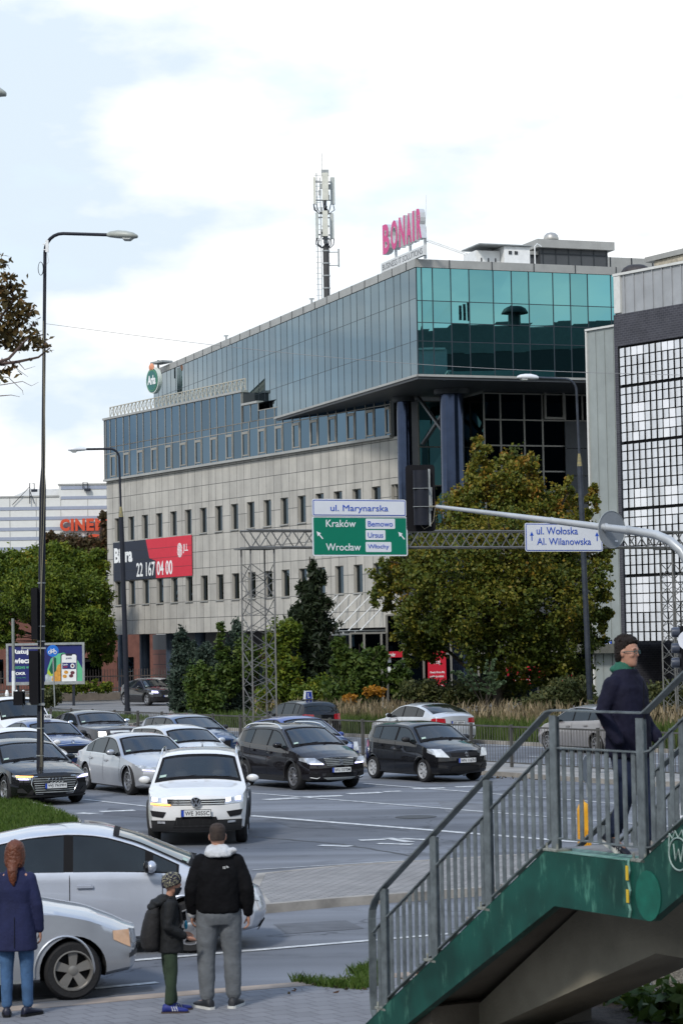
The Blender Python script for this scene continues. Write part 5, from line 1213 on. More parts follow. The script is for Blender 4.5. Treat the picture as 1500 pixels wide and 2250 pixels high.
tree('courtyard_tree', base, [bpx(300,1430,196,50,25), bpx(250,1440,196,30,30), bpx(345,1440,196,40,24)], 6000, .2, LM_ac, 'green tree seen between the dark columns under the stone block', seed=10, r=.2, nb=8, h=4)
# near branch at the upper left
nt_ = thing('near_tree', P(-260,1800,34), 'brownish autumn tree at the left edge with bare twigs reaching in front of the sky', 'tree')
Yn = 34; tb = P(-260,1800,Yn); tb.z = .1
nb_ = [bpx(15,650,Yn,45,45), bpx(45,690,Yn,26,26), bpx(10,720,Yn,40,34), bpx(72,715,Yn,16,14), bpx(70,745,Yn,26,14), bpx(20,755,Yn,36,24), bpx(92,760,Yn,22,12), bpx(20,812,Yn,20,10), bpx(10,580,Yn,10,10), bpx(-60,680,Yn,60,110)]
mb = MB(); mb.tube([tb, P(-260,1200,Yn), P(-240,900,Yn)], [.16,.13,.1], 10)
rj = random.Random(2)
brs = [[(-240,900),(-60,815),(20,788),(60,745),(95,735)],[(-240,940),(-40,805),(40,795),(85,785),(110,765)],[(-230,860),(-60,740),(0,700),(30,660),(22,600)],[(-200,880),(-40,775),(20,730),(60,705)],
       [(-40,850),(10,845),(50,838),(70,848),(85,840)],[(-40,820),(20,830),(50,858),(52,868)],[(0,870),(25,868),(45,872)],[(20,790),(40,812),(62,828)],[(40,795),(55,812),(78,805)],[(-20,700),(0,640),(12,580)],[(30,760),(50,745),(66,718)]]
for k, b in enumerate(brs):
    r0_ = .035 if k < 4 else .008; mb.tube([P(u_,v_,Yn+rj.uniform(-.2,.2)) for u_,v_ in b], [r0_*(1-.75*i/(len(b)-1)) for i in range(len(b))], 6)
for k in range(60):
    b = rj.choice(nb_[:9]); c = Vector(b[:3]); e = c+Vector((rj.uniform(-1,1)*b[3], rj.uniform(-1,1)*b[4]*.5, rj.uniform(-1,1)*b[5])); mb.tube([c+(e-c)*-.4, c, e], [.005,.005,.002], 4)
mb.build('trunk', mat('twig_brown', (.10,.07,.06), .9, var=.2), nt_)
leaves('crown', nb_, 1500, .065, LM_near, nt_, seed=12, shell=.15, sig=.16, clus=7, aspect=1.7)
# ---- grasses
def blades(name, pts, h, w, m_, seed, lean=.25, label=None, tint=None, off=(0,0,0), seg=2):
    rng = np.random.default_rng(seed); n = len(pts); pts = np.array(pts); hh = h*rng.uniform(.6,1.25,n); a = rng.uniform(0,2*math.pi,n); ln_ = lean*rng.uniform(.2,1.4,n)*hh
    dx = np.stack([np.cos(a),np.sin(a),np.zeros(n)],1); b = rng.uniform(0,math.pi,n); sx = np.stack([np.cos(b),np.sin(b),np.zeros(n)],1)*(w*rng.uniform(.6,1.3,n)/2)[:,None]
    z = np.zeros((n,3)); z[:,2] = 1
    v = np.empty((n,5,3)); v[:,0] = pos = pts-sx; v[:,1] = pts+sx; v[:,2] = pts+sx*.8+dx*(ln_*.3)[:,None]+z*(hh*.55)[:,None]; v[:,3] = pts+dx*ln_[:,None]+z*hh[:,None]; v[:,4] = pts-sx*.8+dx*(ln_*.3)[:,None]+z*(hh*.55)[:,None]
    me = bpy.data.meshes.new(name); v = v.reshape(-1,3)-np.array(off); me.vertices.add(len(v)); me.vertices.foreach_set('co', v.ravel()); me.loops.add(n*5); me.loops.foreach_set('vertex_index', np.arange(n*5,dtype=np.int32))
    me.polygons.add(n); me.polygons.foreach_set('loop_start', np.arange(0,n*5,5,dtype=np.int32)); me.polygons.foreach_set('loop_total', np.full(n,5,dtype=np.int32)); me.update(calc_edges=True)
    at = me.attributes.new('tint','FLOAT','FACE'); at.data.foreach_set('value', np.clip(rng.random(n)*.7+(tint if tint is not None else .15),0,1).astype(np.float32)); me.materials.append(m_)
    o = bpy.data.objects.new(name, me); COL.objects.link(o); o.location = off
    if label: tag(o, label, 'grass', kind='stuff')
    return o
LM_gr = leaf_mat('blade_green', [(.035,.06,.012),(.07,.115,.02),(.14,.17,.05)])
LM_lawn = leaf_mat('blade_lawn', [(.03,.06,.010),(.065,.12,.018),(.13,.17,.04)])
LM_dry = leaf_mat('blade_dry', [(.11,.085,.045),(.22,.17,.095),(.38,.30,.19)])
rng = np.random.default_rng(5)
def strip_pts(n, s0, s1, t0_, t1_, z, rng):
    s_ = rng.uniform(s0,s1,n); t_ = rng.uniform(t0_,t1_,n); q = np.outer(s_, np.array(SN)) - np.outer(t_, np.array(SD)); q[:,2] = z; return q
def clumpy(q, k=.55, sc=.6):
    m_ = (np.sin(q[:,0]*sc*2.1)+np.sin(q[:,1]*sc*1.3+1)+np.sin((q[:,0]+q[:,1])*sc*.9))/3; return q[m_ > -k+rng.uniform(-.3,.3,len(q))]
blades('verge_grass', strip_pts(56000, 45.7, 53, 30, 92, .1, rng), .62, .035, LM_gr, 1, label='tall green rough grass along the far verge behind the fence')
dry = clumpy(strip_pts(10000, 47.2, 52.5, 40, 90, .1, rng), .0)
blades('dry_grass', dry, 1.05, .022, LM_dry, 2, lean=.3, label='tan seed-headed dry grass standing above the green verge')
mbp = strip_pts(3000, 47.2, 52.5, 40, 90, .1, rng); mbp = clumpy(mbp, .0); mbp[:,2] += rng.uniform(.55,1.0,len(mbp))
blades('grass_plumes', mbp, .30, .05, LM_dry, 3, lean=.5, label='feathery pale plumes on the tall dry grass', tint=.3)
blades('short_verge_grass', strip_pts(22000, 45.7, 48.8, 103, 150, .1, rng), .25, .04, LM_lawn, 4, label='short bright grass beside the access road')
def poly_pts(poly, n, z, rng):
    P2 = np.array([(p[0],p[1]) for p in poly]); mn, mx_ = P2.min(0), P2.max(0); out_ = []
    while len(out_) < n:
        q = rng.uniform(mn, mx_, (4000,2)); ins = np.zeros(len(q), bool); j = len(P2)-1
        for i in range(len(P2)):
            c_ = ((P2[i,1] > q[:,1]) != (P2[j,1] > q[:,1])) & (q[:,0] < (P2[j,0]-P2[i,0])*(q[:,1]-P2[i,1])/(P2[j,1]-P2[i,1]+1e-12)+P2[i,0]); ins ^= c_; j = i
        out_ += [(x,y,z) for x,y in q[ins]]
    return np.array(out_[:n])
isl = [G(-260,1752), G(40,1768), G(115,1789), G(168,1812), G(180,1840), G(140,1872), G(-260,1920)]
blades('lawn_grass', poly_pts(isl, 34000, .1, rng), .12, .014, LM_lawn, 6, label='lush green lawn on the corner island below the lamp post', lean=.5)
g1 = [G(640,2176), G(700,2166), G(790,2150), G(830,2140), G(860,2150), G(840,2185), G(790,2196), G(700,2190)]
blades('edge_grass', clumpy(poly_pts(g1, 3800, .07, rng), .2, 3), .11, .012, LM_lawn, 7, label='tuft of green grass at the pavement edge left of the stair foot', lean=.6)
g2 = [G(1330,2150), G(1700,2110), G(1700,2230), G(1385,2178)]
tag(sheet('stair_side_lawn', [(p.x,p.y) for p in (G(1200,2100),G(1900,2060),G(1900,2172),G(1370,2176),G(1200,2190))], .106, M_grassg), kind='structure')
blades('stair_side_grass', poly_pts([G(1200,2105),G(1900,2065),G(1900,2170),G(1370,2174),G(1200,2186)], 14000, .1, rng), .2, .013, LM_lawn, 8, label='green grass seen under the stairs beside the concrete pillar', lean=.6)
g3 = [G(1180,2215), G(1350,2205), G(1600,2195), G(1600,2420), G(1180,2420)]
tag(sheet('mulch_bed', [(p.x,p.y) for p in g3], .108, mat('mulch', (.06,.045,.035), .95, var=.5, scale=14, bump=.8, bscale=30, dirt=(.02,.015,.012))), kind='structure')
wd = thing('broadleaf_weeds', G(1430,2230), 'broad green dandelion-like weeds in the mulch at the lower right', 'weeds')
wb_ = []
for (u,v) in ((1380,2215),(1372,2200),(1400,2235),(1425,2225),(1450,2235),(1470,2245),(1490,2238),(1340,2195),(1440,2215)):
    c = G(u, v, .12); wb_.append((c.x, c.y, .2, .13,.13,.10))
leaves('foliage', wb_, 420, .10, LM_lime, wd, seed=90, shell=.2, aspect=2.4, sig=.25)
# fallen leaves along kerbs
mbv = [G(u, v) for u, v in ((0,0),)] if False else []
fl = np.concatenate([strip_pts(500, 34.2, 34.9, 50, 75, .004, rng), poly_pts([G(620,2195),G(1000,2150),G(1300,2110),G(1300,2150),G(1000,2190),G(640,2215)], 120, .106, rng)])
blades('fallen_leaves', fl, .03, .05, LM_rust, 9, label='scattered brown fallen leaves along the kerbs', lean=1.5)
# ================================================================== LEFT BACKGROUND
CYL = 235
cn = Plane(P(0,1200,CYL), (1,.05,0))
ci = thing('striped_cinema_building', cn.at(-5,0), 'white flat-walled cinema building with thin grey horizontal stripes at the far left', 'building')
M_cw = mat('cinema_white', (.58,.585,.56), .6, var=.04); M_cs = mat('cinema_stripe', (.26,.29,.36), .6, var=.05)
za = cn.px(60,1091)[1]; zt2 = cn.px(180,1064)[1]; x0 = -25; xm = cn.px(130,1080)[0]; x1 = cn.px(300,1080)[0]+12
mb = MB(); mb.prism([(x0,.05),(x1,.05),(x1,zt2),(xm,zt2),(xm,za),(x0,za)], cn.at(0,0), cn.d, (0,0,1), -cn.n*14); mb.build('wall', M_cw, ci)
mb = MB()
for (va,vb2,xa_) in ((1068,1075,xm),(1090,1096.5,xm),(1112,1119,x0),(1134,1141,x0),(1157,1164,x0),(1178,1185,x0),(1200,1207,x0)):
    zA, zB_ = cn.px(180,va)[1], cn.px(180,vb2)[1]; mb.box(cn.at((xa_+x1)/2+.05,(zA+zB_)/2,.03), (x1-xa_-.3,.05,zA-zB_), cn.d, cn.n)
mb.build('stripe', M_cs, ci)
mb = MB(); mb.box(cn.at((xm+x1)/2, zt2, -.2), (x1-xm+.2,.6,.15), cn.d, cn.n); mb.box(cn.at((x0+xm)/2, za, -.2), (xm-x0,.6,.15), cn.d, cn.n)
for u in (22,80,134,193): xx = cn.px(u,1100)[0]; mb.box(cn.at(xx, za/2+2, .01), (.06,.04,za-4.2), cn.d, cn.n)
mb.build('wall_joints', M_para, ci)
mb = MB(); xr0 = cn.px(20,1080)[0]; mb.prism([(xr0,za),(xm-.1,za),(xm-.1,zt2-.3),(xm-1,zt2-.35),(xr0+2,za+.9)], cn.at(0,0,-1.5), cn.d, (0,0,1), -cn.n*8); mb.build('sloped_roof', mat('roof_sheet', (.55,.56,.56), .6, var=.1, scale=1), ci)
for k, (u,v) in enumerate(((76,1078),(193,1076))):
    c = cn.at(*cn.px(u,v,.3), .3); t = thing('roof_floodlight', c, ['floodlight on a triangular stand above the lower cinema roof','floodlight on a short arm above the CINEMA lettering'][k], 'floodlight')
    mb = MB(); mb.box(c, (.6,.3,.25)); mb.build('lamp_box', M_dark, t); mb = MB(); mb.tube([c, c+Vector((0,0,.7)), c+Vector((-.45,0,.75)), c+Vector((-.45,0,-1.3 if k == 0 else .1))], .05, 6)
    if k == 0: mb.tube([c+Vector((-.45,0,.4)), c+Vector((-2.2,0,-1.4))], .035, 6); mb.tube([c+Vector((-.45,0,0)), c+Vector((.0,0,-1.3))], .035, 6)
    mb.build('arm', M_dark, t)
cs_ = thing('cinema_letters', cn.at(*cn.px(190,1170)), 'big orange-red three-dimensional CINEMA letters on the striped wall', 'sign')
M_cin = mat('cinema_orange', (.50,.06,.02), .5, var=.06)
a = cn.px(133,1170,.3); xe = cn.px(262,1170)[0]; hh = cn.px(133,1141)[1]-cn.px(133,1168)[1]
wds = [('C',.0,.165),('I',.185,.05),('N',.26,.165),('E',.45,.13),('M',.60,.21),('A',.83,.17)]
for ch, f0, fw in wds:
    text_mb(ch, cn.at(a[0]+(xe-a[0])*f0, cn.px(133,1168)[1], .3), cn.d, (0,0,1), (xe-a[0])*fw, hh, .5, cn.n, .05).build('letter', M_cin, cs_)
a2_ = cn.px(187,1200,.3)
for k, ch in enumerate('CITY'): text_mb(ch, cn.at(a2_[0]+k*1.9, cn.px(187,1201)[1], .3), cn.d, (0,0,1), 1.6, hh*.98, .5, cn.n, .05).build('letter', M_cin, cs_)
# brick building with pharmacy sign
rbp = Plane(P(0,1400,190), (1,.1,0)); rbd = thing('brick_building', rbp.at(0,0), 'low reddish brick building with a grey upper storey behind the billboard', 'building')
mb = MB(); zr_ = rbp.px(60,1345)[1]; mb.prism([(-8,.05),(12.5,.05),(12.5,zr_),(-8,zr_)], rbp.at(0,0), rbp.d, (0,0,1), -rbp.n*8)
M_rb = brick_mat('red_brick', (.26,.10,.07), (.21,.085,.06), (.10,.07,.06), .26,.09,.015,.85, noise=.2); mb.build('wall', mat('red_render', (.15,.062,.046), .85, var=.2, scale=2), rbd)
mb = MB(); zu = rbp.px(60,1262)[1]; mb.prism([(-8,zr_+.01),(12.5,zr_+.01),(12.5,zu),(-8,zu)], rbp.at(0,0,.3), rbp.d, (0,0,1), -rbp.n*8.6); mb.build('upper_storey', mat('upper_grey', (.10,.115,.135), .6, var=.1), rbd)
for i in range(6): mb = MB(); mb.box(rbp.at(-3+i*2.6, 1.8, .02), (1.3,.1,1.9), rbp.d, rbp.n); mb.build('window', M_darkg, rbd)
t = thing('pharmacy_sign', rbp.at(*rbp.px(15,1315,.4),.4), 'dark blue sign with a white swoosh reading SUPER-APTEKA half hidden by leaves', 'sign')
a = rbp.px(-40,1330,.5); b_ = rbp.px(44,1278,.5); q = rbp.off(.5); mb = MB(); mb.prism([(a[0],a[1]),(b_[0],a[1]),(b_[0],b_[1]),(a[0],b_[1])], q.at(0,0), q.d, (0,0,1), q.n*.1); mb.build('board', mat('navy_sign', (.01,.014,.06), .5, var=.05), t)
c_ = q.px(12,1292,.11); mb = MB(); mb.prism([(math.cos(a_)*1.3, math.sin(a_)*.42) for a_ in [2*math.pi*i/24 for i in range(24)]], q.at(c_[0],c_[1],.105), q.d, (0,0,1), q.n*.02); mb.build('swoosh', Mw, t)
text_px('SUPER-', q, -12,1314,22,1307, 'lettering', Mw, t, .11, .02); text_px('APTEKA', q, 3,1324,33,1316, 'lettering', Mw, t, .11, .02)
# tall bar fence and low wall
bf = thing('steel_bar_fence', P(190,1540,158), 'tall dark steel bar fence on a low wall behind the billboard', 'fence'); FP = Plane(P(190,1540,158), (1,.12,0))
xa_ = FP.px(-10,1500)[0]; xb_ = FP.px(420,1500)[0]; zf = FP.px(190,1472)[1]
mb = MB(); mb.box(FP.at((xa_+xb_)/2,.32,0), (xb_-xa_,.3,.5), FP.d, FP.n); mb.build('low_wall', mat('low_wall', (.14,.12,.10), .9, var=.2), bf)
mb = MB(); x = xa_
while x < xb_: mb.box(FP.at(x,(zf+.55)/2,0), (.045,.045,zf-.5), FP.d, FP.n); x += .19
mb.box(FP.at((xa_+xb_)/2,zf-.45,.03), (xb_-xa_,.04,.07), FP.d, FP.n); mb.box(FP.at((xa_+xb_)/2,.85,.03), (xb_-xa_,.04,.07), FP.d, FP.n)
mb.build('bars', mat('bar_brown', (.06,.05,.045), .6, .2, var=.2), bf)
leaves_o = leaves('ivy_patch', [bpx(u_,1510,156,18,14,None) for u_ in range(75,245,22)], 5000, .13, LM_ac, None, loc=P(150,1530,156), seed=31, shell=.2)
tag(leaves_o, 'low creeping ivy along the foot of the bar fence', 'ivy', kind='stuff')
# billboard
bb_ = thing('billboard', P(100,1540,146), 'wide grey-framed billboard with a navy and green grocery delivery advert', 'billboard'); BB = Plane(P(100,1500,146), (1,.03,0))
a = BB.px(15,1506); b_ = BB.px(186,1411); x0,z0_,x1,z1_ = a[0],a[1],b_[0],b_[1]
mb = MB(); fw = .14
for (p0,p1,s0,s1) in ((x0,x1,z0_,z0_+fw+.05),(x0,x1,z1_-fw,z1_),(x0,x0+fw,z0_+fw+.05,z1_-fw),(x1-fw,x1,z0_+fw+.05,z1_-fw)): mb.box(BB.at((p0+p1)/2,(s0+s1)/2,0), (p1-p0,.25,s1-s0), BB.d, BB.n)
mb.build('frame', M_steel, bb_)
mb = MB(); mb.box(BB.at((x0+x1)/2,(z0_+z1_)/2,-.02), (x1-x0-2*fw,.1,z1_-z0_-2*fw-.05), BB.d, BB.n); mb.build('poster', mat('poster_navy', (.012,.018,.12), .45, var=.04), bb_)
for xx in (x0+.7,x1-.7): mb = MB(); mb.box(BB.at(xx,z0_/2,-.05), (.16,.16,z0_-.05), BB.d, BB.n); mb.build('leg', M_dark, bb_)
q = BB.off(.035)
def pxpoly(pts, o_, nm, m_, parent=bb_):
    mb = MB(); mb.prism([q.px(u,v) for u,v in pts][::-1], q.at(0,0,o_), q.d, (0,0,1), q.n*.004); return mb.build(nm, m_, parent)
M_bg = mat('poster_green', (.10,.42,.22), .45, var=.05); M_bo = mat('poster_orange', (.62,.30,.05), .45, var=.3, scale=6); M_bgr = mat('poster_ice', (.42,.48,.50), .45, var=.3, scale=6)
pxpoly([(104,1500),(105,1470),(112,1448),(124,1437),(140,1434),(158,1440),(172,1452),(182,1470),(182,1498),(180,1499),(140,1499)], .0, 'print', M_bg)
pxpoly([(100,1499),(100,1484),(108,1478),(116,1486),(118,1499)], .005, 'print', M_bgr); pxpoly([(104,1480),(106,1472),(112,1469),(118,1474),(120,1482),(112,1486)], .009, 'print', mat('poster_lime', (.35,.50,.05), .45, var=.1))
pxpoly([(114,1495),(118,1480),(124,1474),(127,1462),(133,1458),(136,1464),(136,1497),(118,1497)], .013, 'print', M_bo)
pxpoly([(108,1472),(118,1446),(121,1444),(124,1446),(124,1474),(114,1482)], .010, 'print', mat('poster_bottle', (.01,.09,.05), .3, var=.1))
pxpoly([(134,1498),(134,1440),(137,1436),(167,1436),(170,1440),(170,1498)], .017, 'print', mat('poster_phone', (.02,.02,.04), .4, var=0))
pxpoly([(136,1498),(136,1441),(139,1438),(144,1438),(146,1441),(158,1441),(160,1438),(166,1438),(168.5,1441),(168.5,1498)], .021, 'print', M_wpl)
pxpoly([(137.5,1470),(137.5,1456),(167.5,1456),(167.5,1470)], .025, 'print', mat('poster_blue2', (.012,.02,.12), .45, var=0))
for (u_,v_,c_) in ((146,1477,M_bo),(143,1486,M_bo),(160,1478,mat('poster_plum',(.12,.03,.04),.5,var=.3)),(157,1485,MATS['poster_plum'])): pxpoly([(u_+5*math.cos(t_),v_+4*math.sin(t_)) for t_ in np.linspace(0,6.28,9)[:-1]], .025, 'print', c_)
pxpoly([(160+4.6*math.cos(t_),1463+5.2*math.sin(t_)) for t_ in np.linspace(0,6.28,13)[:-1]], .029, 'print', M_wpl); pxpoly([(160+2.6*math.cos(t_),1463+3*math.sin(t_)) for t_ in np.linspace(0,6.28,11)[:-1]], .033, 'print', MATS['poster_plum'])
text_px('JOKR', q, 145,1449,158.5,1445, 'lettering', mat('poster_ink',(.02,.03,.12),.5,var=0), bb_, .027, .03)
text_px('Lunch', q, 139,1462,149,1458, 'lettering', Mw, bb_, .030, .02); text_px('w JOKR', q, 139,1468,149,1464, 'lettering', mat('poster_redink',(.5,.04,.05),.5,var=0), bb_, .030, .02)
text_px('Ratuj', q, 29,1440,63,1427, 'lettering', Mw, bb_, .004, .035); text_px('wieczór', q, 29,1458,84,1446, 'lettering', Mw, bb_, .004, .035)
text_px('Dostawa w', q, 28,1470,64,1462, 'lettering', mat('poster_greenink',(.08,.38,.20),.5,var=0), bb_, .004, .015); text_px('JOKR', q, 31,1485,57,1477, 'lettering', Mw, bb_, .004, .04); text_px('za w tej chwili', q, 34,1491,57,1488, 'lettering', MATS['poster_greenink'], bb_, .004, .0)
# bicycle sign on its own post
bs = thing('bicycle_sign', P(121,1545,140), 'round blue sign with a white bicycle on a leaning grey post', 'road sign'); Y = 139.5
c = P(116.5,1430,Y); r = 13*Y/FPX
mb = MB(); mb.prism([(math.cos(a_)*r, math.sin(a_)*r) for a_ in [2*math.pi*i/28 for i in range(28)]], c, (1,0,0), (0,0,1), (0,-.02,0)); mb.build('plate', mat('cycle_blue', (.01,.13,.50), .4, var=.03), bs)
mb = MB(); o_ = c+Vector((0,-.03,0)); V_ = lambda x, z: o_+Vector((x*r,0,z*r))
for wx in (-.45,.42): mb.tube([V_(wx+math.cos(a_)*.26, -.25+math.sin(a_)*.26) for a_ in np.linspace(0,6.283,15)], .018, 4, cap=False)
for p_, q_ in (((-.45,-.25),(-.25,.15)),((-.25,.15),(.25,.18)),((-.25,.15),(-.02,-.25)),((-.02,-.25),(.27,.2)),((-.45,-.25),(-.02,-.25)),((.42,-.25),(.24,.32)),((.24,.32),(.10,.36)),((-.30,.28),(-.25,.1)),((-.38,.29),(-.18,.29))): mb.bar(V_(*p_), V_(*q_), .03,.03,(0,1,0))
mb.build('bicycle_symbol', Mw, bs)
mb = MB(); e = P(121,1548,Y); e.z = .1; mb.tube([e, c+Vector((0,.03,.2))], .04, 8); mb.build('post', M_steel, bs)
# pale post and red-white bollards
gp = thing('pale_post', P(31,1545,130), 'pale grey post with a white banded lower sleeve before the billboard', 'post')
a = P(29,1359,130); b_ = P(31,1560,130); b_.z = .05; md = P(30.5,1474,130); mb = MB(); mb.tube([md, a], .082, 12); mb.build('upper_post', mat('post_olive', (.22,.24,.22), .5, .2, var=.15), gp, smooth=50)
mb = MB(); mb.tube([b_, md], .10, 12); mb.build('sleeve', M_wpl, gp, smooth=50)
for k,(u,c_) in enumerate(((16,(.5,.02,.03)),(37,(.6,.6,.55)),(52,(.6,.6,.55)))):
    p = P(u,1520,128); mb = MB(); 
    t = thing('safety_bollard', (p.x,128,.05), ['red-banded safety bollard behind the white van, left of the pale post','white-topped safety bollard right beside the pale post','white-topped safety bollard farthest right behind the van'][k], 'bollard', 'bollards behind the white van')
    mb.lathe((p.x,128,.05), [(.09,0),(.09,p.z-.35)], 12); mb.build('shaft', mat('bollard_red', (.45,.02,.03), .5, var=.1) if k == 0 else M_steel, t)
    mb = MB(); mb.lathe((p.x,128,.05), [(.10,p.z-.35),(.11,p.z-.15),(.06,p.z+.02),(.01,p.z+.05)], 12); mb.build('cap', M_wpl, t)
# ================================================================== CARS
def smooth_poly(pts, x):
    xs = [p[0] for p in pts]; zs_ = [p[1] for p in pts]
    return sum(np.interp(x+d, xs, zs_)*w for d, w in ((-.09,.1),(-.045,.22),(0,.36),(.045,.22),(.09,.1)))
def paint(name, col, metal=.0, rough=.32, coat=1.0):
    if 'paint_'+name in MATS: return MATS['paint_'+name]
    dk = max(col) < .1; M = mat('paint_'+name, tuple(c*(.6 if dk else 1) for c in col), .5 if dk else rough, metal, var=.06, scale=2, coat=1 if dk else coat, spec=.1 if dk else .4); return M
M_glass = mat('car_glass', (.020,.030,.030), .04, var=.3, scale=1.2, spec=.6, coat=1)
n, l, b = nodes_of(M_glass); b.inputs['Base Color'].default_value = (.01,.014,.014,1)
for lk_ in [x for x in l if x.to_socket == b.inputs['Base Color']]: l.remove(lk_)
tr = n.new('ShaderNodeBsdfTransparent'); tr.inputs[0].default_value = (.80,.86,.84,1); ms = n.new('ShaderNodeMixShader'); lw = n.new('ShaderNodeLayerWeight'); lw.inputs[0].default_value = .5
mr = n.new('ShaderNodeMapRange'); mr.inputs[1].default_value = .1; mr.inputs[2].default_value = .8; mr.inputs[3].default_value = .40; mr.inputs[4].default_value = .90
l.new(lw.outputs['Facing'], mr.inputs[0]); l.new(mr.outputs[0], ms.inputs[0]); l.new(tr.outputs[0], ms.inputs[1]); l.new(b.outputs[0], ms.inputs[2])
l.new(ms.outputs[0], [x for x in n if x.type == 'OUTPUT_MATERIAL'][0].inputs[0])
M_side = mat('car_side_glass', (.010,.014,.016), .04, var=.35, scale=2, spec=.5)
M_tyre = mat('tyre', (.014,.014,.015), .8, var=.15, bump=.3)
M_rim = mat('alloy', (.38,.38,.39), .3, .8, var=.1); M_rimd = mat('rim_dark', (.02,.02,.022), .5, .2, var=.1)
M_lens = mat('headlamp_lens', (.55,.58,.62), .12, .5, var=.35, scale=9)
M_led = mat('lit_led', (.8,.85,1), .3, var=0, emit=(.60,.55,1.0), estr=3); M_amb = mat('lit_amber', (1,.5,.1), .3, var=0, emit=(1,.42,.08), estr=3)
M_warm = mat('lit_warm', (1,.95,.85), .3, var=0, emit=(1,.93,.82), estr=3)
M_red = mat('tail_red', (.38,.012,.02), .15, var=.25, scale=8, coat=.6); M_arch = mat('arch_black', (.006,.006,.007), .9, var=0)
M_plate = mat('plate_white', (.62,.63,.62), .4, var=.05); M_pblue = mat('plate_blue', (.01,.05,.35), .4, var=0); M_ink = TXT('black', (.015,.015,.02))
M_trimr = mat('trim_matt', (.010,.010,.011), .8, var=.1, spec=.12)
M_trim = mat('trim_black', (.018,.018,.019), .55, var=.15)
class Car:
    def __init__(s, sp): 
        s.sp = sp; s.L, s.W, s.H = sp['L'], sp['W'], sp['H']; s.T = sp['T']; s.belt = sp['belt']
        s.tum = sp.get('tum', .40); s.k = sp.get('k', .30); s.fb = sp.get('fb', [(.1,-.14),(.3,-.02),(.5,0),(.68,-.03),(.95,-.16)]); s.rb = sp.get('rb', [(.2,-.10),(.4,0),(.6,0),(1.0,-.06),(1.2,-.08)])
    def top(s, x): return smooth_poly(s.T, x)
    def bl(s, x): return min(smooth_poly(s.belt, x), s.top(x)-.075)
    def hw(s, x):
        a = abs(x)/(s.L/2); return s.W/2*(1-.13*max(0,(a-.62)/.38)**2.2)
    def side(s, x, z):
        h = s.hw(x); B = s.bl(x); zb = .18
        if z <= B:
            f = max(0,(z-zb))/(B-zb); return h*(.955+.045*math.sin(min(1,f*1.25)*math.pi*.72)-.028*f**3)
        return h*.955 - (z-B)*s.tum
    def zb(s, x):
        a = abs(x)/(s.L/2); return s.sp.get('gc', .19)+.07*max(0,(a-.75)/.25)
    def warp(s, x, y, z):
        f = min(1,max(0,(x-.02*s.L)/(.48*s.L)))**2; r = min(1,max(0,(-x-.1*s.L)/(.4*s.L)))**2
        X = x - s.k*f*y*y + s.k*.8*r*y*y
        w = min(1,max(0,(x-(s.L/2-.5))/.5)); X += w*np.interp(z,[p[0] for p in s.fb],[p[1] for p in s.fb])
        w = min(1,max(0,(-x-(s.L/2-.5))/.5)); X -= w*np.interp(z,[p[0] for p in s.rb],[p[1] for p in s.rb])
        return Vector((X,y,z))
    def crown(s, x, y):
        ye = s.side(x, s.top(x)-.075); return s.top(x)-.075*min(1,abs(y)/ye)**2.6
    def F(s, y, z, o=.008): p = s.warp(s.L/2,y,z); p.x += o; return p
    def Rr(s, y, z, o=.008): p = s.warp(-s.L/2,y,z); p.x -= o; return p
    def S_(s, x, z, g, o=.006): return s.warp(x, (s.side(x,z)+o)*g, z)
    def Tp(s, x, y, g=1, o=.006): p = s.warp(x,y,s.crown(x,y)); return p+Vector((g*o,0,o*1.2))
    def ring(s, x):
        zb = s.zb(x); B = s.bl(x); T = s.top(x); pts = [(0,zb-.03),(s.side(x,zb)*.5,zb-.015),(s.side(x,zb)*.93,zb)]
        for k in range(9): z = zb+.04+(B-zb-.04)*k/8; pts.append((s.side(x,z),z))
        ze = T-.075
        for k in range(1,7):
            z = B+(ze-B)*k/6 
            pts.append((s.side(x,z)-.0005*k, z+.0004*k))
        ye = pts[-1][0]
        for k in range(1,8):
            y = ye*(1-k/7); pts.append((y, s.crown(x,y)+.0024))
        return pts
    def body(s, t, m_, arches):
        n = 74; xs = [-s.L/2+s.L*(.5-.5*math.cos(math.pi*i/n))*.35+s.L*i/n*.65 for i in range(n+1)]
        V = []; Fc = []; K = len(s.ring(0)); NR = 2*K-2
        for x in xs:
            r = s.ring(x); full = [s.warp(x,p[0],p[1]) for p in r]+[s.warp(x,-p[0],p[1]) for p in r[-2:0:-1]]; V += full
        for i in range(n):
            for j in range(NR): a, b = i*NR+j, i*NR+(j+1)%NR; Fc.append((a,b,b+NR,a+NR))
        for end, x in ((0,xs[0]),(n,xs[-1])):
            r = s.ring(x); nc = 10; rows = []
            for i in range(K):
                if i in (0,K-1): rows.append([end*NR+i]*(nc+1)); continue
                row = [end*NR+i]
                for c in range(1,nc): y = r[i][0]*(1-2*c/nc); row.append(len(V)); V.append(s.warp(x,y,r[i][1] if i < K-8 else max(r[i][1], s.crown(x,y) if False else r[i][1])))
                row.append(end*NR+NR-i); rows.append(row)
            for i in range(K-1):
                for c in range(nc):
                    q = [rows[i][c],rows[i][c+1],rows[i+1][c+1],rows[i+1][c]]; u_ = []
                    for z in q:
                        if z not in u_: u_.append(z)
                    if len(u_) >= 3: Fc.append(tuple(u_ if end == 0 else u_[::-1]))
        me = bpy.data.meshes.new('body'); me.from_pydata([tuple(v) for v in V], [], Fc); me.materials.append(m_); me.materials.append(M_arch)
        bm = bmesh.new(); bm.from_mesh(me); bmesh.ops.recalc_face_normals(bm, faces=bm.faces); bm.to_mesh(me); bm.free()
        o = bpy.data.objects.new('body', me); COL.objects.link(o)
        cut = MB()
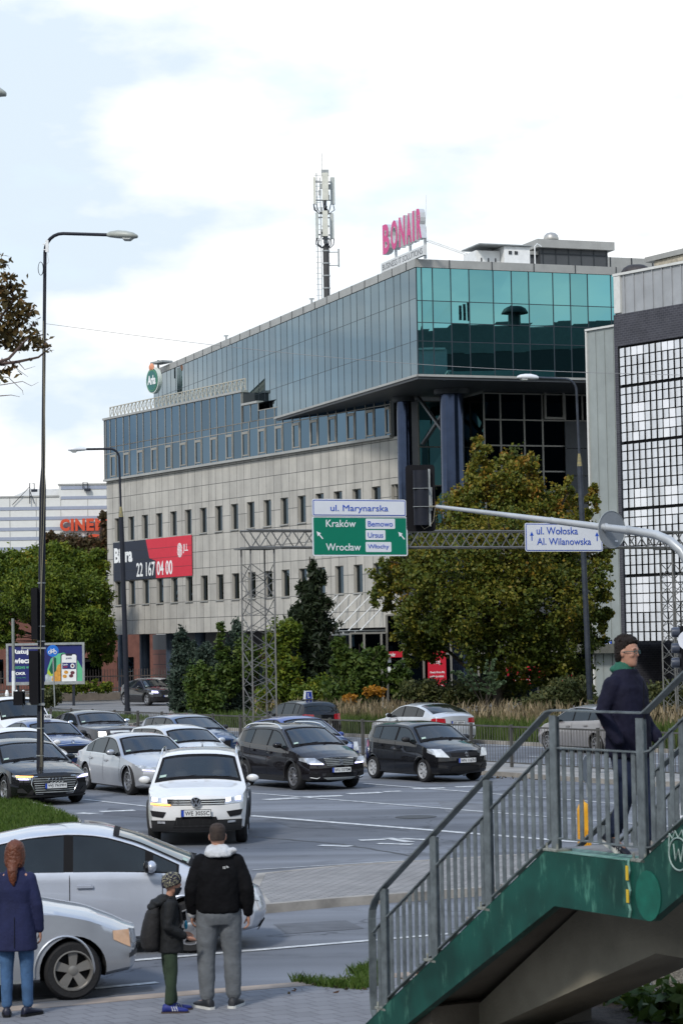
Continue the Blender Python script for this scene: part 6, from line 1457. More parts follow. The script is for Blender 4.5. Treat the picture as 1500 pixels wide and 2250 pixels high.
        for xa, ra in arches:
            for g in (-1,1):
                y0_, y1_ = (s.W/2-.30)*g, (s.W/2+.2)*g; cc = Vector((xa,0,s.sp['wr'])); rg = [[cc+Vector((math.cos(a)*ra, yy, math.sin(a)*ra)) for a in [2*math.pi*i/30 for i in range(30)]] for yy in (y0_,y1_)]
                cut.loft(rg)
        cm = cut.mesh('cut', M_arch); bm = bmesh.new(); bm.from_mesh(cm); bmesh.ops.recalc_face_normals(bm, faces=bm.faces); bm.to_mesh(cm); bm.free()
        co = bpy.data.objects.new('cut', cm); COL.objects.link(co)
        md = o.modifiers.new('b','BOOLEAN'); md.operation = 'DIFFERENCE'; md.object = co; md.solver = 'EXACT'; md.material_mode = 'TRANSFER'
        dg = bpy.context.evaluated_depsgraph_get(); dg.update(); nm = bpy.data.meshes.new_from_object(o.evaluated_get(dg))
        if len(nm.polygons) < 500: nm = me
        o.modifiers.clear(); o.data = nm; bpy.data.objects.remove(co)
        xb, xt = s.sp['ws']; bm = bmesh.new(); bm.from_mesh(nm); kill = []
        for f in bm.faces:
            c_ = f.calc_center_median(); 
            if f.normal.z < .2 or f.normal.x < .12 or c_.z < s.top(xb)-.12: continue
            x_ = c_.x + s.k*(min(1,max(0,(c_.x-.02*s.L)/(.48*s.L)))**2)*c_.y**2
            ye = s.side(x_, max(s.top(x_)-.075, s.bl(x_)))
            if xt-.02 < x_ < xb-.06 and abs(c_.y) < ye-.10: kill.append(f)
        bmesh.ops.delete(bm, geom=kill, context='FACES'); bm.to_mesh(nm); bm.free()
        nm.polygons.foreach_set('use_smooth', [True]*len(nm.polygons)); nm.set_sharp_from_angle(angle=R(38))
        o.name = 'body'; o.parent = t; return o
    def patch(s, fn, bot, top, nu=12, nv=4):
        """bot/top polylines in parameter space, lofted and mapped by fn"""
        def res(pl, n):
            d = [0]
            for i in range(1,len(pl)): d.append(d[-1]+math.hypot(pl[i][0]-pl[i-1][0], pl[i][1]-pl[i-1][1]))
            q = np.linspace(0,d[-1],n+1); return list(zip(np.interp(q,d,[p[0] for p in pl]), np.interp(q,d,[p[1] for p in pl])))
        b, t_ = res(bot,nu), res(top,nu); mb = MB(); vs = []
        for j in range(nv+1):
            for i in range(nu+1): f = j/nv; vs.append(fn(b[i][0]*(1-f)+t_[i][0]*f, b[i][1]*(1-f)+t_[i][1]*f))
        fs = [(j*(nu+1)+i, j*(nu+1)+i+1, (j+1)*(nu+1)+i+1, (j+1)*(nu+1)+i) for j in range(nv) for i in range(nu)]
        mb.add(vs, fs); return mb
def wheel(t, x, y, g, r, w_=.2, spokes=5, rimm=None, steel=False, style='spoke'):
    c = Vector((x,y,r)); mb = MB()
    prof = [(r*.66,-w_/2),(r*.9,-w_/2-.004),(r*.985,-w_*.38),(r,-w_*.2),(r,w_*.2),(r*.985,w_*.38),(r*.9,w_/2+.004),(r*.66,w_/2),(r*.62,w_*.3),(r*.62,-w_*.3)]
    rings = [[c+Vector((math.cos(a)*pr, pw, math.sin(a)*pr)) for a in [2*math.pi*i/32 for i in range(32)]] for pr, pw in prof]; rings.append(rings[0]); mb.loft(rings, cap=False)
    wh = mb.build('wheel', M_tyre, t, local=True, smooth=40)
    mb = MB(); oy = g*(w_/2-.015); N_ = 28
    mb.loft([[c+Vector((math.cos(a)*pr, g*pw, math.sin(a)*pr)) for a in [2*math.pi*i/N_ for i in range(N_)]] for pr, pw in ((r*.66,w_/2+.002),(r*.685,w_/2+.008),(r*.64,w_/2+.01),(r*.60,w_/2-.03),(r*.60,-.02))], cap=False)
    if style == 'spoke':
        for k in range(spokes):
            a = 2*math.pi*k/spokes+math.pi/2; d = Vector((math.cos(a),0,math.sin(a))); sdv = Vector((-math.sin(a),0,math.cos(a))); wd = r*.62*math.pi/spokes*.38
            p0 = c+d*r*.08+Vector((0,oy-g*.012,0)); p1 = c+d*r*.63+Vector((0,oy-g*.004,0)); w0, w1 = (wd*.75, wd*1.15) if spokes < 8 else (wd*.7, wd*.8)
            vs = [p0-sdv*w0,p0+sdv*w0,p1+sdv*w1,p1-sdv*w1]; vs2 = [v-Vector((0,g*.035,0)) for v in vs]; mb.add(vs+vs2, [(0,1,2,3),(4,7,6,5),(0,4,5,1),(1,5,6,2),(2,6,7,3),(3,7,4,0)])
    mb.loft([[c+Vector((math.cos(a)*pr, oy+g*pw, math.sin(a)*pr)) for a in [2*math.pi*i/18 for i in range(18)]] for pr, pw in ((r*.17,-.03),(r*.16,-.004),(r*.08,.004))])
    rm = mb.build('rim', rimm or M_rim, wh, local=True, smooth=40)
    mb = MB(); mb.loft([[c+Vector((math.cos(a)*pr, oy-g*.06, math.sin(a)*pr)) for a in [2*math.pi*i/24 for i in range(24)]] for pr in (r*.61,r*.02)], cap=True); mb.build('brake_backing', M_rimd, wh, local=True)
def car(nm, sp, loc, hdg, label, group='cars waiting on the avenue', cat='car'):
    """hdg: direction vector the car faces; local +x forward"""
    rz_ = math.atan2(hdg[1], hdg[0]); t = thing(nm, loc, label, cat, group, rz_); c = Car(sp); L, W_, H = c.L, c.W, c.H; r = sp['wr']; wb = sp['wb']; xf = L/2-sp['fo']; xr = xf-wb
    pm = sp['paint']; c.body(t, pm, [(xf, r*1.17),(xr, r*1.17)])
    for x in (xf,xr):
        for g in (1,-1): wheel(t, x, g*(W_/2-.13), g, r, spokes=sp.get('spokes',5), rimm=sp.get('rim'))
    B = lambda mb, nme, m_, par=None: mb.build(nme, m_, par or t, local=True, smooth=40)
    # windscreen, rear window
    xb, xt = sp['ws']; ins = .075
    yb = lambda x: c.side(x, c.top(x)-.075)-ins
    nn = 10; left = [(xb+(xt-xb)*i/nn) for i in range(nn+1)]
    def glasspatch(x0, x1, g, m_, nme, ins=.075):
        mb = MB(); vs = []; nu, nv = 12, 10
        for j in range(nv+1):
            x = x0+(x1-x0)*j/nv; ye = max(.05, c.side(x, max(c.top(x)-.075, c.bl(x)))-ins)
            for i in range(nu+1): vs.append(c.Tp(x, -ye+2*ye*i/nu, g))
        mb.add(vs, [(j*(nu+1)+i, j*(nu+1)+i+1, (j+1)*(nu+1)+i+1, (j+1)*(nu+1)+i) for j in range(nv) for i in range(nu)]); return B(mb, nme, m_)
    ws = glasspatch(xb, xt, 1, M_glass, 'windscreen')
    mb = MB()      # black frit border of the windscreen
    yi = lambda x, k_: max(.05, c.side(x, max(c.top(x)-.075, c.bl(x)))-k_)
    for g in (1,-1):
        pr_ = None
        for j in range(11):
            x = xb+(xt-xb)*j/10; q_ = (c.Tp(x, g*yi(x,.065),1,.008), c.Tp(x, g*yi(x,.115),1,.008))
            if pr_: mb.quad(pr_[0],pr_[1],q_[1],q_[0])
            pr_ = q_
    for xA, xB in ((xb+.01,xb-.08),(xt+.05,xt-.02)):
        pr_ = None
        for j in range(13):
            y_ = (-1+2*j/12); q_ = (c.Tp(xA, y_*yi(xA,.07),1,.008), c.Tp(xB, y_*yi(xB,.07),1,.008))
            if pr_: mb.quad(pr_[0],pr_[1],q_[1],q_[0])
            pr_ = q_
    B(mb, 'windscreen_border', M_trimr, ws)
    # cabin seen through the glass
    zc_ = c.bl(xb)-.02; M_cab = mat('cabin_grey', (.15,.155,.15), .8, var=.2, scale=4); M_cab2 = mat('cabin_lining', (.20,.20,.19), .8, var=.1)
    mb = MB(); mb.box((xb-.42, 0, zc_-.10), (.62, c.side(0,zc_)*2-.22, .14)); mb.box((xb-1.2,0,zc_-.55), (2.2, c.side(0,zc_)*2-.2, .1)); B(mb, 'dashboard', M_cab)
    for g in (1,-1):
        xs_ = xt-.18; mb = MB(); mb.loft([[Vector((xs_-.22*k_+.08*math.cos(a_)*1.2, g*.36+math.cos(a_+math.pi/2)*w_, zc_-.5+.62*k_)) for a_ in [2*math.pi*i/12 for i in range(12)]] for k_, w_ in ((0,.24),(.5,.25),(.9,.22),(1,.17))]); mb.ell((xs_-.25, g*.36, zc_+.19), (.05,.13,.09), 10, 6); B(mb, 'seat', M_cab)
    mb = MB(); mb.box((xt-1.1, 0, zc_-.1), (.12, c.side(0,zc_)*2-.3, .55)); 
    for g in (-1,0,1): mb.box((xt-1.12, g*.36, zc_+.24), (.08,.24,.14))
    B(mb, 'rear_bench', M_cab)
    mb = MB(); mb.tube([Vector((xb-.62+.05*math.sin(a_), .36+.18*math.cos(a_), zc_+.02+.17*math.sin(a_))) for a_ in np.linspace(0,6.283,17)], .014, 5, cap=False); mb.bar((xb-.62,.20,zc_+.02),(xb-.62,.52,zc_+.02),.03,.03); B(mb, 'steering_wheel', M_black)
    mb = MB(); mb.box(c.Tp(xt+.12,0,1,-.06), (.03,.2,.06)); B(mb, 'rear_view_mirror', M_black)
    # wipers and permit sticker
    mb = MB()
    for y0_, y1_ in ((.12,.62),(-.55,-.02)):
        mb.bar(c.Tp(xb-.03,y0_,1,.018), c.Tp(xb-.09,y1_,1,.014), .013,.010)
    B(mb, 'wiper', M_black)
    mb = MB(); p = [c.Tp(xb-.10,-yb(xb-.1)+.06,1,.012), c.Tp(xb-.10,-yb(xb-.1)+.18,1,.012), c.Tp(xb-.16,-yb(xb-.16)+.18,1,.012), c.Tp(xb-.16,-yb(xb-.16)+.06,1,.012)]; mb.quad(*p); B(mb, 'permit_sticker', mat('sticker', (.35,.45,.38), .5, var=0), ws)
    if 'rw' in sp: glasspatch(sp['rw'][0], sp['rw'][1], -1, M_side, 'rear_window', .09)
    # side windows
    for g in (1,-1):
        for k, (xa, xz) in enumerate(sp['win']):
            z0 = lambda x: smooth_poly(c.belt, x)+.035; dT = sp.get('wtop', .115)
            n_ = 12; bot = [(xa+(xz-xa)*i/n_, z0(xa+(xz-xa)*i/n_)) for i in range(n_+1)]; top = [(x, max(z+.012, c.top(x)-dT)) for x, z in bot]
            B(c.patch(lambda x,z: c.S_(x,z,g), bot, top, 14, 5), 'side_window', M_side)
        # black pillar strip between windows, mirrors, handles, seams
        w0, w1 = sp['win'][0][1], sp['win'][-1][0]
        x_all0 = min(w[0] for w in sp['win']); x_all1 = max(w[1] for w in sp['win'])
        n_ = 16; bot = [(x_all0-.02+(x_all1-x_all0+.04)*i/n_,)*1 for i in range(n_+1)]
        bot = [(x_all0-.03+(x_all1-x_all0+.06)*i/n_, 0) for i in range(n_+1)]; bot = [(x, smooth_poly(c.belt,x)+.018) for x,_ in bot]; top = [(x, max(z+.02, c.top(x)-sp.get('wtop',.115)+.018)) for x,z in bot]
        B(c.patch(lambda x,z: c.S_(x,z,g,.003), bot, top, 18, 4), 'window_surround', sp.get('surround', M_trimr))
        if sp.get('chrome_line'):
            B(c.patch(lambda x,z: c.S_(x,z,g,.010), [(x, z-.010) for x,z in bot], [(x, z+.006) for x,z in bot], 18, 1), 'window_chrome', M_chrome)
        for xs_ in sp['seams']:
            zz_ = [(xs_+.006, .30),(xs_+.006, smooth_poly(c.belt,xs_)+.0)]; z_t = smooth_poly(c.belt,xs_)
            B(c.patch(lambda z,x: c.S_(x,z,g,.004), [(.30,xs_-.005),(z_t,xs_-.005)], [(.30,xs_+.005),(z_t,xs_+.005)], 8, 1), 'door_gap', M_arch)
        for xh in sp['handles']:
            zh = smooth_poly(c.belt,xh)-.13; p = c.S_(xh, zh, g, .02); mb = MB(); mb.box(p, (.19,.03,.028)); mb.box(p-Vector((0,g*.012,0)), (.15,.012,.06)); B(mb, 'door_handle', sp.get('handle_m', pm))
        xm_ = xb-.42 if 'mx' not in sp else sp['mx']; p = c.S_(xm_, smooth_poly(c.belt,xm_)+.07, g, .0)
        mb = MB(); mb.ell(p+Vector((0,g*.14,.03)), (.065,.115,.072), 12, 8); mm_ = B(mb, 'door_mirror', sp.get('mirror_m', pm))
        mb = MB(); mb.bar(p+Vector((.0,-g*.03,-.04)), p+Vector((0,g*.12,-.02)), .06,.04); mb.ell(p+Vector((-.055,g*.14,.03)), (.04,.115,.072), 10, 6); B(mb, 'mirror_glass', M_black, mm_)
        # lower cladding
        cl = sp.get('clad', .0)
        if cl:
            B(c.patch(lambda x,z: c.S_(x,z,g,.012), [(xr+r*1.25, .20),(xf-r*1.25,.20)], [(xr+r*1.25,cl),(xf-r*1.25,cl)], 12, 3), 'sill_cladding', sp.get('clad_m', M_trim))
        mb = MB()  # arch lip
        for xw in (xf,xr):
            pts = []
            for a in np.linspace(R(-8),R(188),22):
                x_, z_ = xw+math.cos(a)*r*1.19, r+math.sin(a)*r*1.19; 
                if z_ > .2: pts.append(c.S_(x_, min(z_, c.bl(x_)-.02), g, .006))
            mb.tube(pts, .022 if sp.get('arch_m') else .012, 5)
        B(mb, 'arch_trim', sp.get('arch_m', pm))
        # tail light on side wrap
        tz0, tz1, tw_ = sp.get('tail', (.78,.98,.28))
        B(c.patch(lambda x,z: c.S_(x,z,g,.007), [(-L/2+.01,tz0+.03),(-L/2+tw_,tz0+.07)], [(-L/2+.01,tz1),(-L/2+tw_*.8,tz1-.02)], 6, 3), 'tail_light', M_red)
        yo = c.side(-L/2,tz0)
        B(c.patch(lambda y,z: c.Rr(y,z), [(g*(yo-.32),tz0+.02),(g*(yo-.01),tz0)], [(g*(yo-.30),tz1-.02),(g*(yo-.01),tz1)], 6, 3), 'tail_light', M_red)
        # headlights
        for hl in sp['head']:
            q = hl['q']; m_ = hl.get('m', M_lens); F_ = lambda y,z: c.F(y*g, z, hl.get('o',.010))
            if hl.get('side') and g != hl['side']: continue
            h_ = B(c.patch(F_, [q[0],q[1]], [q[3],q[2]], 8, 3), hl.get('n','headlight'), m_)
        if sp.get('hwrap'):
            a0, zz0_, zz1_ = sp["hwrap"]
            B(c.patch(lambda x,z: c.S_(x,z,g,.008), [(L/2-a0,zz0_+(zz1_-zz0_)*.5),(L/2-.01,zz0_)], [(L/2-a0,zz1_),(L/2-.01,zz1_)], 6, 3), 'headlight', sp.get('hwrap_m', M_lens))
    # front and rear panels
    for (nme, m_, q) in sp.get('front', []):
        if len(q) == 4: B(c.patch(lambda y,z: c.F(y,z,.012), [q[0],q[1]], [q[3],q[2]], 14, 4), nme, m_)
    for (nme, m_, z0_, z1_, hw0, hw1, ns) in sp.get('bars', []):
        for k in range(ns):
            z_ = z0_+(z1_-z0_)*(k+.5)/ns; hw_ = hw0+(hw1-hw0)*(k+.5)/ns
            mb = MB(); mb.tube([c.F(y,z_,.022) for y in np.linspace(-hw_,hw_,11)], .010 if m_ is M_chrome else .012, 5); B(mb, nme, m_)
    for (nme, m_, pts) in sp.get('fline', []):
        mb = MB(); mb.tube([c.F(y,z,.022) for y,z in pts], .012, 5); B(mb, nme, m_)
    for (nme, m_, q) in sp.get('rear', []):
        B(c.patch(lambda y,z: c.Rr(y,z,.012), [q[0],q[1]], [q[3],q[2]], 14, 3), nme, m_)
    def plate(txt, z, front=True, y=0):
        if front: o_ = c.F(y,z,.03); X, N_ = Vector((0,1,0)), Vector((1,0,0))
        else: o_ = c.Rr(y,z,.03); X, N_ = Vector((0,-1,0)), Vector((-1,0,0))
        U = Vector((0,0,1)); w_, h_ = .52,.112
        mb = MB(); mb.box(o_, (w_+.02,.015,h_+.02), X, N_, U); B(mb, 'plate_frame', M_black)
        mb = MB(); mb.box(o_+N_*.008, (w_,.006,h_), X, N_, U); pl_ = B(mb, 'licence_plate', M_plate)
        mb = MB(); mb.box(o_+N_*.012-X*(w_/2-.022), (.044,.004,h_), X, N_, U); B(mb, 'plate_band', M_pblue, pl_)
        if txt: B(text_mb(txt, o_+N_*.0112-X*(w_/2-.06)-U*.038, X, U, w_-.08, .076, .002, N_, .014), 'plate_lettering', M_ink, pl_)
    if sp.get('plate'): plate(sp['plate'][0], sp['plate'][1])
    if sp.get('rplate'): plate(sp['rplate'][0], sp['rplate'][1], False)
    if sp.get('rails'):
        for g in (1,-1):
            mb = MB(); pts = [c.warp(x, g*(c.side(x,c.top(x)-.075)-.03), c.top(x)-.045+h_) for x,h_ in zip(np.linspace(sp['rails'][0],sp['rails'][1],11), [0,.05,.06,.06,.06,.06,.06,.06,.06,.05,0])]; mb.tube(pts, .018, 7); B(mb, 'roof_rail', sp.get('rails_m', M_chrome))
    if sp.get('aerial'): mb = MB(); x = sp['aerial']; p = c.warp(x,0,c.top(x)); mb.tube([p, p+Vector((-.08,0,.07))], [.016,.006], 6); B(mb, 'aerial', M_black)
    if sp.get('logo'): sp['logo'](c, B)
    # cabin: a driver's silhouette is left to the dark glass; underbody
    return t, c
def ring_logo(z, r, cx=(0,), tube_=.010, y2=0):
    def f(c, B):
        mb = MB()
        for y in cx: o_ = c.F(y, z, .05); mb.tube([o_+Vector((0,math.cos(a)*r,math.sin(a)*r)) for a in np.linspace(0,6.283,19)], tube_, 5, cap=False)
        B(mb, 'emblem', M_chrome)
    return f
def vw_logo(z, r):
    def f(c, B):
        o_ = c.F(0,z,.06); P_ = lambda y,zz: o_+Vector((0,y*r,zz*r)); mb = MB(); mb.tube([P_(math.cos(a),math.sin(a)) for a in np.linspace(0,6.283,25)], .012, 6, cap=False)
        for a,b in (((-.5,.82),(0,.12)),((.5,.82),(0,.12)),((-.88,.4),(-.42,-.75)),((-.42,-.75),(0,.02)),((0,.02),(.42,-.75)),((.42,-.75),(.88,.4))): mb.bar(P_(*a),P_(*b),.022,.012,(1,0,0))
        B(mb, 'emblem', M_chrome)
        mb = MB(); mb.loft([[P_(math.cos(a)*k,math.sin(a)*k)-Vector((.01,0,0)) for a in np.linspace(0,6.283,25)[:-1]] for k in (1,.02)], cap=False); B(mb, 'emblem_base', M_black)
    return f
def s_logo(z, r):
    def f(c, B):
        o_ = c.F(0,z,.045); mb = MB()
        for poly in ([(-.1,1),(.75,.42),(.35,.15),(-.12,.45),(-.35,.3),(-.1,.12),(.0,.05),(-.45,-.05),(-.9,.38)],[(.1,-1),(-.75,-.42),(-.35,-.15),(.12,-.45),(.35,-.3),(.1,-.12),(0,-.05),(.45,.05),(.9,-.38)]):
            mb.prism([(p[0]*r,p[1]*r) for p in poly], o_, (0,1,0), (0,0,1), (.01,0,0))
        B(mb, 'emblem', M_chrome)
    return f
def q4(y0,z0,y1,z1,y2=None,z2=None,y3=None,z3=None): return [(y0,z0),(y1,z1),(y2,z2),(y3,z3)]
def sym(hw_b, z0, hw_t, z1): return [(-hw_b,z0),(hw_b,z0),(hw_t,z1),(-hw_t,z1)]
def anchor(u, v, z, lx, ly, hdg):
    """world position of the car origin so that local (lx,ly,z) projects to pixel (u,v)"""
    g = G(u, v, z); h = Vector((hdg[0],hdg[1],0)).normalized(); l = Vector((-h.y,h.x,0)); o = g-h*lx-l*ly; o.z = 0; return o
def hd(deg): return (math.sin(R(deg)), -math.cos(R(deg)))     # 0 = straight at the camera, + = turning to the picture's right
CG = 'cars waiting on the avenue'
white = paint('white', (.66,.66,.65), .0); black = paint('black', (.008,.008,.010), .0, .25); silver = paint('silver', (.46,.47,.485), .5, .34)
lsilver = paint('light_silver', (.56,.58,.60), .4, .34); navy = paint('navy', (.016,.045,.15), .3, .28); grey = paint('grey', (.09,.085,.095), .5, .3); brownb = paint('brown_black', (.012,.009,.011), .2, .25)
bluep = paint('blue', (.015,.04,.22), .2, .28); dblue = paint('steel_blue', (.03,.065,.15), .4, .3); pblue = paint('pale_silver_blue', (.43,.46,.52), .4, .34)
# --- SUV white (turning, indicator on)
suv = dict(tum=.30,L=4.49,W=1.84,H=1.66,fo=.88,wb=2.68,wr=.355,gc=.24,paint=white,T=[(-2.25,.98),(-2.2,1.05),(-2.05,1.35),(-1.85,1.55),(-1.4,1.63),(-.5,1.66),(.2,1.63),(.45,1.58),(1.15,1.13),(1.4,1.08),(2.0,.98),(2.25,.90)],
    belt=[(-2.25,1.08),(-1,1.04),(1.1,1.02),(2.25,.95)],ws=(1.13,.48),rw=(-2.14,-1.84),win=[(-.02,.95),(-1.02,-.08),(-1.75,-1.10)],seams=[.98,-.05,-1.06],handles=[.1,-.95],clad=.42,arch_m=M_trim,rails=(-1.6,.35),aerial=-1.5,spokes=5,
    fb=[(.2,-.12),(.35,-.03),(.55,0),(.78,-.03),(1.0,-.15)],tail=(.90,1.08,.35),
    head=[dict(q=[(.50,.745),(.835,.775),(.845,.90),(.53,.845)]), dict(q=[(.53,.79),(.62,.80),(.62,.865),(.53,.85)],m=M_led,o=.02,n='lamp'), dict(q=[(.70,.81),(.80,.82),(.80,.885),(.70,.875)],m=M_led,o=.02,n='lamp'), dict(q=[(.46,.735),(.82,.755),(.82,.785),(.46,.762)],m=M_amb,o=.022,n='indicator',side=-1),
        dict(q=[(.60,.52),(.80,.55),(.83,.65),(.54,.62)],m=M_black,n='air_inlet'), dict(q=[(.56,.415),(.70,.42),(.70,.46),(.56,.455)],m=M_lens,o=.03,n='fog_light')],
    hwrap=(.28,.78,.88),front=[('grille',M_black,sym(.50,.745,.53,.845)),('lower_bumper',M_trim,sym(.80,.27,.82,.475)),('lower_grille',M_arch,sym(.42,.33,.36,.53))],
    bars=[('grille_bar',M_chrome,.745,.86,.49,.53,3)],plate=('WE 305SC',.60),logo=vw_logo(.80,.085))
h = hd(1.5); car('suv', suv, anchor(530,1850,0, suv['L']/2-.88, .78, h), h, 'white compact SUV with orange indicator lit, turning in the middle of the junction', 'cars crossing the junction')
# --- black crossover
sx = dict(tum=.46,wtop=.14,L=4.30,W=1.77,H=1.58,fo=.87,wb=2.60,wr=.335,gc=.20,paint=brownb,T=[(-2.15,.95),(-2.1,1.05),(-1.95,1.33),(-1.7,1.50),(-1.2,1.57),(-.4,1.585),(.1,1.56),(.35,1.50),(1.15,1.08),(1.5,.99),(1.95,.88),(2.15,.80)],
    belt=[(-2.15,1.16),(-1,1.06),(1.1,.97),(2.15,.86)],ws=(1.13,.36),rw=(-2.05,-1.72),win=[(-.05,.92),(-.95,-.13),(-1.62,-1.0)],seams=[.98,-.08,-1.0],handles=[.1,-.82],clad=.34,arch_m=M_trim,rails=(-1.7,.3),aerial=-1.75,spokes=10,
    tail=(.83,1.08,.25),k=.34,head=[dict(q=[(.42,.64),(.80,.66),(.83,.80),(.62,.80)]),dict(q=[(.44,.635),(.74,.645),(.76,.675),(.46,.665)],m=M_led,o=.02,n='daylight_strip'),dict(q=[(.52,.33),(.76,.36),(.74,.44),(.56,.42)],m=M_black,n='fog_recess')],
    hwrap=(.42,.67,.80),front=[('grille',M_black,sym(.36,.60,.42,.78)),('lower_grille',M_arch,sym(.40,.34,.36,.44)),('skid_plate',M_steel,sym(.34,.26,.46,.32))],bars=[('grille_bar',M_steel,.60,.76,.36,.41,4)],
    fline=[('grille_chrome',M_chrome,[(-.41,.775),(0,.785),(.41,.775)]),('fog_chrome',M_chrome,[(-.76,.33),(-.60,.30),(-.54,.33)]),('fog_chrome',M_chrome,[(.76,.33),(.60,.30),(.54,.33)])],plate=('WU 5370M',.50),logo=s_logo(.69,.075))
h = hd(30); car('crossover', sx, anchor(649,1736,0, sx['L']/2-.87, -.80, h), h, 'black crossover with silver roof rails, between the white SUV and the small black hatchback', CG)
# --- black small hatch
sw = dict(tum=.44,wtop=.135,L=3.86,W=1.70,H=1.52,fo=.80,wb=2.43,wr=.30,gc=.18,paint=black,T=[(-1.93,.90),(-1.9,1.0),(-1.78,1.28),(-1.6,1.45),(-1.2,1.50),(-.4,1.52),(.15,1.49),(.35,1.44),(.98,1.05),(1.3,.98),(1.75,.88),(1.93,.80)],
    belt=[(-1.93,1.10),(-1,1.04),(1.0,.97),(1.93,.87)],ws=(.97,.37),rw=(-1.86,-1.62),win=[(-.12,.80),(-.95,-.22),(-1.38,-1.0)],seams=[.86,-.17,-1.05],handles=[.05,-.88],aerial=-1.3,spokes=7,rim=mat('hubcap', (.42,.43,.44), .45, .2, var=.1),
    mirror_m=M_trim,tail=(.78,1.02,.3),k=.36,head=[dict(q=[(.46,.64),(.78,.66),(.80,.84),(.62,.86)],m=mat('bright_lens',(.72,.73,.72),.15,.3,var=.2,scale=9)),dict(q=[(.50,.36),(.74,.38),(.74,.46),(.56,.44)],m=M_trim,n='fog_recess')],
    hwrap=(.45,.68,.86),front=[('grille',M_arch,sym(.40,.66,.42,.76)),('lower_grille',M_arch,sym(.46,.28,.40,.42))],plate=('WN 1167H',.56),logo=s_logo(.71,.065))
h = hd(31); car('hatchback', sw, anchor(933,1719,0, sw['L']/2-.80, -.76, h), h, 'small black hatchback with clear headlights and hubcaps, rightmost of the oncoming cars', CG)
# --- silver sedan
gs = dict(L=4.85,W=1.84,H=1.45,fo=.93,wb=2.85,wr=.335,gc=.16,paint=silver,T=[(-2.42,.95),(-2.3,1.02),(-1.75,1.08),(-1.25,1.28),(-.8,1.41),(-.2,1.455),(.15,1.43),(.40,1.37),(1.1,.99),(1.5,.92),(2.2,.80),(2.42,.72)],
    belt=[(-2.42,.98),(-1,.95),(1.1,.90),(2.42,.78)],ws=(1.08,.38),rw=(-1.72,-1.0),win=[(-.08,.95),(-.95,-.16),(-1.38,-1.0)],seams=[1.02,-.12,-1.05],handles=[.08,-.98],spokes=10,chrome_line=True,tail=(.78,.93,.35),k=.34,
    head=[dict(q=[(.46,.60),(.82,.64),(.84,.74),(.52,.69)]),dict(q=[(.48,.592),(.80,.618),(.80,.638),(.48,.612)],m=M_led,o=.02,n='daylight_strip'),dict(q=[(.62,.30),(.76,.31),(.76,.40),(.60,.39)],m=M_lens,n='fog_light')],
    hwrap=(.35,.66,.74),front=[('grille',M_arch,sym(.40,.22,.34,.62))],fline=[('grille_frame',M_chrome,[(-.42,.22),(-.28,.45),(-.36,.63),(.36,.63),(.28,.45),(.42,.22)])],plate=(None,.42))
h = hd(27); car('sedan', gs, anchor(286,1747,0, gs['L']/2-.93, -.84, h), h, 'silver sedan with chrome window line, left of the white SUV', CG)
# --- black executive (left edge)
a6 = dict(L=4.94,W=1.89,H=1.46,fo=.92,wb=2.92,wr=.345,gc=.16,paint=black,T=[(-2.47,.95),(-2.35,1.02),(-1.8,1.08),(-1.3,1.27),(-.8,1.42),(-.2,1.465),(.2,1.43),(.45,1.37),(1.2,.99),(1.6,.93),(2.25,.82),(2.47,.74)],
    belt=[(-2.47,.98),(-1,.95),(1.1,.92),(2.47,.80)],ws=(1.18,.43),rw=(-1.76,-1.0),win=[(-.02,1.02),(-.95,-.10),(-1.4,-1.0)],seams=[1.08,-.06,-1.05],handles=[.14,-.95],spokes=10,chrome_line=True,k=.30,
    head=[dict(q=[(.56,.60),(.86,.62),(.87,.70),(.54,.68)]),dict(q=[(.50,.665),(.86,.672),(.87,.705),(.50,.69)],m=M_amb,o=.022,n='indicator',side=-1),dict(q=[(.56,.62),(.86,.64),(.87,.70),(.70,.68)],m=M_led,o=.02,n='daylight_strip',side=1),dict(q=[(.60,.605),(.80,.61),(.83,.635),(.62,.63)],m=M_led,o=.022,n='daylight_strip',side=-1),
        dict(q=[(.62,.30),(.84,.32),(.84,.40),(.74,.42)],m=M_trim,n='air_inlet')],
    hwrap=(.3,.64,.71),front=[('grille',M_arch,sym(.44,.28,.52,.66)),('front_lip',M_trim,sym(.80,.20,.82,.25))],bars=[('grille_bar',M_steel,.29,.65,.45,.52,7)],
    fline=[('grille_frame',M_chrome,[(-.44,.28),(-.56,.50),(-.52,.67),(.52,.67),(.56,.50),(.44,.28),(-.44,.28)])],plate=('WJ 7629H',.46),logo=ring_logo(.58,.052,(-.125,-.042,.042,.125),.008))
h = hd(27); car('sedan', a6, anchor(170,1762,0, a6['L']/2-.92, .86, h), h, 'black sedan with wide chrome-barred grille and four-ring emblem behind the lamp post', CG)
# --- second row
fab = dict(L=4.2,W=1.72,H=1.47,fo=.85,wb=2.5,wr=.30,paint=lsilver,T=[(-2.1,.95),(-2.05,1.02),(-1.9,1.3),(-1.7,1.42),(-1.0,1.46),(-.2,1.47),(.25,1.42),(.45,1.36),(1.1,1.02),(1.4,.96),(1.95,.86),(2.1,.80)],belt=[(-2.1,1.0),(-1,.97),(1,.93),(2.1,.86)],
    ws=(1.08,.45),rw=(-2.02,-1.72),win=[(-.05,.92),(-.95,-.13),(-1.55,-1.0)],seams=[.98,-.08],handles=[.1,-.85],tail=(.8,1.0,.25),head=[dict(q=[(.48,.62),(.78,.64),(.80,.80),(.52,.78)],m=M_warm)],front=[('grille',M_arch,sym(.40,.66,.44,.76))],fline=[('grille_chrome',M_chrome,[(-.44,.775),(0,.79),(.44,.775)])],plate=(None,.48),logo=ring_logo(.80,.045),aerial=-1.5)
h = hd(29); car('hatchback', fab, anchor(517,1656,.72, 2.02, .66, h), h, 'light silver hatchback with one bright headlight, directly behind the white SUV', CG)
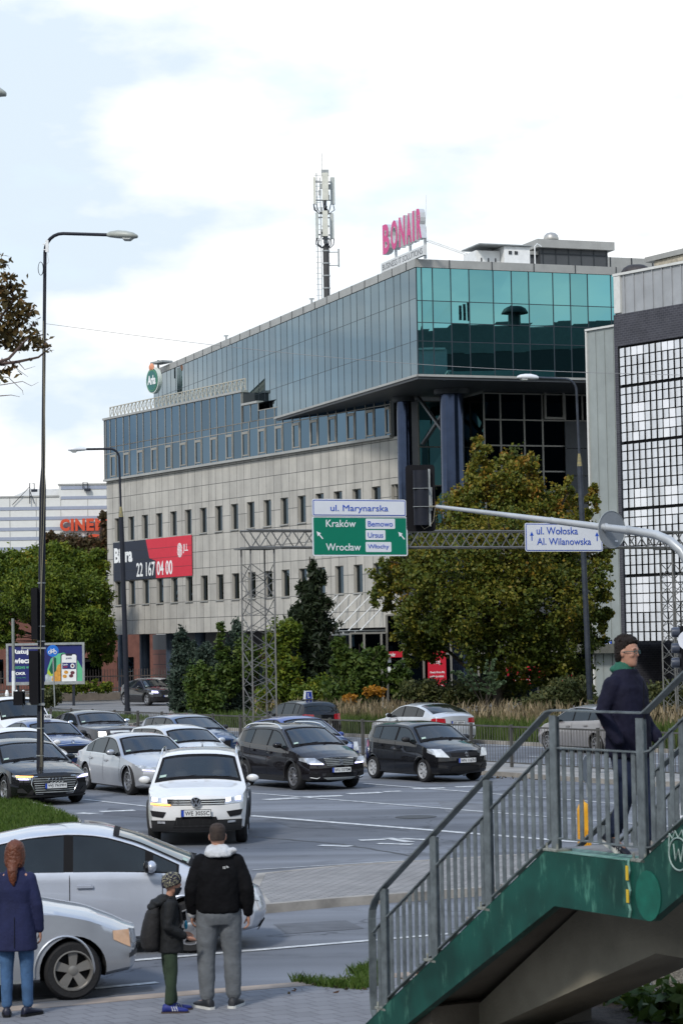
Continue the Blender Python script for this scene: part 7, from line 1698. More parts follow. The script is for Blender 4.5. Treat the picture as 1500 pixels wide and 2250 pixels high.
a3 = dict(L=4.3,W=1.77,H=1.44,fo=.86,wb=2.6,wr=.32,paint=dblue,T=[(-2.15,.95),(-2.1,1.02),(-1.9,1.27),(-1.65,1.38),(-1,1.43),(-.3,1.44),(.1,1.41),(.35,1.35),(1.15,.98),(1.5,.92),(2.0,.80),(2.15,.72)],belt=[(-2.15,1.0),(-1,.96),(1,.91),(2.15,.80)],
    ws=(1.12,.35),rw=(-2.04,-1.68),win=[(-.1,.92),(-1.0,-.18),(-1.6,-1.06)],seams=[.98,-.12],handles=[.08,-.9],mirror_m=M_trim,head=[dict(q=[(.50,.58),(.80,.62),(.82,.72),(.56,.68)])],front=[('grille',M_arch,sym(.36,.30,.44,.66))],plate=(None,.45),aerial=-1.5)
h = hd(30); car('hatchback', a3, anchor(530,1633,.55, 2.1, .78, h), h, 'dark steel-blue hatchback against the median fence, behind the light silver one', CG)
bl2 = dict(L=4.45,W=1.83,H=1.56,fo=.92,wb=2.75,wr=.33,paint=bluep,T=[(-2.22,.92),(-2.15,1.0),(-1.9,1.22),(-1.3,1.46),(-.6,1.55),(0,1.56),(.3,1.48),(1.2,1.02),(1.5,.95),(2.05,.82),(2.22,.74)],belt=[(-2.22,1.0),(-1,.96),(1,.92),(2.22,.82)],
    ws=(1.15,.30),rw=(-2.0,-1.3),win=[(-.1,.9),(-1.0,-.18),(-1.5,-1.06)],seams=[.98,-.12],handles=[.08,-.9],head=[dict(q=[(.56,.62),(.80,.62),(.82,.86),(.66,.86)],m=MATS['bright_lens'])],hwrap=(.3,.64,.86),front=[('grille',M_arch,sym(.5,.28,.46,.42))],plate=(None,.48),aerial=-1.7)
h = hd(30); car('sedan', bl2, anchor(789,1641,.72, 2.15, .74, h), h, 'deep blue car half hidden behind the black crossover', CG)
c3 = dict(L=5.0,W=1.88,H=1.48,fo=.85,wb=3.05,wr=.36,paint=grey,tum=.36,T=[(-2.5,1.0),(-2.4,1.05),(-1.85,1.12),(-1.4,1.32),(-1.0,1.43),(-.4,1.48),(.0,1.46),(.25,1.40),(.85,1.08),(1.2,1.05),(2.3,.98),(2.5,.92)],belt=[(-2.5,1.03),(-1,1.02),(.9,1.0),(2.5,.95)],
    ws=(.84,.26),rw=(-1.82,-1.15),win=[(-.2,.72),(-1.05,-.28),(-1.45,-1.1)],seams=[.8,-.24,-1.1],handles=[-.05,-.95],mirror_m=M_chrome,chrome_line=True,spokes=7,k=.2,fb=[(.2,-.08),(.5,0),(.8,0),(1.0,-.06)],head=[dict(q=[(.56,.68),(.82,.68),(.82,.84),(.58,.84)],m=M_warm)],front=[('grille',M_chrome,sym(.42,.58,.44,.86))],plate=(None,.45))
h = hd(28); car('sedan', c3, anchor(318,1607,.80, 2.45, .78, h), h, 'grey luxury sedan with chrome mirrors behind the silver sedan, by the fence', CG)
tx = dict(L=4.66,W=1.81,H=1.46,fo=.88,wb=2.68,wr=.32,paint=navy,T=[(-2.33,1.0),(-2.2,1.05),(-1.8,1.12),(-1.2,1.32),(-.7,1.43),(-.1,1.46),(.2,1.42),(.42,1.36),(1.1,1.0),(1.4,.96),(2.15,.86),(2.33,.80)],belt=[(-2.33,1.0),(-1,.97),(1,.93),(2.33,.86)],
    ws=(1.08,.42),rw=(-1.85,-1.0),win=[(-.05,.95),(-.95,-.13),(-1.6,-1.0)],seams=[1.0,-.08],handles=[.1,-.85],mirror_m=M_trim,head=[dict(q=[(.52,.62),(.82,.64),(.84,.78),(.56,.76)])],front=[('grille',M_arch,sym(.44,.52,.50,.72))],fline=[('grille_chrome',M_chrome,[(-.52,.60),(-.50,.75),(0,.79),(.50,.75),(.52,.60)])],bars=[('grille_slat',M_trim,.53,.72,.44,.49,5)],plate=('WE 7H42',.44),logo=ring_logo(.84,.045))
h = hd(28); t, c = car('taxi', tx, anchor(152,1660,.44, 2.33, -.15, h), h, 'dark blue taxi with a white roof sign, left of the grey sedan', CG, 'taxi')
mb = MB(); mb.box(c.warp(.05,0,1.46+.07), (.12,.34,.12)); mb.build('roof_sign', M_wpl, t, local=True); p = c.warp(.05,0,1.53); text_mb('TAXI', p+Vector((.062,-.12,-.035)), (0,1,0), (0,0,1), .24, .07, .004, (1,0,0), .02).build('roof_sign_lettering', M_ink, t, local=True)
ws_ = dict(tx); ws_.update(paint=white, head=[dict(q=[(.52,.60),(.82,.62),(.84,.76),(.56,.72)])], mirror_m=white, logo=None, plate=(None,.44), handles=[.1,-.85])
h = hd(27); car('sedan', ws_, anchor(158,1672,.60, 2.30, .78, h), h, 'white sedan half hidden behind the black sedan at the left edge', CG)
van = dict(L=5.0,W=1.95,H=1.95,fo=.95,wb=3.1,wr=.34,paint=white,tum=.16,T=[(-2.5,1.75),(-2.45,1.9),(-1.5,1.95),(.3,1.95),(.75,1.88),(1.6,1.22),(2.0,1.08),(2.3,1.0),(2.5,.90)],belt=[(-2.5,1.15),(1.4,1.12),(2.5,.98)],ws=(1.55,.78),win=[(.35,1.32)],seams=[1.4,.3],handles=[.45],mirror_m=M_trim,
    wtop=.2,head=[dict(q=[(.6,.74),(.86,.76),(.86,.96),(.68,.92)])],front=[('grille',M_arch,sym(.5,.7,.5,.8))],plate=(None,.5),mx=1.1)
h = hd(27); car('van', van, anchor(112,1575,1.25, 1.1, 1.05, h), h, 'white van at the left edge behind the other cars', CG, 'van')
# --- cars on the far carriageway (rear views)
FG = 'cars beyond the median fence'
oc = dict(L=4.66,W=1.81,H=1.46,fo=.88,wb=2.68,wr=.32,gc=.18,paint=lsilver,T=[(-2.33,1.0),(-2.28,1.10),(-2.0,1.14),(-1.4,1.33),(-.8,1.44),(-.1,1.46),(.2,1.42),(.42,1.36),(1.1,1.0),(1.4,.96),(2.15,.86),(2.33,.80)],belt=[(-2.33,1.0),(-1,.97),(1,.93),(2.33,.86)],
    ws=(1.08,.42),rw=(-1.95,-.95),win=[(-.05,.95),(-.95,-.13),(-1.45,-1.0)],seams=[1.0,-.08],handles=[.1,-.85],tail=(.78,.97,.30),head=[],front=[],rplate=('WF 5809A',.80),rear=[('bumper_reflector',M_trim,sym(.72,.30,.74,.36))],aerial=-.75,rb=[(.2,-.08),(.4,.02),(.62,.02),(.72,-.03),(1.1,-.05)],handle_m=lsilver)
hb = (-.50,.866); car('sedan', oc, anchor(1006,1588,.80, -2.33, 0, hb), hb, 'silver sedan seen from behind beyond the fence, above the small black hatchback', FG)
lc = dict(L=3.95,W=1.72,H=1.51,fo=.8,wb=2.5,wr=.30,gc=.18,paint=black,T=[(-1.97,.95),(-1.95,1.0),(-1.80,1.30),(-1.6,1.44),(-1.0,1.50),(-.2,1.51),(.3,1.44),(1.1,1.02),(1.5,.95),(1.97,.80)],belt=[(-1.97,1.02),(-1,.98),(1,.92),(1.97,.84)],
    ws=(1.08,.35),rw=(-1.88,-1.62),win=[(-.1,.85),(-.95,-.18),(-1.4,-1.02)],seams=[.9,-.1],handles=[.1,-.85],tail=(.78,1.02,.22),head=[],front=[],rplate=(None,.6))
t, c = car('driving_school_car', lc, anchor(726,1574,.92, -1.97, -.72, hb) + Vector(SN)*.5, hb, 'dark driving school hatchback with a blue L roof sign, seen from behind', FG)
mb = MB(); p = c.warp(-.7,0,1.51+.17); mb.prism([(-.17,-.17),(.17,-.17),(.13,.17),(-.13,.17)], p+Vector((-.07,0,0)), (0,-1,0), (0,0,1), (.14,0,0)); ls = mb.build('roof_sign', M_wpl, t, local=True)
mb = MB(); mb.prism([(-.13,-.13),(.13,-.13),(.11,.13),(-.11,.13)], p+Vector((-.073,0,0)), (0,-1,0), (0,0,1), (-.004,0,0)); mb.build('roof_sign_field', mat('learner_blue', (.02,.05,.35), .4, var=0), ls, local=True)
text_mb('L', p+Vector((-.08,.055,-.09)), (0,-1,0), (0,0,1), .11, .18, .004, (-1,0,0), .02).build('roof_sign_letter', M_wpl, ls, local=True)
mb = MB(); mb.box(p+Vector((0,0,-.16)), (.2,.5,.03)); mb.build('roof_sign_bar', M_black, t, local=True)
mg = paint('champagne', (.30,.285,.28), .5, .34)
rh_ = dict(L=4.15,W=1.75,H=1.52,fo=.82,wb=2.6,wr=.31,gc=.18,paint=mg,T=[(-2.07,.95),(-2.03,1.02),(-1.9,1.22),(-1.6,1.40),(-1.0,1.49),(-.2,1.52),(.3,1.45),(1.2,1.02),(1.6,.94),(2.07,.78)],belt=[(-2.07,1.06),(-1,1.0),(1,.93),(2.07,.80)],ws=(1.15,.38),rw=(-2.0,-1.6),
    win=[(-.1,1.0),(-.95,-.18),(-1.55,-1.02)],seams=[.9,-.1],handles=[.1,-.85],tail=(.75,1.0,.25),head=[dict(q=[(.5,.6),(.78,.62),(.8,.76),(.6,.74)])],front=[],rplate=(None,.6),spokes=8)
car('hatchback', rh_, anchor(1313,1657,0, -(4.15/2-.73), .76, hb), hb, 'beige-silver hatchback beyond the fence near the man on the stairs', FG)
# --- access road SUV and parked car
x4 = dict(sx); x4.update(L=4.7,W=1.92,H=1.62,wr=.38,wb=2.86,fo=.9,T=[(-2.35,.98),(-2.25,1.12),(-1.9,1.30),(-1.3,1.50),(-.5,1.61),(0,1.61),(.3,1.55),(1.1,1.13),(1.5,1.06),(2.15,.96),(2.35,.88)],belt=[(-2.35,1.12),(-1,1.06),(1.1,1.0),(2.35,.92)],ws=(1.1,.33),rw=(-2.1,-1.3),win=[(-.05,.9),(-.95,-.13),(-1.5,-1.0)],
    paint=paint('graphite', (.022,.02,.024), .3, .25), rails=None, head=[dict(q=[(.52,.76),(.86,.78),(.88,.90),(.56,.88)],m=M_led)], front=[('grille',M_arch,sym(.34,.64,.40,.88)),('lower_grille',M_arch,sym(.7,.30,.6,.5))], bars=[], fline=[], plate=('WI 1428J',.58), logo=ring_logo(.94,.04), seams=[.95,-.1], handles=[.1,-.85], spokes=5)
h = hd(33); car('suv', x4, anchor(325,1551,.03, x4['L']/2-.9, -.86, h)+Vector((0,0,.03)), h, 'black sloping-roofed SUV with bright violet-white headlights on the access road', 'cars by the office building')
pk = dict(fab); pk.update(paint=white, head=[dict(q=[(.48,.62),(.78,.64),(.80,.80),(.52,.78)])], logo=None)
p = P(352,1500,158); p.z = .03; car('hatchback', pk, p, hd(60), 'white car parked between the columns behind the black SUV', 'cars by the office building')
# --- near road: silver-blue hatch passing and silver sedan nose
pr = dict(L=4.45,W=1.73,H=1.49,fo=.93,wb=2.70,wr=.31,gc=.18,paint=pblue,tum=.36,T=[(-2.22,.95),(-2.2,1.06),(-1.9,1.14),(-1.2,1.34),(-.6,1.455),(-.1,1.49),(.3,1.455),(.7,1.34),(1.5,1.0),(1.9,.86),(2.1,.76),(2.22,.66)],
    belt=[(-2.22,1.0),(-1,.95),(.9,.93),(1.6,.88),(2.22,.72)],ws=(1.40,.42),rw=(-1.9,-1.0),win=[(-.06,.80),(.90,1.20),(-.98,-.17),(-1.50,-1.1)],seams=[1.02,-.10,-1.06],handles=[.08,-.86],aerial=-1.15,tail=(.75,1.0,.3),wtop=.10,k=.30,mx=.88,
    head=[dict(q=[(.45,.55),(.74,.60),(.76,.76),(.52,.70)])],hwrap=(.32,.62,.75),front=[('lower_grille',M_arch,sym(.4,.2,.4,.3))],fb=[(.1,-.16),(.3,-.04),(.42,0),(.6,-.05),(.8,-.16)],handle_m=pblue)
hp = (.997,.07); car('hatchback', pr, anchor(586,1996,.42, 2.22, -.1, hp), hp, 'large pale silver-blue aerodynamic hatchback passing behind the pedestrians', 'cars passing on the near road')
vp = dict(L=4.5,W=1.72,H=1.44,fo=.80,wb=2.62,wr=.30,gc=.19,paint=paint('soft_silver', (.40,.42,.45), .5, .36),T=[(-2.25,.95),(-2.15,1.02),(-1.7,1.08),(-1.2,1.28),(-.6,1.42),(0,1.44),(.35,1.38),(1.0,1.0),(1.3,.96),(1.75,.87),(2.05,.77),(2.25,.66)],belt=[(-2.25,.98),(1,.90),(1.7,.84),(2.25,.70)],
    ws=(1.0,.35),rw=(-1.7,-1.0),win=[(-.1,.85),(-.95,-.18),(-1.4,-1.02)],seams=[.95,-.1,-1.05],handles=[.1,-.85],spokes=5,rim=mat('alloy_dull', (.28,.27,.25), .4, .5, var=.15),head=[dict(q=[(.45,.52),(.74,.54),(.76,.70),(.52,.66)])],hwrap=(.20,.50,.68),hwrap_m=mat('lens_peach', (.62,.40,.26), .2, var=.15, scale=6),front=[('bumper_strip',M_trim,sym(.84,.40,.84,.45))],k=.32,clad=.235,clad_m=M_steel)
hv = (.955,.29); car('sedan', vp, anchor(160,2196,0, 2.25-.80, -.76, hv), hv, 'silver sedan nose with five-spoke wheel entering from the left behind the woman', 'cars passing on the near road')
# ================================================================== FOOTBRIDGE STAIRS
ds = Vector((.48,-.877,0)).normalized(); ns_ = Vector((.877,.48,0)).normalized()      # along the stairs (towards the camera) / across them, away from the camera
ZL = P(1190,1870,19.2).z; L1_ = P(1196,1868,19.2); L1_.z = ZL; LAND = 1.30; SL = .587; WD = 1.95
E0_ = L1_ - ds*(ZL-.10)/SL; L2_ = L1_+ds*LAND
def sp3(s, w, z): # s along from L1 (negative = down the lower flight), w across
    return Vector((L1_.x,L1_.y,0)) + ds*s + ns_*w + Vector((0,0,z))
def zline(s):
    if s < 0: return ZL+s*SL
    if s > LAND: return ZL+(s-LAND)*SL
    return ZL
st = thing('footbridge_stairs', sp3(0,0,.1), 'concrete footbridge stairs with worn dark green edge beams and grey steel railings', 'stairs')
M_green = mat('green_paint', (.008,.085,.060), .45, var=0); n, l, b = nodes_of(M_green)
tcn = n.new('ShaderNodeTexCoord'); mp = n.new('ShaderNodeMapping'); mp.inputs['Scale'].default_value = (5.5,5.5,1.6); mp.inputs['Location'].default_value = (.3,.7,.2)
nz = n.new('ShaderNodeTexNoise'); nz.inputs['Scale'].default_value = 1.6; nz.inputs['Detail'].default_value = 9; nz.inputs['Roughness'].default_value = .72
rp = n.new('ShaderNodeValToRGB'); rp.color_ramp.elements[0].position = .55; rp.color_ramp.elements[1].position = .68
rp.color_ramp.elements[0].color = (.004,.046,.034,1); rp.color_ramp.elements[1].color = (.045,.145,.105,1)
n2 = n.new('ShaderNodeTexNoise'); n2.inputs['Scale'].default_value = 2.2; n2.inputs['Detail'].default_value = 3; r2_ = n.new('ShaderNodeMapRange'); r2_.inputs[1].default_value = .35; r2_.inputs[2].default_value = .65; r2_.inputs[3].default_value = .75; r2_.inputs[4].default_value = 1.5
vm = n.new('ShaderNodeVectorMath'); vm.operation = 'SCALE'
l.new(tcn.outputs['Object'], mp.inputs[0]); l.new(mp.outputs[0], nz.inputs['Vector']); l.new(nz.outputs[0], rp.inputs[0]); l.new(tcn.outputs['Object'], n2.inputs['Vector']); l.new(n2.outputs[0], r2_.inputs[0]); l.new(rp.outputs[0], vm.inputs[0]); l.new(r2_.outputs[0], vm.inputs['Scale']); l.new(vm.outputs[0], b.inputs['Base Color'])
M_gedge = mat('green_edge_worn', (.13,.24,.20), .6, var=.5, scale=6, dirt=(.02,.12,.085))
sE = -(ZL-.10)/SL; sU = 6.6
def beam(name, w0, w1, pts_top, pts_bot, m_):
    """section polygon in the (s,z) plane extruded from w0 to w1"""
    mb = MB(); poly = pts_top+pts_bot[::-1]; n_ = len(poly); vs = [sp3(s,w0,z) for s,z in poly]+[sp3(s,w1,z) for s,z in poly]
    k = len(pts_top)
    for i in range(k-1):
        a, b_ = i, i+1; c_, d = n_-1-i-1, n_-1-i
        mb.add([vs[a],vs[b_],vs[c_],vs[d]], [(0,1,2,3)]); mb.add([vs[n_+a],vs[n_+b_],vs[n_+c_],vs[n_+d]], [(3,2,1,0)])
        mb.add([vs[a],vs[b_],vs[n_+b_],vs[n_+a]], [(3,2,1,0)]); mb.add([vs[d],vs[c_],vs[n_+c_],vs[n_+d]], [(0,1,2,3)])
    mb.add([vs[0],vs[n_-1],vs[2*n_-1],vs[n_]], [(0,1,2,3)]); mb.add([vs[k-1],vs[k],vs[n_+k],vs[n_+k-1]], [(3,2,1,0)])
    return mb.build(name, m_, st)
SHh = .43
bend = .06
top = [(sE-.25,.06+.0),(0,ZL),(LAND,ZL),(sU,zline(sU))]
top = [(sE,zline(sE)),(-.0,ZL),(LAND,ZL),(sU,zline(sU))]
bot = [(sE+.55,.09),(.12,ZL-SHh),(LAND+.12,ZL-SHh),(sU,zline(sU)-.5)]
beam('near_edge_beam', 0, .09, top, bot, M_green); beam('far_edge_beam', WD-.09, WD, top, bot, M_green)
mb = MB()
for (a, b_) in (((sE+.02,zline(sE)+.004),(-.0,ZL+.004)),((0,ZL+.004),(LAND,ZL+.004)),((LAND,ZL+.004),(sU,zline(sU)+.004))):
    for w0,w1 in ((.0,.30),): mb.quad(sp3(a[0],w0-.004,a[1]), sp3(b_[0],w0-.004,b_[1]), sp3(b_[0],w1,b_[1]), sp3(a[0],w1,a[1]))
mb.build('worn_top_edge', M_gedge, st)
M_cun = mat('stair_concrete', (.15,.13,.10), .85, var=.2, scale=1.2, bump=.25); M_cun2 = mat('beam_concrete', (.29,.265,.20), .85, var=.2, scale=1.2, bump=.25)
tops = [(sE,.10),(0,ZL-.06),(LAND,ZL-.06),(sU,zline(sU)-.06)]; bots = [(sE+.33,.09),(.04,ZL-.24),(LAND+.04,ZL-.24),(sU,zline(sU)-.28)]
beam('stair_slab', .09, WD-.09, tops, bots, M_cun)
beam('centre_beam', .62, WD-.55, [(sE+.60,.12),(.06,ZL-.242),(LAND+.06,ZL-.242),(sU,zline(sU)-.282)], [(sE+.95,.09),(.62,ZL-.80),(LAND+.7,ZL-.80),(sU,zline(sU)-1.2)], M_cun2)
mb = MB(); nst = 11
for i in range(nst):
    s0 = sE+i*(-sE)/nst; z_ = .1+(ZL-.1)*(i+1)/nst-.005; mb.box((sp3(s0+(-sE)/nst/2, WD/2, z_-.08)), (WD-.2, -sE/nst+.01, .15), ns_, ds)
for i in range(18): s0 = LAND+.01+i*.285; z_ = ZL+(i+1)*.167; mb.box(sp3(s0+.14, WD/2, z_-.08), (WD-.2,.29,.15), ns_, ds)
mb.build('steps', M_conc, st)
mb = MB(); mb.box(sp3(LAND/2, WD/2, ZL-.03), (WD-.19, LAND-.01, .056), ns_, ds); mb.build('landing', M_conc, st)
# foot block and supports
mb = MB(); mb.box(sp3(sE+.75, WD/2, .24), (WD-.25,.5,.28), ns_, ds); mb.build('foundation_block', M_cun, st)
mb = MB(); mb.box(sp3(LAND+.75, WD*.5, (ZL-.8)/2+.03), (.5,.45,ZL-.86), ns_, ds); mb.build('support_pillar', M_conc, st)
# railings
M_rail = mat('rail_grey', (.17,.195,.20), .5, .35, var=.30, scale=9, dirt=(.09,.105,.11))
HH = 1.13
def railing(w, name):
    s_posts = [sE+.30, sE+1.20, sE+2.10, .07, LAND-.04]+[LAND+.95*k for k in range(1,6)]
    for s_ in s_posts:
        z0_ = zline(s_); z0_ = max(z0_, .1); mb = MB(); mb.box(sp3(s_, w, z0_+HH/2-.02), (.09,.012,HH-.04), ds, ns_); mb.box(sp3(s_, w+.03, z0_+HH/2-.02), (.012,.06,HH-.06), ds, ns_); mb.build('post', M_rail, st)
        mb = MB(); mb.box(sp3(s_, w+.02, z0_+.012), (.20,.15,.02), ds, ns_)
        for dx_ in (-.075,.075): mb.lathe(sp3(s_+dx_, w-.03, z0_+.02), [(.010,0),(.010,.045)], 6)
        mb.build('base_plate', mat('base_plate_worn', (.24,.25,.22), .7, var=.4, scale=20), st)
    def hz(s_): return max(zline(s_),.1)+HH
    # handrail flat bar with end loop
    def flat(pts, wd_, th_, nm):
        mb = MB(); vs = []; 
        for i,(s_,z_) in enumerate(pts):
            a = pts[max(i-1,0)]; b_ = pts[min(i+1,len(pts)-1)]; d = Vector((b_[0]-a[0], b_[1]-a[1])).normalized(); nx_, nz_ = -d[1], d[0]
            for (dw, dt) in ((-wd_/2,-th_/2),(wd_/2,-th_/2),(wd_/2,th_/2),(-wd_/2,th_/2)): vs.append(sp3(s_+nx_*dt, w+.02+dw, z_+nz_*dt))
        fs = [(0,3,2,1)]; n_ = len(pts)
        for i in range(n_-1):
            for j in range(4): a = i*4+j; b_ = i*4+(j+1)%4; fs.append((a,b_,b_+4,a+4))
        fs.append(tuple((n_-1)*4+j for j in range(4))); mb.add(vs, fs); return mb.build(nm, M_rail, st)
    s0 = sE+.30
    loop = [(s0-.22,.16),(s0-.30,.22),(s0-.32,.32),(s0-.32,.95),(s0-.30,1.02),(s0-.22,1.10)]
    zs0 = hz(s0)
    loop = [(s0-.13, .125),(s0-.19,.16),(s0-.235,.24),(s0-.245,.34),(s0-.245,zs0-.33),(s0-.23,zs0-.25),(s0-.18,zs0-.17),(s0-.10,zs0-.10)]
    flat(loop+[(s0,hz(s0)-.03),(-.02,hz(0)-.012),(.05,hz(0)),(LAND,hz(0)),(LAND+.06,hz(LAND)+.03),(sU,hz(sU))], .075, .014, 'handrail')
    gap = .30
    flat([(s0-.22,zs0-.46),(s0,hz(s0)-gap-.02),(0,hz(0)-gap),(.10,hz(0)-gap+.0),(LAND-.02,hz(0)-gap),(LAND+.08,hz(LAND)-gap+.02),(sU,hz(sU)-gap)], .04, .012, 'mid_rail')
    flat([(s0+.02,zline(s0)+.10),(-.05,ZL+.06),(.03,ZL+.105),(LAND-.06,ZL+.105),(LAND+.06,ZL+.12),(sU,zline(sU)+.10)], .04, .012, 'bottom_rail')
    bs_ = []
    for a, b_ in zip(s_posts[:-1], s_posts[1:]):
        k = int(round((b_-a)/.119)); bs_ += [a+(b_-a)*i/k for i in range(1,k)]
    for s_ in [s0-.12]+bs_:
        z0_ = max(zline(s_),.1)+.11; z1_ = hz(s_)-gap-.006
        if s_ < s0: z0_ = .2; z1_ = zs0-.40
        mb = MB(); mb.box(sp3(s_, w+.02, (z0_+z1_)/2), (.050,.010,z1_-z0_), ds, ns_); mb.build('baluster', M_rail, st)
railing(.055, 'near'); railing(WD-.10, 'far')
# yellow taped cable and white graffiti on the beam
mb = MB(); c0 = sp3(LAND-.10,-.012,ZL+.02)
pts = [sp3(LAND-.16,.10,ZL+.02), sp3(LAND-.13,-.012,ZL+.012)]+[sp3(LAND-.13+.012*math.sin(k*2), -.014, ZL-.02-k*.05) for k in range(9)]
mb.tube(pts, .011, 7); mb.build('cable', M_gedge, st)
mb = MB()
for (k0,k1) in ((0,2.2),(3.6,5.6)): mb.box(sp3(LAND-.13,-.03, ZL-.03-(k0+k1)/2*.05), (.028,.008,(k1-k0)*.05), ds, ns_)
mb.build('yellow_tape', mat('tape_yellow', (.62,.42,.03), .6, var=.2), st)
mb = MB(); gc = (LAND+.50, ZL+.10)
def gp_(a, b_): return sp3(gc[0]+a*.12, -.008, gc[1]+b_*.12)
mb.tube([gp_(math.cos(t_), math.sin(t_)*1.0) for t_ in np.linspace(.9,7.0,26)], .006, 5)
for pl_ in ([(-.5,.6),(-.35,-.4),(0,.3),(.2,-.45),(.55,.7)],[(-1.0,.4),(-.9,1.2),(-.6,.9),(-.3,1.4),(0,1.0),(.4,1.5),(.6,1.0)],[(.5,-.5),(1.0,-.3),(1.3,.1)]): mb.tube([gp_(*p) for p in pl_], .006, 5)
mb.build('graffiti', mat('graffiti_white', (.26,.34,.31), .6, var=0), st)
mb = MB(); mb.prism([(math.cos(t_)*.16, math.sin(t_)*.19) for t_ in np.linspace(0,6.283,20)[:-1]], sp3(LAND+.10,-.003,ZL-.24), ds, (0,0,1), -ns_*.003); mb.build('repainted_patch', mat('fresh_green', (.006,.11,.075), .5, var=.2, scale=8), st)
# concrete pillar & paved path to the right
pp = G(1468,2190); mb = MB(); mb.box((pp.x,pp.y,.85), (.34,.36,1.5)); mb.box((pp.x,pp.y,.14), (.30,.32,.08))
o = mb.build('concrete_pillar', mat('pillar_aggregate', (.22,.205,.175), .95, var=.35, scale=30, bump=.8, bscale=60), loc=(pp.x,pp.y,.1)); tag(o, 'rough aggregate concrete pillar at the right under the stairs', 'pillar')
md = o.modifiers.new('bev','BEVEL'); md.width = .05; md.segments = 2
# ================================================================== PEOPLE
def voxel(mb, name, m_, parent, vox=.012, smooth=6, noise=None, decim=0):
    me = mb.mesh('tmp', m_); bm = bmesh.new(); bm.from_mesh(me); bmesh.ops.recalc_face_normals(bm, faces=bm.faces); bm.to_mesh(me); bm.free()
    o = bpy.data.objects.new('tmp', me); COL.objects.link(o)
    md = o.modifiers.new('r','REMESH'); md.mode = 'VOXEL'; md.voxel_size = vox
    if smooth: sm = o.modifiers.new('s','SMOOTH'); sm.iterations = smooth; sm.factor = .5
    if noise:
        tx_ = bpy.data.textures.new('n','CLOUDS'); tx_.noise_scale = noise[1]; dp = o.modifiers.new('d','DISPLACE'); dp.texture = tx_; dp.strength = noise[0]; dp.mid_level = .5
        dp.texture_coords = 'LOCAL'
    dg = bpy.context.evaluated_depsgraph_get(); dg.update(); nm = bpy.data.meshes.new_from_object(o.evaluated_get(dg)); bpy.data.objects.remove(o)
    nm.materials.clear(); nm.materials.append(m_); nm.polygons.foreach_set('use_smooth',[True]*len(nm.polygons))
    ob = bpy.data.objects.new(name, nm); COL.objects.link(ob)
    if parent is not None: ob.parent = parent; ORG[ob.name] = ORG.get(parent.name, Vector((0,0,0)))
    return ob
def capsule(mb, pts, rs, n=14, flat=None):
    """tapered limb with rounded ends; flat=(sx,sy) squashes nothing but keeps API simple"""
    pts = [Vector(p) for p in pts]; d0 = (pts[1]-pts[0]).normalized(); d1 = (pts[-1]-pts[-2]).normalized()
    P_ = [pts[0]-d0*rs[0]*.85, pts[0]-d0*rs[0]*.5]+pts+[pts[-1]+d1*rs[-1]*.5, pts[-1]+d1*rs[-1]*.85]; R_ = [rs[0]*.35, rs[0]*.82]+list(rs)+[rs[-1]*.82, rs[-1]*.35]
    mb.tube(P_, R_, n)
def eloft(mb, rings, n=20):
    """rings: (cx, cy, cz, rx, ry) ellipses in horizontal planes, superelliptic a bit"""
    out_ = []
    for cx,cy,cz,rx,ry in rings:
        ring = []
        for j in range(n):
            a = 2*math.pi*j/n; c_, s_ = math.cos(a), math.sin(a); e_ = .82
            ring.append(Vector((cx+rx*abs(c_)**e_*(1 if c_ > 0 else -1), cy+ry*abs(s_)**e_*(1 if s_ > 0 else -1), cz)))
        out_.append(ring)
    mb.loft(out_)
M_skin = mat('skin', (.42,.22,.15), .55, var=.12, scale=12, spec=.35)
def hand(mb, wr, dirv, palmn, side, s=1.0, curl=.5):
    """palm plus four bent fingers and a thumb; wr wrist point, dirv pointing to the fingertips, palmn palm normal, side = thumb side vector"""
    d = Vector(dirv).normalized(); n_ = Vector(palmn).normalized(); t_ = Vector(side).normalized()
    pc = wr+d*.05*s
    rings = []
    for k,(x,w_,h_) in enumerate(((0,.024,.018),(.03,.036,.016),(.06,.041,.014),(.088,.040,.012))):
        rings.append([wr+d*x*s+t_*math.cos(a)*w_*s+n_*math.sin(a)*h_*s for a in [2*math.pi*i/12 for i in range(12)]])
    mb.loft(rings)
    for k,(off,ln_) in enumerate(((.030,.070),(.010,.080),(-.011,.074),(-.031,.058))):
        p = wr+d*.085*s+t_*off*s; v = d.copy(); pts = [p]
        for j in range(3):
            ang = curl*(.45+.3*j)+.06*k; v = (v*math.cos(ang)+n_*math.sin(ang)).normalized(); p = p+v*ln_*s*(.45,.32,.23)[j]; pts.append(p)
        capsule(mb, pts, [.0098*s,.0092*s,.0085*s,.0072*s], 8)
    p = wr+d*.028*s+t_*.030*s; v = (d*.6+t_*.65+n_*.35).normalized(); pts = [p, p+v*.035*s, p+v*.035*s+(d*.85+t_*.15+n_*.45).normalized()*.032*s, p+v*.035*s+(d*.9+n_*.5).normalized()*.055*s]
    capsule(mb, pts, [.014*s,.0115*s,.010*s,.008*s], 8)
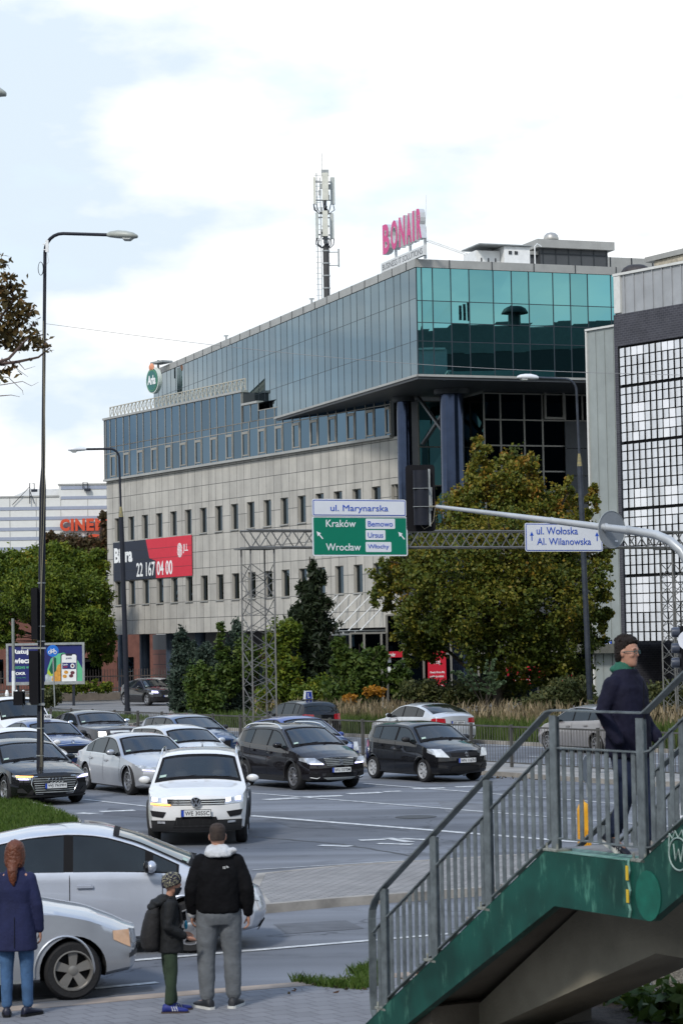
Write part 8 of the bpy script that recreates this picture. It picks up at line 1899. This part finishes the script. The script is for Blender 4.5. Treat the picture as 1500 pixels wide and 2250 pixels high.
def head_mesh(mb, c, yaw, s=1.0, jaw=1.0):
    """c = head centre (ear level); +x of the head is where the face looks"""
    rot = Matrix.Rotation(yaw,3,'Z'); T_ = lambda x,y,z: c+rot@Vector((x*s,y*s,z*s))
    rings = []
    prof = [(-.118,.030,.022,.040),(-.108,.048,.036,.034),(-.085,.066,.052,.022),(-.05,.080,.062,.010),(-.01,.090,.069,.006),(.03,.095,.074,.0),(.06,.094,.075,-.003),(.09,.082,.066,-.006),(.112,.055,.046,-.008),(.122,.02,.018,-.008)]
    for z,rx,ry,xo in prof: rings.append([T_(xo+rx*math.cos(a), ry*math.sin(a), z) for a in [2*math.pi*i/24 for i in range(24)]])
    mb.loft(rings)
    mb.ell(T_(.083,0,.026), (.020*s,.055*s,.016*s), 12, 8, rot)     # brow
    rings = [[T_(x, y, z) for x,y,z in r_] for r_ in ([(.088,-.008,.022),(.094,0,.024),(.088,.008,.022),(.075,0,.02)],[(.094,-.012,-.005),(.108,0,-.002),(.094,.012,-.005),(.075,0,-.004)],[(.092,-.017,-.024),(.119,0,-.022),(.092,.017,-.024),(.07,0,-.024)],[(.09,-.014,-.034),(.104,0,-.034),(.09,.014,-.034),(.07,0,-.036)])]
    mb.loft(rings)
    mb.ell(T_(.076,0,-.057), (.014*s,.026*s,.008*s), 10, 6, rot); mb.ell(T_(.072,0,-.070), (.014*s,.024*s,.008*s), 10, 6, rot)
    mb.ell(T_(.058,0,-.098), (.022*s,.026*s,.018*s), 10, 6, rot)
    for g in (1,-1):
        mb.ell(T_(.062,g*.040,-.020), (.026*s,.022*s,.022*s), 10, 6, rot); mb.ell(T_(-.004,g*.077,-.006), (.018*s,.009*s,.032*s), 10, 7, rot)
    return T_, rot
def person(nm, loc, face_deg, label, p):
    """p: dict of joints in the person's frame (x forward, y left, z up)"""
    rz_ = R(face_deg); t = thing(nm, loc, label, 'person', None, rz_)
    s = p.get('s',1.0)
    mb = MB(); b = p['joints']
    hc = Vector(b['head']); T_, rot = head_mesh(mb, hc, R(p.get('head_yaw',0)), p.get('hs',1.0))
    nk = Vector(b['neck']); capsule(mb, [nk, hc-Vector((.012,0,.07))], [.058*s,.055*s])
    tor = p['torso_body']; eloft(mb, tor)
    for g, sd_ in ((1,'l'),(-1,'r')):
        sh, el, wr = Vector(b['sh_'+sd_]), Vector(b['el_'+sd_]), Vector(b['wr_'+sd_]); capsule(mb, [sh,(sh+el)/2,el,(el+wr)/2,wr], [.050*s,.046*s,.038*s,.036*s,.025*s])
        hp, kn, an = Vector(b['hp_'+sd_]), Vector(b['kn_'+sd_]), Vector(b['an_'+sd_]); capsule(mb, [hp,(hp+kn)/2,kn,kn+(an-kn)*.35,an], [.085*s,.072*s,.052*s,.052*s,.035*s])
        ft = Vector(b['ft_'+sd_]); capsule(mb, [an-Vector((0,0,.03)), ft], [.035*s,.028*s])
        d = (wr-el).normalized(); side = p.get('thumb_'+sd_, (1,0,.1)); pn = p.get('palm_'+sd_, (0,-g,0))
        if p.get('hands',True): hand(mb, wr, p.get('hd_'+sd_, d), pn, side, p.get('hands_s',1.0), p.get('curl',.55))
    body = voxel(mb, 'body', M_skin, t, .0075, 3)
    return t, body, T_, rot
def trousers(t, b, m_, ra=(.10,.088,.070,.066,.062), waist=None, s=1.0, folds=.010):
    mb = MB()
    for sd_ in 'lr':
        hp, kn, an = Vector(b['hp_'+sd_]), Vector(b['kn_'+sd_]), Vector(b['an_'+sd_]); capsule(mb, [hp,(hp+kn)/2,kn,(kn+an)/2,an+Vector((0,0,.035))], [r_*s for r_ in ra])
        # fold rings near the ankle
        for k in range(2): q = an+(kn-an)*(.10+.10*k); mb.ell(q, (ra[4]*s*1.10,ra[4]*s*1.10,.022), 14, 6)
    eloft(mb, waist); return voxel(mb, 'trousers', m_, t, .011, 5, (folds,.10))
def shoe(t, b, sd_, m_, sole, s=1.0, ang=0):
    an, ft = Vector(b['an_'+sd_]), Vector(b['ft_'+sd_]); d = Vector((ft.x-an.x, ft.y-an.y, 0)).normalized(); y = Vector((-d.y,d.x,0)); z0 = min(an.z-.085*s, ft.z-.02)
    tilt = p_tilt = b.get('tilt_'+sd_, 0); c = Vector((an.x,an.y,0))
    up = Vector((0,0,1)); 
    if tilt: rm = Matrix.Rotation(tilt,3,y); d2 = rm@d; up2 = rm@up
    else: d2, up2 = d, up
    base = an - up2*.085*s
    rings = []
    for x,w_,h_ in ((-.075,.026,.05),(-.065,.034,.085),(-.03,.038,.10),(.02,.040,.085),(.07,.044,.062),(.13,.048,.05),(.17,.042,.042),(.195,.024,.03)):
        rings.append([base+d2*x*s+y*math.cos(a)*w_*s+up2*(h_*s*.5+.012+math.sin(a)*h_*s*.5) for a in [2*math.pi*i/14 for i in range(14)]])
    mb = MB(); mb.loft(rings); sh = mb.build('shoe', m_, t, local=True, smooth=60)
    rings = []
    for x,w_ in ((-.085,.022),(-.07,.038),(0,.043),(.07,.047),(.13,.052),(.175,.045),(.205,.022)):
        rings.append([base+d2*x*s+y*g*w_*s+up2*z_ for g,z_ in ((-1,0),(1,0),(1,.026*s),(-1,.026*s))])
    mb = MB(); mb.loft(rings); mb.build('sole', sole, sh, local=True)
    return sh, base, d2, y, up2
# palette
M_jblack = mat('jacket_black', (.005,.005,.006), .85, var=.2, scale=6, bump=.3, bscale=25, spec=.12); M_sweat = mat('sweatpants_grey', (.115,.125,.135), .9, var=.15, scale=5, bump=.25, bscale=60)
M_hood = mat('hood_grey', (.48,.49,.50), .9, var=.12, scale=10, bump=.3); M_navyc = mat('coat_navy', (.010,.014,.055), .9, var=.18, scale=4, bump=.25, bscale=50); M_jean = mat('jeans_blue', (.05,.115,.23), .85, var=.25, scale=6, bump=.25, bscale=50)
M_djean = mat('jeans_dark', (.010,.018,.050), .85, var=.25, scale=6); M_olive = mat('trousers_green', (.026,.044,.024), .9, var=.2, scale=6, bump=.2); M_pants2 = None
M_parka = mat('parka_navy', (.009,.009,.022), .8, var=.25, scale=5, bump=.25, bscale=20, spec=.15); M_sole = mat('sole_white', (.55,.55,.52), .6, var=.1); M_shb = mat('shoe_black', (.018,.020,.024), .6, var=.2)
M_hairs = mat('hair_short', (.055,.042,.036), .85, spec=.15, var=.3, scale=30, bump=.6, bscale=120); M_hairr = mat('hair_auburn', (.115,.032,.012), .5, var=.3, scale=9, bump=.5, bscale=60); M_haird = mat('hair_dark', (.018,.013,.011), .7, spec=.15, var=.3, scale=20, bump=.6, bscale=80)
# ---- man in black jacket, back view; faces away (+Y), a touch to the left
def grnd(u, v, z=.1): q = G(u, v, z); return q
lm = grnd(484,2214); sc = 1.0
J = dict(head=(.01,.0,1.645),neck=(-.01,0,1.47),sh_l=(-.01,.165,1.405),el_l=(-.03,.265,1.14),wr_l=(.03,.26,.90),sh_r=(-.01,-.165,1.405),el_r=(-.06,-.275,1.14),wr_r=(.0,-.285,.88),
         hp_l=(0,.10,.93),kn_l=(.02,.125,.51),an_l=(-.01,.125,.085),ft_l=(.13,.20,.03),hp_r=(0,-.10,.93),kn_r=(.03,-.125,.51),an_r=(.02,-.135,.085),ft_r=(.16,-.19,.03))
tb_ = [(0,0,.86,.11,.15),(0,0,.95,.12,.16),(0,0,1.1,.11,.15),(-.01,0,1.3,.12,.175),(-.01,0,1.42,.10,.16),(-.01,0,1.48,.06,.07)]
t, body, T_, rot = person('person', lm, 96, 'large man seen from behind in black jacket with grey hood and grey sweatpants', dict(joints=J, torso_body=tb_, head_yaw=-6, hs=1.05, palm_l=(0,-1,0), thumb_l=(1,0,0), curl=.8))
trousers(t, J, M_sweat, ra=(.125,.112,.090,.084,.070), waist=[(0,0,.80,.13,.17),(0,0,.90,.155,.195),(0,0,1.0,.15,.185),(0,0,1.06,.14,.17)], folds=.016)
mb = MB(); eloft(mb, [(0,0,.915,.165,.205),(0,0,.94,.172,.212),(0,0,1.05,.175,.215),(-.01,0,1.18,.170,.212),(-.015,0,1.32,.160,.212),(-.015,0,1.40,.135,.185),(-.01,0,1.455,.11,.135),(-.005,0,1.50,.08,.095)])
for sd_ in 'lr':
    sh, el, wr = Vector(J['sh_'+sd_]), Vector(J['el_'+sd_]), Vector(J['wr_'+sd_]); capsule(mb, [sh,(sh+el)/2,el,(el+wr)/2,wr+(el-wr)*.12], [.088,.082,.072,.066,.052])
voxel(mb, 'jacket', M_jblack, t, .011, 5, (.016,.085))
mb = MB(); wr = Vector(J['wr_l']); el = Vector(J['el_l']); d = (wr-el).normalized(); capsule(mb, [wr-d*.03, wr+d*.006], [.046,.043]); voxel(mb, 'cuff', M_hood, t, .009, 3)
mb = MB()
rings = []
for k,(z,rx,ry,xo) in enumerate(((1.455,.05,.10,-.115),(1.475,.085,.135,-.085),(1.505,.10,.135,-.06),(1.535,.10,.115,-.04),(1.56,.085,.095,-.02),(1.57,.06,.07,-.01))): rings.append([Vector((xo+rx*math.cos(a), ry*math.sin(a), z)) for a in [2*math.pi*i/20 for i in range(20)]])
mb.loft(rings); mb.ell((-.07,-.125,1.51), (.05,.06,.03)); mb.ell((-.10,.06,1.50),(.05,.07,.04)); voxel(mb, 'hood', M_hood, t, .011, 3, (.022,.05))
mb = MB(); mb.loft([[T_(x+rx*math.cos(a), ry*math.sin(a), z) for a in [2*math.pi*i/22 for i in range(22)]] for z,rx,ry,x in ((-.035,.060,.064,-.030),(0,.088,.076,-.008),(.03,.0965,.0765,-.004),(.06,.0965,.0775,-.005),(.09,.085,.069,-.008),(.113,.058,.049,-.010),(.1245,.02,.018,-.010))]); voxel(mb, 'hair', M_hairs, t, .007, 2)
# face mask straps
mb = MB()
for g in (1,-1): mb.tube([T_(-.002,g*.079,.018), T_(-.018,g*.088,-.005), T_(.0,g*.082,-.032)], .004, 5)
mb.tube([T_(0,g*.08,-.03) for g in (1,-1)] if False else [T_(.0,.08,-.03),T_(.05,.075,-.045)], .004, 5); mb.build('mask_strap', M_black, t, local=True)
mb = MB()   # small white emblem on the shoulder blade
o_ = Vector((-.178,-.085,1.36)); 
for k in range(3): 
    r_ = .020-.006*k; mb.tube([o_+Vector((-.004+.001*k, .015-r_*math.sin(a), r_*math.cos(a)-.005)) for a in np.linspace(0,1.57,7)], .0022, 4)
for k in range(3): mb.box(o_+Vector((-.002, .035, .008-.009*k)), (.003,.026,.004))
mb.build('jacket_emblem', M_wpl, t, local=True)
for sd_ in 'lr': 
    sh_o, base, d2, y_, up2 = shoe(t, J, sd_, M_shb, M_sole, 1.12)
# ---- child
lc_ = grnd(377,2222); s=1
K = dict(head=(.02,.0,1.215),neck=(-.01,0,1.06),sh_l=(-.01,.125,1.03),el_l=(-.04,.17,.83),wr_l=(.13,.13,.74),sh_r=(-.01,-.125,1.03),el_r=(-.05,-.17,.82),wr_r=(.13,-.13,.72),
         hp_l=(-.02,.062,.66),kn_l=(-.01,.07,.37),an_l=(.03,.075,.065),ft_l=(.13,.085,.02),hp_r=(-.02,-.062,.66),kn_r=(.0,-.07,.37),an_r=(-.03,-.075,.065),ft_r=(.08,-.09,.02))
tbk = [(0,0,.60,.08,.10),(0,0,.75,.08,.10),(-.01,0,.95,.085,.115),(-.01,0,1.03,.07,.11),(0,0,1.08,.04,.05)]
t, body, T_, rot = person('person', lc_, 12, 'child in patterned beanie and dark jacket with a black backpack, standing sideways', dict(joints=K, torso_body=tbk, head_yaw=8, hs=.88, s=.68, hands_s=.78, curl=.9))
trousers(t, K, M_olive, ra=(.075,.068,.058,.052,.048), waist=[(-.01,0,.56,.085,.11),(-.01,0,.68,.09,.115),(-.01,0,.76,.085,.11)], folds=.010)
M_kjack = mat('jacket_camo', (.005,.006,.007), .8, var=.5, scale=9, bump=.3, bscale=25)
mb = MB(); eloft(mb, [(0,0,.565,.125,.150),(0,0,.60,.125,.150),(0,0,.75,.115,.142),(-.01,0,.92,.105,.145),(-.01,0,1.02,.09,.135),(-.01,0,1.07,.07,.085),(0,0,1.10,.055,.06)])
for sd_ in 'lr':
    sh, el, wr = Vector(K['sh_'+sd_]), Vector(K['el_'+sd_]), Vector(K['wr_'+sd_]); capsule(mb, [sh,(sh+el)/2,el,(el+wr)/2,wr+(el-wr)*.1], [.062,.058,.052,.048,.038])
voxel(mb, 'jacket', M_kjack, t, .010, 4, (.014,.06))
mb = MB(); mb.ell((-.12,0,1.04), (.075,.105,.045)); mb.ell((-.06,0,1.07), (.075,.10,.05)); mb.ell((-.17,0,1.0),(.055,.09,.04)); voxel(mb, 'hood', M_kjack, t, .010, 4, (.012,.05))
mb = MB(); eloft(mb, [(-.185,0,.58,.055,.10),(-.195,0,.62,.085,.13),(-.195,0,.72,.095,.138),(-.18,0,.85,.085,.13),(-.165,0,.95,.065,.115),(-.15,0,1.0,.04,.08)]); bk = voxel(mb, 'backpack', mat('backpack_black', (.010,.009,.009), .8, var=.2, scale=8, bump=.3), t, .010, 4, (.008,.05))
mb = MB()
for g in (1,-1): mb.tube([Vector((-.10,g*.07,1.03)), Vector((-.01,g*.085,1.085)), Vector((.085,g*.09,1.0)), Vector((.10,g*.10,.85)), Vector((-.02,g*.145,.72))], .014, 6)
mb.build('backpack_strap', M_black, bk, local=True)
# beanie with printed squiggles
M_bean = mat('beanie', (.01,.01,.02), .85, var=0); n, l, b = nodes_of(M_bean); tcn = n.new('ShaderNodeTexCoord'); vz = n.new('ShaderNodeTexNoise'); vz.inputs['Scale'].default_value = 16; vz.inputs['Detail'].default_value = 1.5; vz.inputs['Distortion'].default_value = 2.2
rp = n.new('ShaderNodeValToRGB'); rp.color_ramp.interpolation = 'CONSTANT'; el_ = rp.color_ramp.elements; el_[0].color = (.010,.010,.022,1); el_[1].position = .52; el_[1].color = (.45,.42,.26,1); e3 = el_.new(.56); e3.color = (.010,.010,.022,1)
l.new(tcn.outputs['Object'], vz.inputs['Vector']); l.new(vz.outputs[0], rp.inputs[0]); l.new(rp.outputs[0], b.inputs['Base Color'])
mb = MB(); mb.loft([[T_(x+rx*math.cos(a)*1.08, ry*math.sin(a)*1.08, z+.30*(x+rx*math.cos(a))) for a in [2*math.pi*i/22 for i in range(22)]] for z,rx,ry,x in ((-.02,.094,.082,-.002),(.0,.102,.088,-.002),(.04,.104,.090,-.004),(.08,.096,.082,-.010),(.112,.07,.062,-.022),(.13,.03,.028,-.03))]); voxel(mb, 'beanie', M_bean, t, .008, 2)
mb = MB(); mb.loft([[T_(.012+rx*math.cos(a), ry*math.sin(a), z) for a in np.linspace(-1.5,1.5,12)]+[T_(.012+(rx-.012)*math.cos(a), (ry-.012)*math.sin(a), z) for a in np.linspace(1.5,-1.5,12)] for z,rx,ry in ((-.125,.062,.046),(-.10,.080,.060),(-.06,.100,.073),(-.045,.098,.075))]); mb.build('face_mask', mat('mask_dark', (.02,.022,.026), .8, var=.3, scale=30), t, local=True, smooth=50)
mb = MB(); mb.ell(Vector(K['wr_l'])+Vector((.04,.0,.06)), (.018,.03,.045)); tag(mb.build('water_bottle_cap', mat('cyan_plastic', (.02,.30,.45), .4, var=.05), t, local=True))
M_shblue = mat('shoe_blue', (.012,.022,.16), .6, var=.15)
for sd_ in 'lr':
    sh_o, base, d2, y_, up2 = shoe(t, K, sd_, M_shblue, mat('sole_gum', (.05,.035,.03), .7, var=.1), .92); mb = MB()
    for k in range(3):
        for g in (1,-1): mb.bar(base+d2*(.035+k*.022)+y_*g*.040+up2*.032, base+d2*(.02+k*.022)+y_*g*.030+up2*.072, .006,.008)
    mb.build('stripe', M_sole, sh_o, local=True)
# ---- woman in navy coat
lw2 = grnd(38,2232)
Wm = dict(head=(.0,.0,1.54),neck=(-.01,0,1.38),sh_l=(-.01,.130,1.305),el_l=(-.03,.215,1.05),wr_l=(.02,.24,.80),sh_r=(-.01,-.130,1.305),el_r=(-.03,-.205,1.05),wr_r=(.02,-.225,.80),
          hp_l=(0,.085,.84),kn_l=(.01,.092,.46),an_l=(-.01,.095,.075),ft_l=(.12,.11,.02),hp_r=(0,-.085,.84),kn_r=(.01,-.098,.46),an_r=(.0,-.105,.075),ft_r=(.10,-.19,.02))
tbw = [(0,0,.80,.10,.14),(0,0,.9,.11,.15),(0,0,1.05,.09,.12),(-.01,0,1.25,.10,.145),(-.01,0,1.34,.08,.14),(0,0,1.40,.045,.05)]
t, body, T_, rot = person('person', lw2, 92, 'auburn-haired woman in a navy coat and blue jeans at the left edge, seen from behind', dict(joints=Wm, torso_body=tbw, head_yaw=-8, hs=.98, s=.88, hands_s=.9))
trousers(t, Wm, M_jean, ra=(.095,.082,.066,.058,.050), waist=[(0,0,.76,.11,.145),(0,0,.86,.115,.15),(0,0,.95,.10,.135)], folds=.008)
mb = MB(); eloft(mb, [(0,0,.625,.165,.205),(0,0,.65,.165,.205),(0,0,.80,.155,.19),(0,0,.95,.140,.168),(0,0,1.08,.125,.152),(-.01,0,1.2,.128,.162),(-.01,0,1.29,.112,.155),(-.01,0,1.345,.092,.115),(-.005,0,1.40,.07,.085),(0,0,1.44,.065,.07)])
for sd_ in 'lr':
    sh, el, wr = Vector(Wm['sh_'+sd_]), Vector(Wm['el_'+sd_]), Vector(Wm['wr_'+sd_]); capsule(mb, [sh,(sh+el)/2,el,(el+wr)/2,wr+(el-wr)*.06], [.068,.062,.056,.052,.043])
voxel(mb, 'coat', M_navyc, t, .010, 5, (.008,.10))
mb = MB(); mb.tube([Vector((-.172,.0,.66)), Vector((-.16,0,.80)), Vector((-.146,0,.95))], .003, 5); mb.build('back_seam', M_black, t, local=True)
mb = MB(); capsule(mb, [Vector((0,0,1.41)), Vector((.0,0,1.44))], [.078,.074]); voxel(mb, 'scarf', mat('scarf_grey', (.10,.13,.17), .9, var=.4, scale=14), t, .009, 2, (.012,.03))
mb = MB(); mb.loft([[T_(x+rx*math.cos(a), ry*math.sin(a), z) for a in [2*math.pi*i/22 for i in range(22)]] for z,rx,ry,x in ((-.13,.075,.085,-.045),(-.09,.098,.100,-.035),(-.03,.104,.104,-.022),(.03,.108,.098,-.015),(.07,.104,.090,-.014),(.10,.088,.074,-.015),(.125,.055,.048,-.016),(.137,.02,.018,-.016))])
capsule(mb, [T_(-.085,.01,-.10), T_(-.125,.0,-.17), T_(-.135,-.005,-.25), T_(-.135,-.015,-.30)], [.055,.048,.034,.012]); voxel(mb, 'hair', M_hairr, t, .009, 3, (.014,.02))
for sd_ in 'lr': shoe(t, Wm, sd_, mat('shoe_navy', (.012,.014,.030), .45, var=.1), M_black, .92)
# her shoulder bag
bgq = lw2+Vector((-.27,.02,0)); mb = MB(); mb.ell((bgq.x, bgq.y, .1+.98), (.06,.14,.14)); mb.tube([(bgq.x,bgq.y,1.2),(bgq.x+.07,bgq.y-.05,1.38),(bgq.x+.12,bgq.y-.02,1.46)], .014, 6)
tag(mb.build('shoulder_bag', mat('bag_black', (.012,.012,.012), .4, var=.1), loc=(bgq.x,bgq.y,.1+.84), smooth=50), 'black shoulder bag on the left side of the woman in the navy coat', 'bag')
# ---- man on the landing
sm_ = sp3(.62, .80, ZL); cu_, cv_ = 1383, 1866
gm = Vector((P(1385,1866,18.9).x, 18.9, ZL)); 
Q = dict(head=(.005,.0,1.585),neck=(-.015,0,1.41),sh_l=(-.02,.160,1.335),el_l=(-.05,.235,1.10),wr_l=(.10,.22,.93),sh_r=(-.02,-.160,1.335),el_r=(-.07,-.245,1.12),wr_r=(.06,-.25,.93),
         hp_l=(0,.09,.87),kn_l=(.09,.09,.49),an_l=(.12,.08,.085),ft_l=(.23,.08,.025),hp_r=(-.01,-.09,.87),kn_r=(.03,-.09,.47),an_r=(-.11,-.08,.13),ft_r=(-.02,-.08,.03),tilt_r=R(28))
tbm = [(0,0,.82,.10,.145),(0,0,.92,.11,.15),(0,0,1.05,.10,.14),(-.01,0,1.25,.115,.17),(-.01,0,1.36,.09,.15),(0,0,1.42,.05,.06)]
t, body, T_, rot = person('person', gm, -42, 'dark-haired man with glasses, green hood and navy jacket walking across the stair landing', dict(joints=Q, torso_body=tbm, head_yaw=10, hs=.97, hands=False))
trousers(t, Q, M_djean, ra=(.10,.088,.070,.064,.058), waist=[(0,0,.78,.12,.155),(0,0,.88,.125,.16),(0,0,.98,.12,.15)], folds=.010)
mb = MB(); eloft(mb, [(.0,0,.76,.160,.195),(.0,0,.79,.165,.20),(0,0,.92,.160,.195),(0,0,1.05,.155,.192),(-.01,0,1.2,.158,.205),(-.015,0,1.31,.145,.200),(-.015,0,1.37,.12,.155),(-.01,0,1.42,.09,.12),(0,0,1.455,.078,.088)])
for sd_ in 'lr':
    sh, el, wr = Vector(Q['sh_'+sd_]), Vector(Q['el_'+sd_]), Vector(Q['wr_'+sd_]); capsule(mb, [sh,(sh+el)/2,el,(el+wr)/2,wr], [.080,.072,.062,.057,.050]); 
    capsule(mb, [wr, wr+(wr-el).normalized()*.05], [.056,.045])
voxel(mb, 'jacket', M_parka, t, .010, 5, (.016,.075))
mb = MB(); capsule(mb, [Vector((-.03,0,1.435)), Vector((-.025,0,1.465))], [.092,.085]); mb.ell((-.085,0,1.455),(.06,.085,.035)); voxel(mb, 'hood', mat('hood_green', (.015,.10,.065), .85, var=.2, scale=12), t, .009, 2, (.012,.04))
mb = MB(); mb.tube([Vector((.165,.0,1.36)), Vector((.158,0,1.20)), Vector((.163,0,.95)), Vector((.168,0,.80))], .004, 5); mb.build('zip', M_black, t, local=True)
mb = MB(); mb.loft([[T_(x+rx*math.cos(a), ry*math.sin(a), z+.30*max(0,(x+rx*math.cos(a)))) for a in [2*math.pi*i/24 for i in range(24)]] for z,rx,ry,x in ((-.075,.036,.056,-.055),(-.04,.060,.070,-.044),(.0,.074,.0785,-.028),(.035,.088,.080,-.015),(.065,.098,.082,-.007),(.095,.093,.076,-.006),(.12,.068,.058,-.010),(.132,.03,.026,-.012))]); 
rj = random.Random(8)
for k in range(46):
    a = rj.uniform(0,6.28); ph = rj.uniform(.1,1.25); r_ = rj.uniform(.010,.020); mb.ell(T_(-.008+.098*math.cos(a)*math.sin(ph+.1), .083*math.sin(a)*math.sin(ph+.1), .055+.086*math.cos(ph)), (r_,r_,r_), 8, 5)
voxel(mb, 'hair', M_haird, t, .006, 1, (.010,.012))
# eyes, brows, mouth and glasses
for g in (1,-1):
    mb = MB(); mb.ell(T_(.0835,g*.032,.008), (.007,.013,.007), 10, 6, rot); mb.build('eye', mat('eye_white', (.22,.15,.12), .5, var=0), t, local=True, smooth=60)
    mb = MB(); mb.ell(T_(.0895,g*.032,.008), (.003,.0055,.0055), 8, 6, rot); mb.build('iris', M_black, t, local=True)
    mb = MB(); mb.tube([T_(.094,g*.016,.028),T_(.096,g*.032,.032),T_(.086,g*.050,.028)], .004, 5); mb.build('eyebrow', M_haird, t, local=True)
mb = MB(); mb.tube([T_(.080,-.022,-.064),T_(.0865,-.010,-.062),T_(.089,0,-.063),T_(.0865,.010,-.062),T_(.080,.022,-.064)], .0026, 5); mb.build('mouth', mat('lip_line', (.20,.07,.06), .6, var=0), t, local=True)
gl_ = MB()
for g in (1,-1):
    gl_.tube([T_(.105-.010*abs(math.cos(a)), g*.033+math.cos(a)*.024, .006+math.sin(a)*.013) for a in np.linspace(0,6.283,17)], .0022, 5, cap=False)
    gl_.tube([T_(.098,g*.057,.010),T_(.05,g*.080,.010),T_(-.005,g*.083,.006)], .0032, 5)
gl_.tube([T_(.112,-.009,.010),T_(.114,.009,.010)], .0022, 5)
gl_.build('glasses', mat('glasses_teal', (.03,.09,.09), .3, var=0), t, local=True)
for sd_ in 'lr':
    sh_o, base, d2, y_, up2 = shoe(t, Q, sd_, mat('shoe_navyblack', (.010,.012,.022), .6, var=.15), M_sole, 1.05); mb = MB()
    for k in range(3): mb.bar(base+d2*(.09+k*.022)+y_*-.046+up2*.03, base+d2*(.075+k*.022)+y_*-.040+up2*(.045+.008*k), .008,.008)
    mb.build('stripe', M_sole, sh_o, local=True)
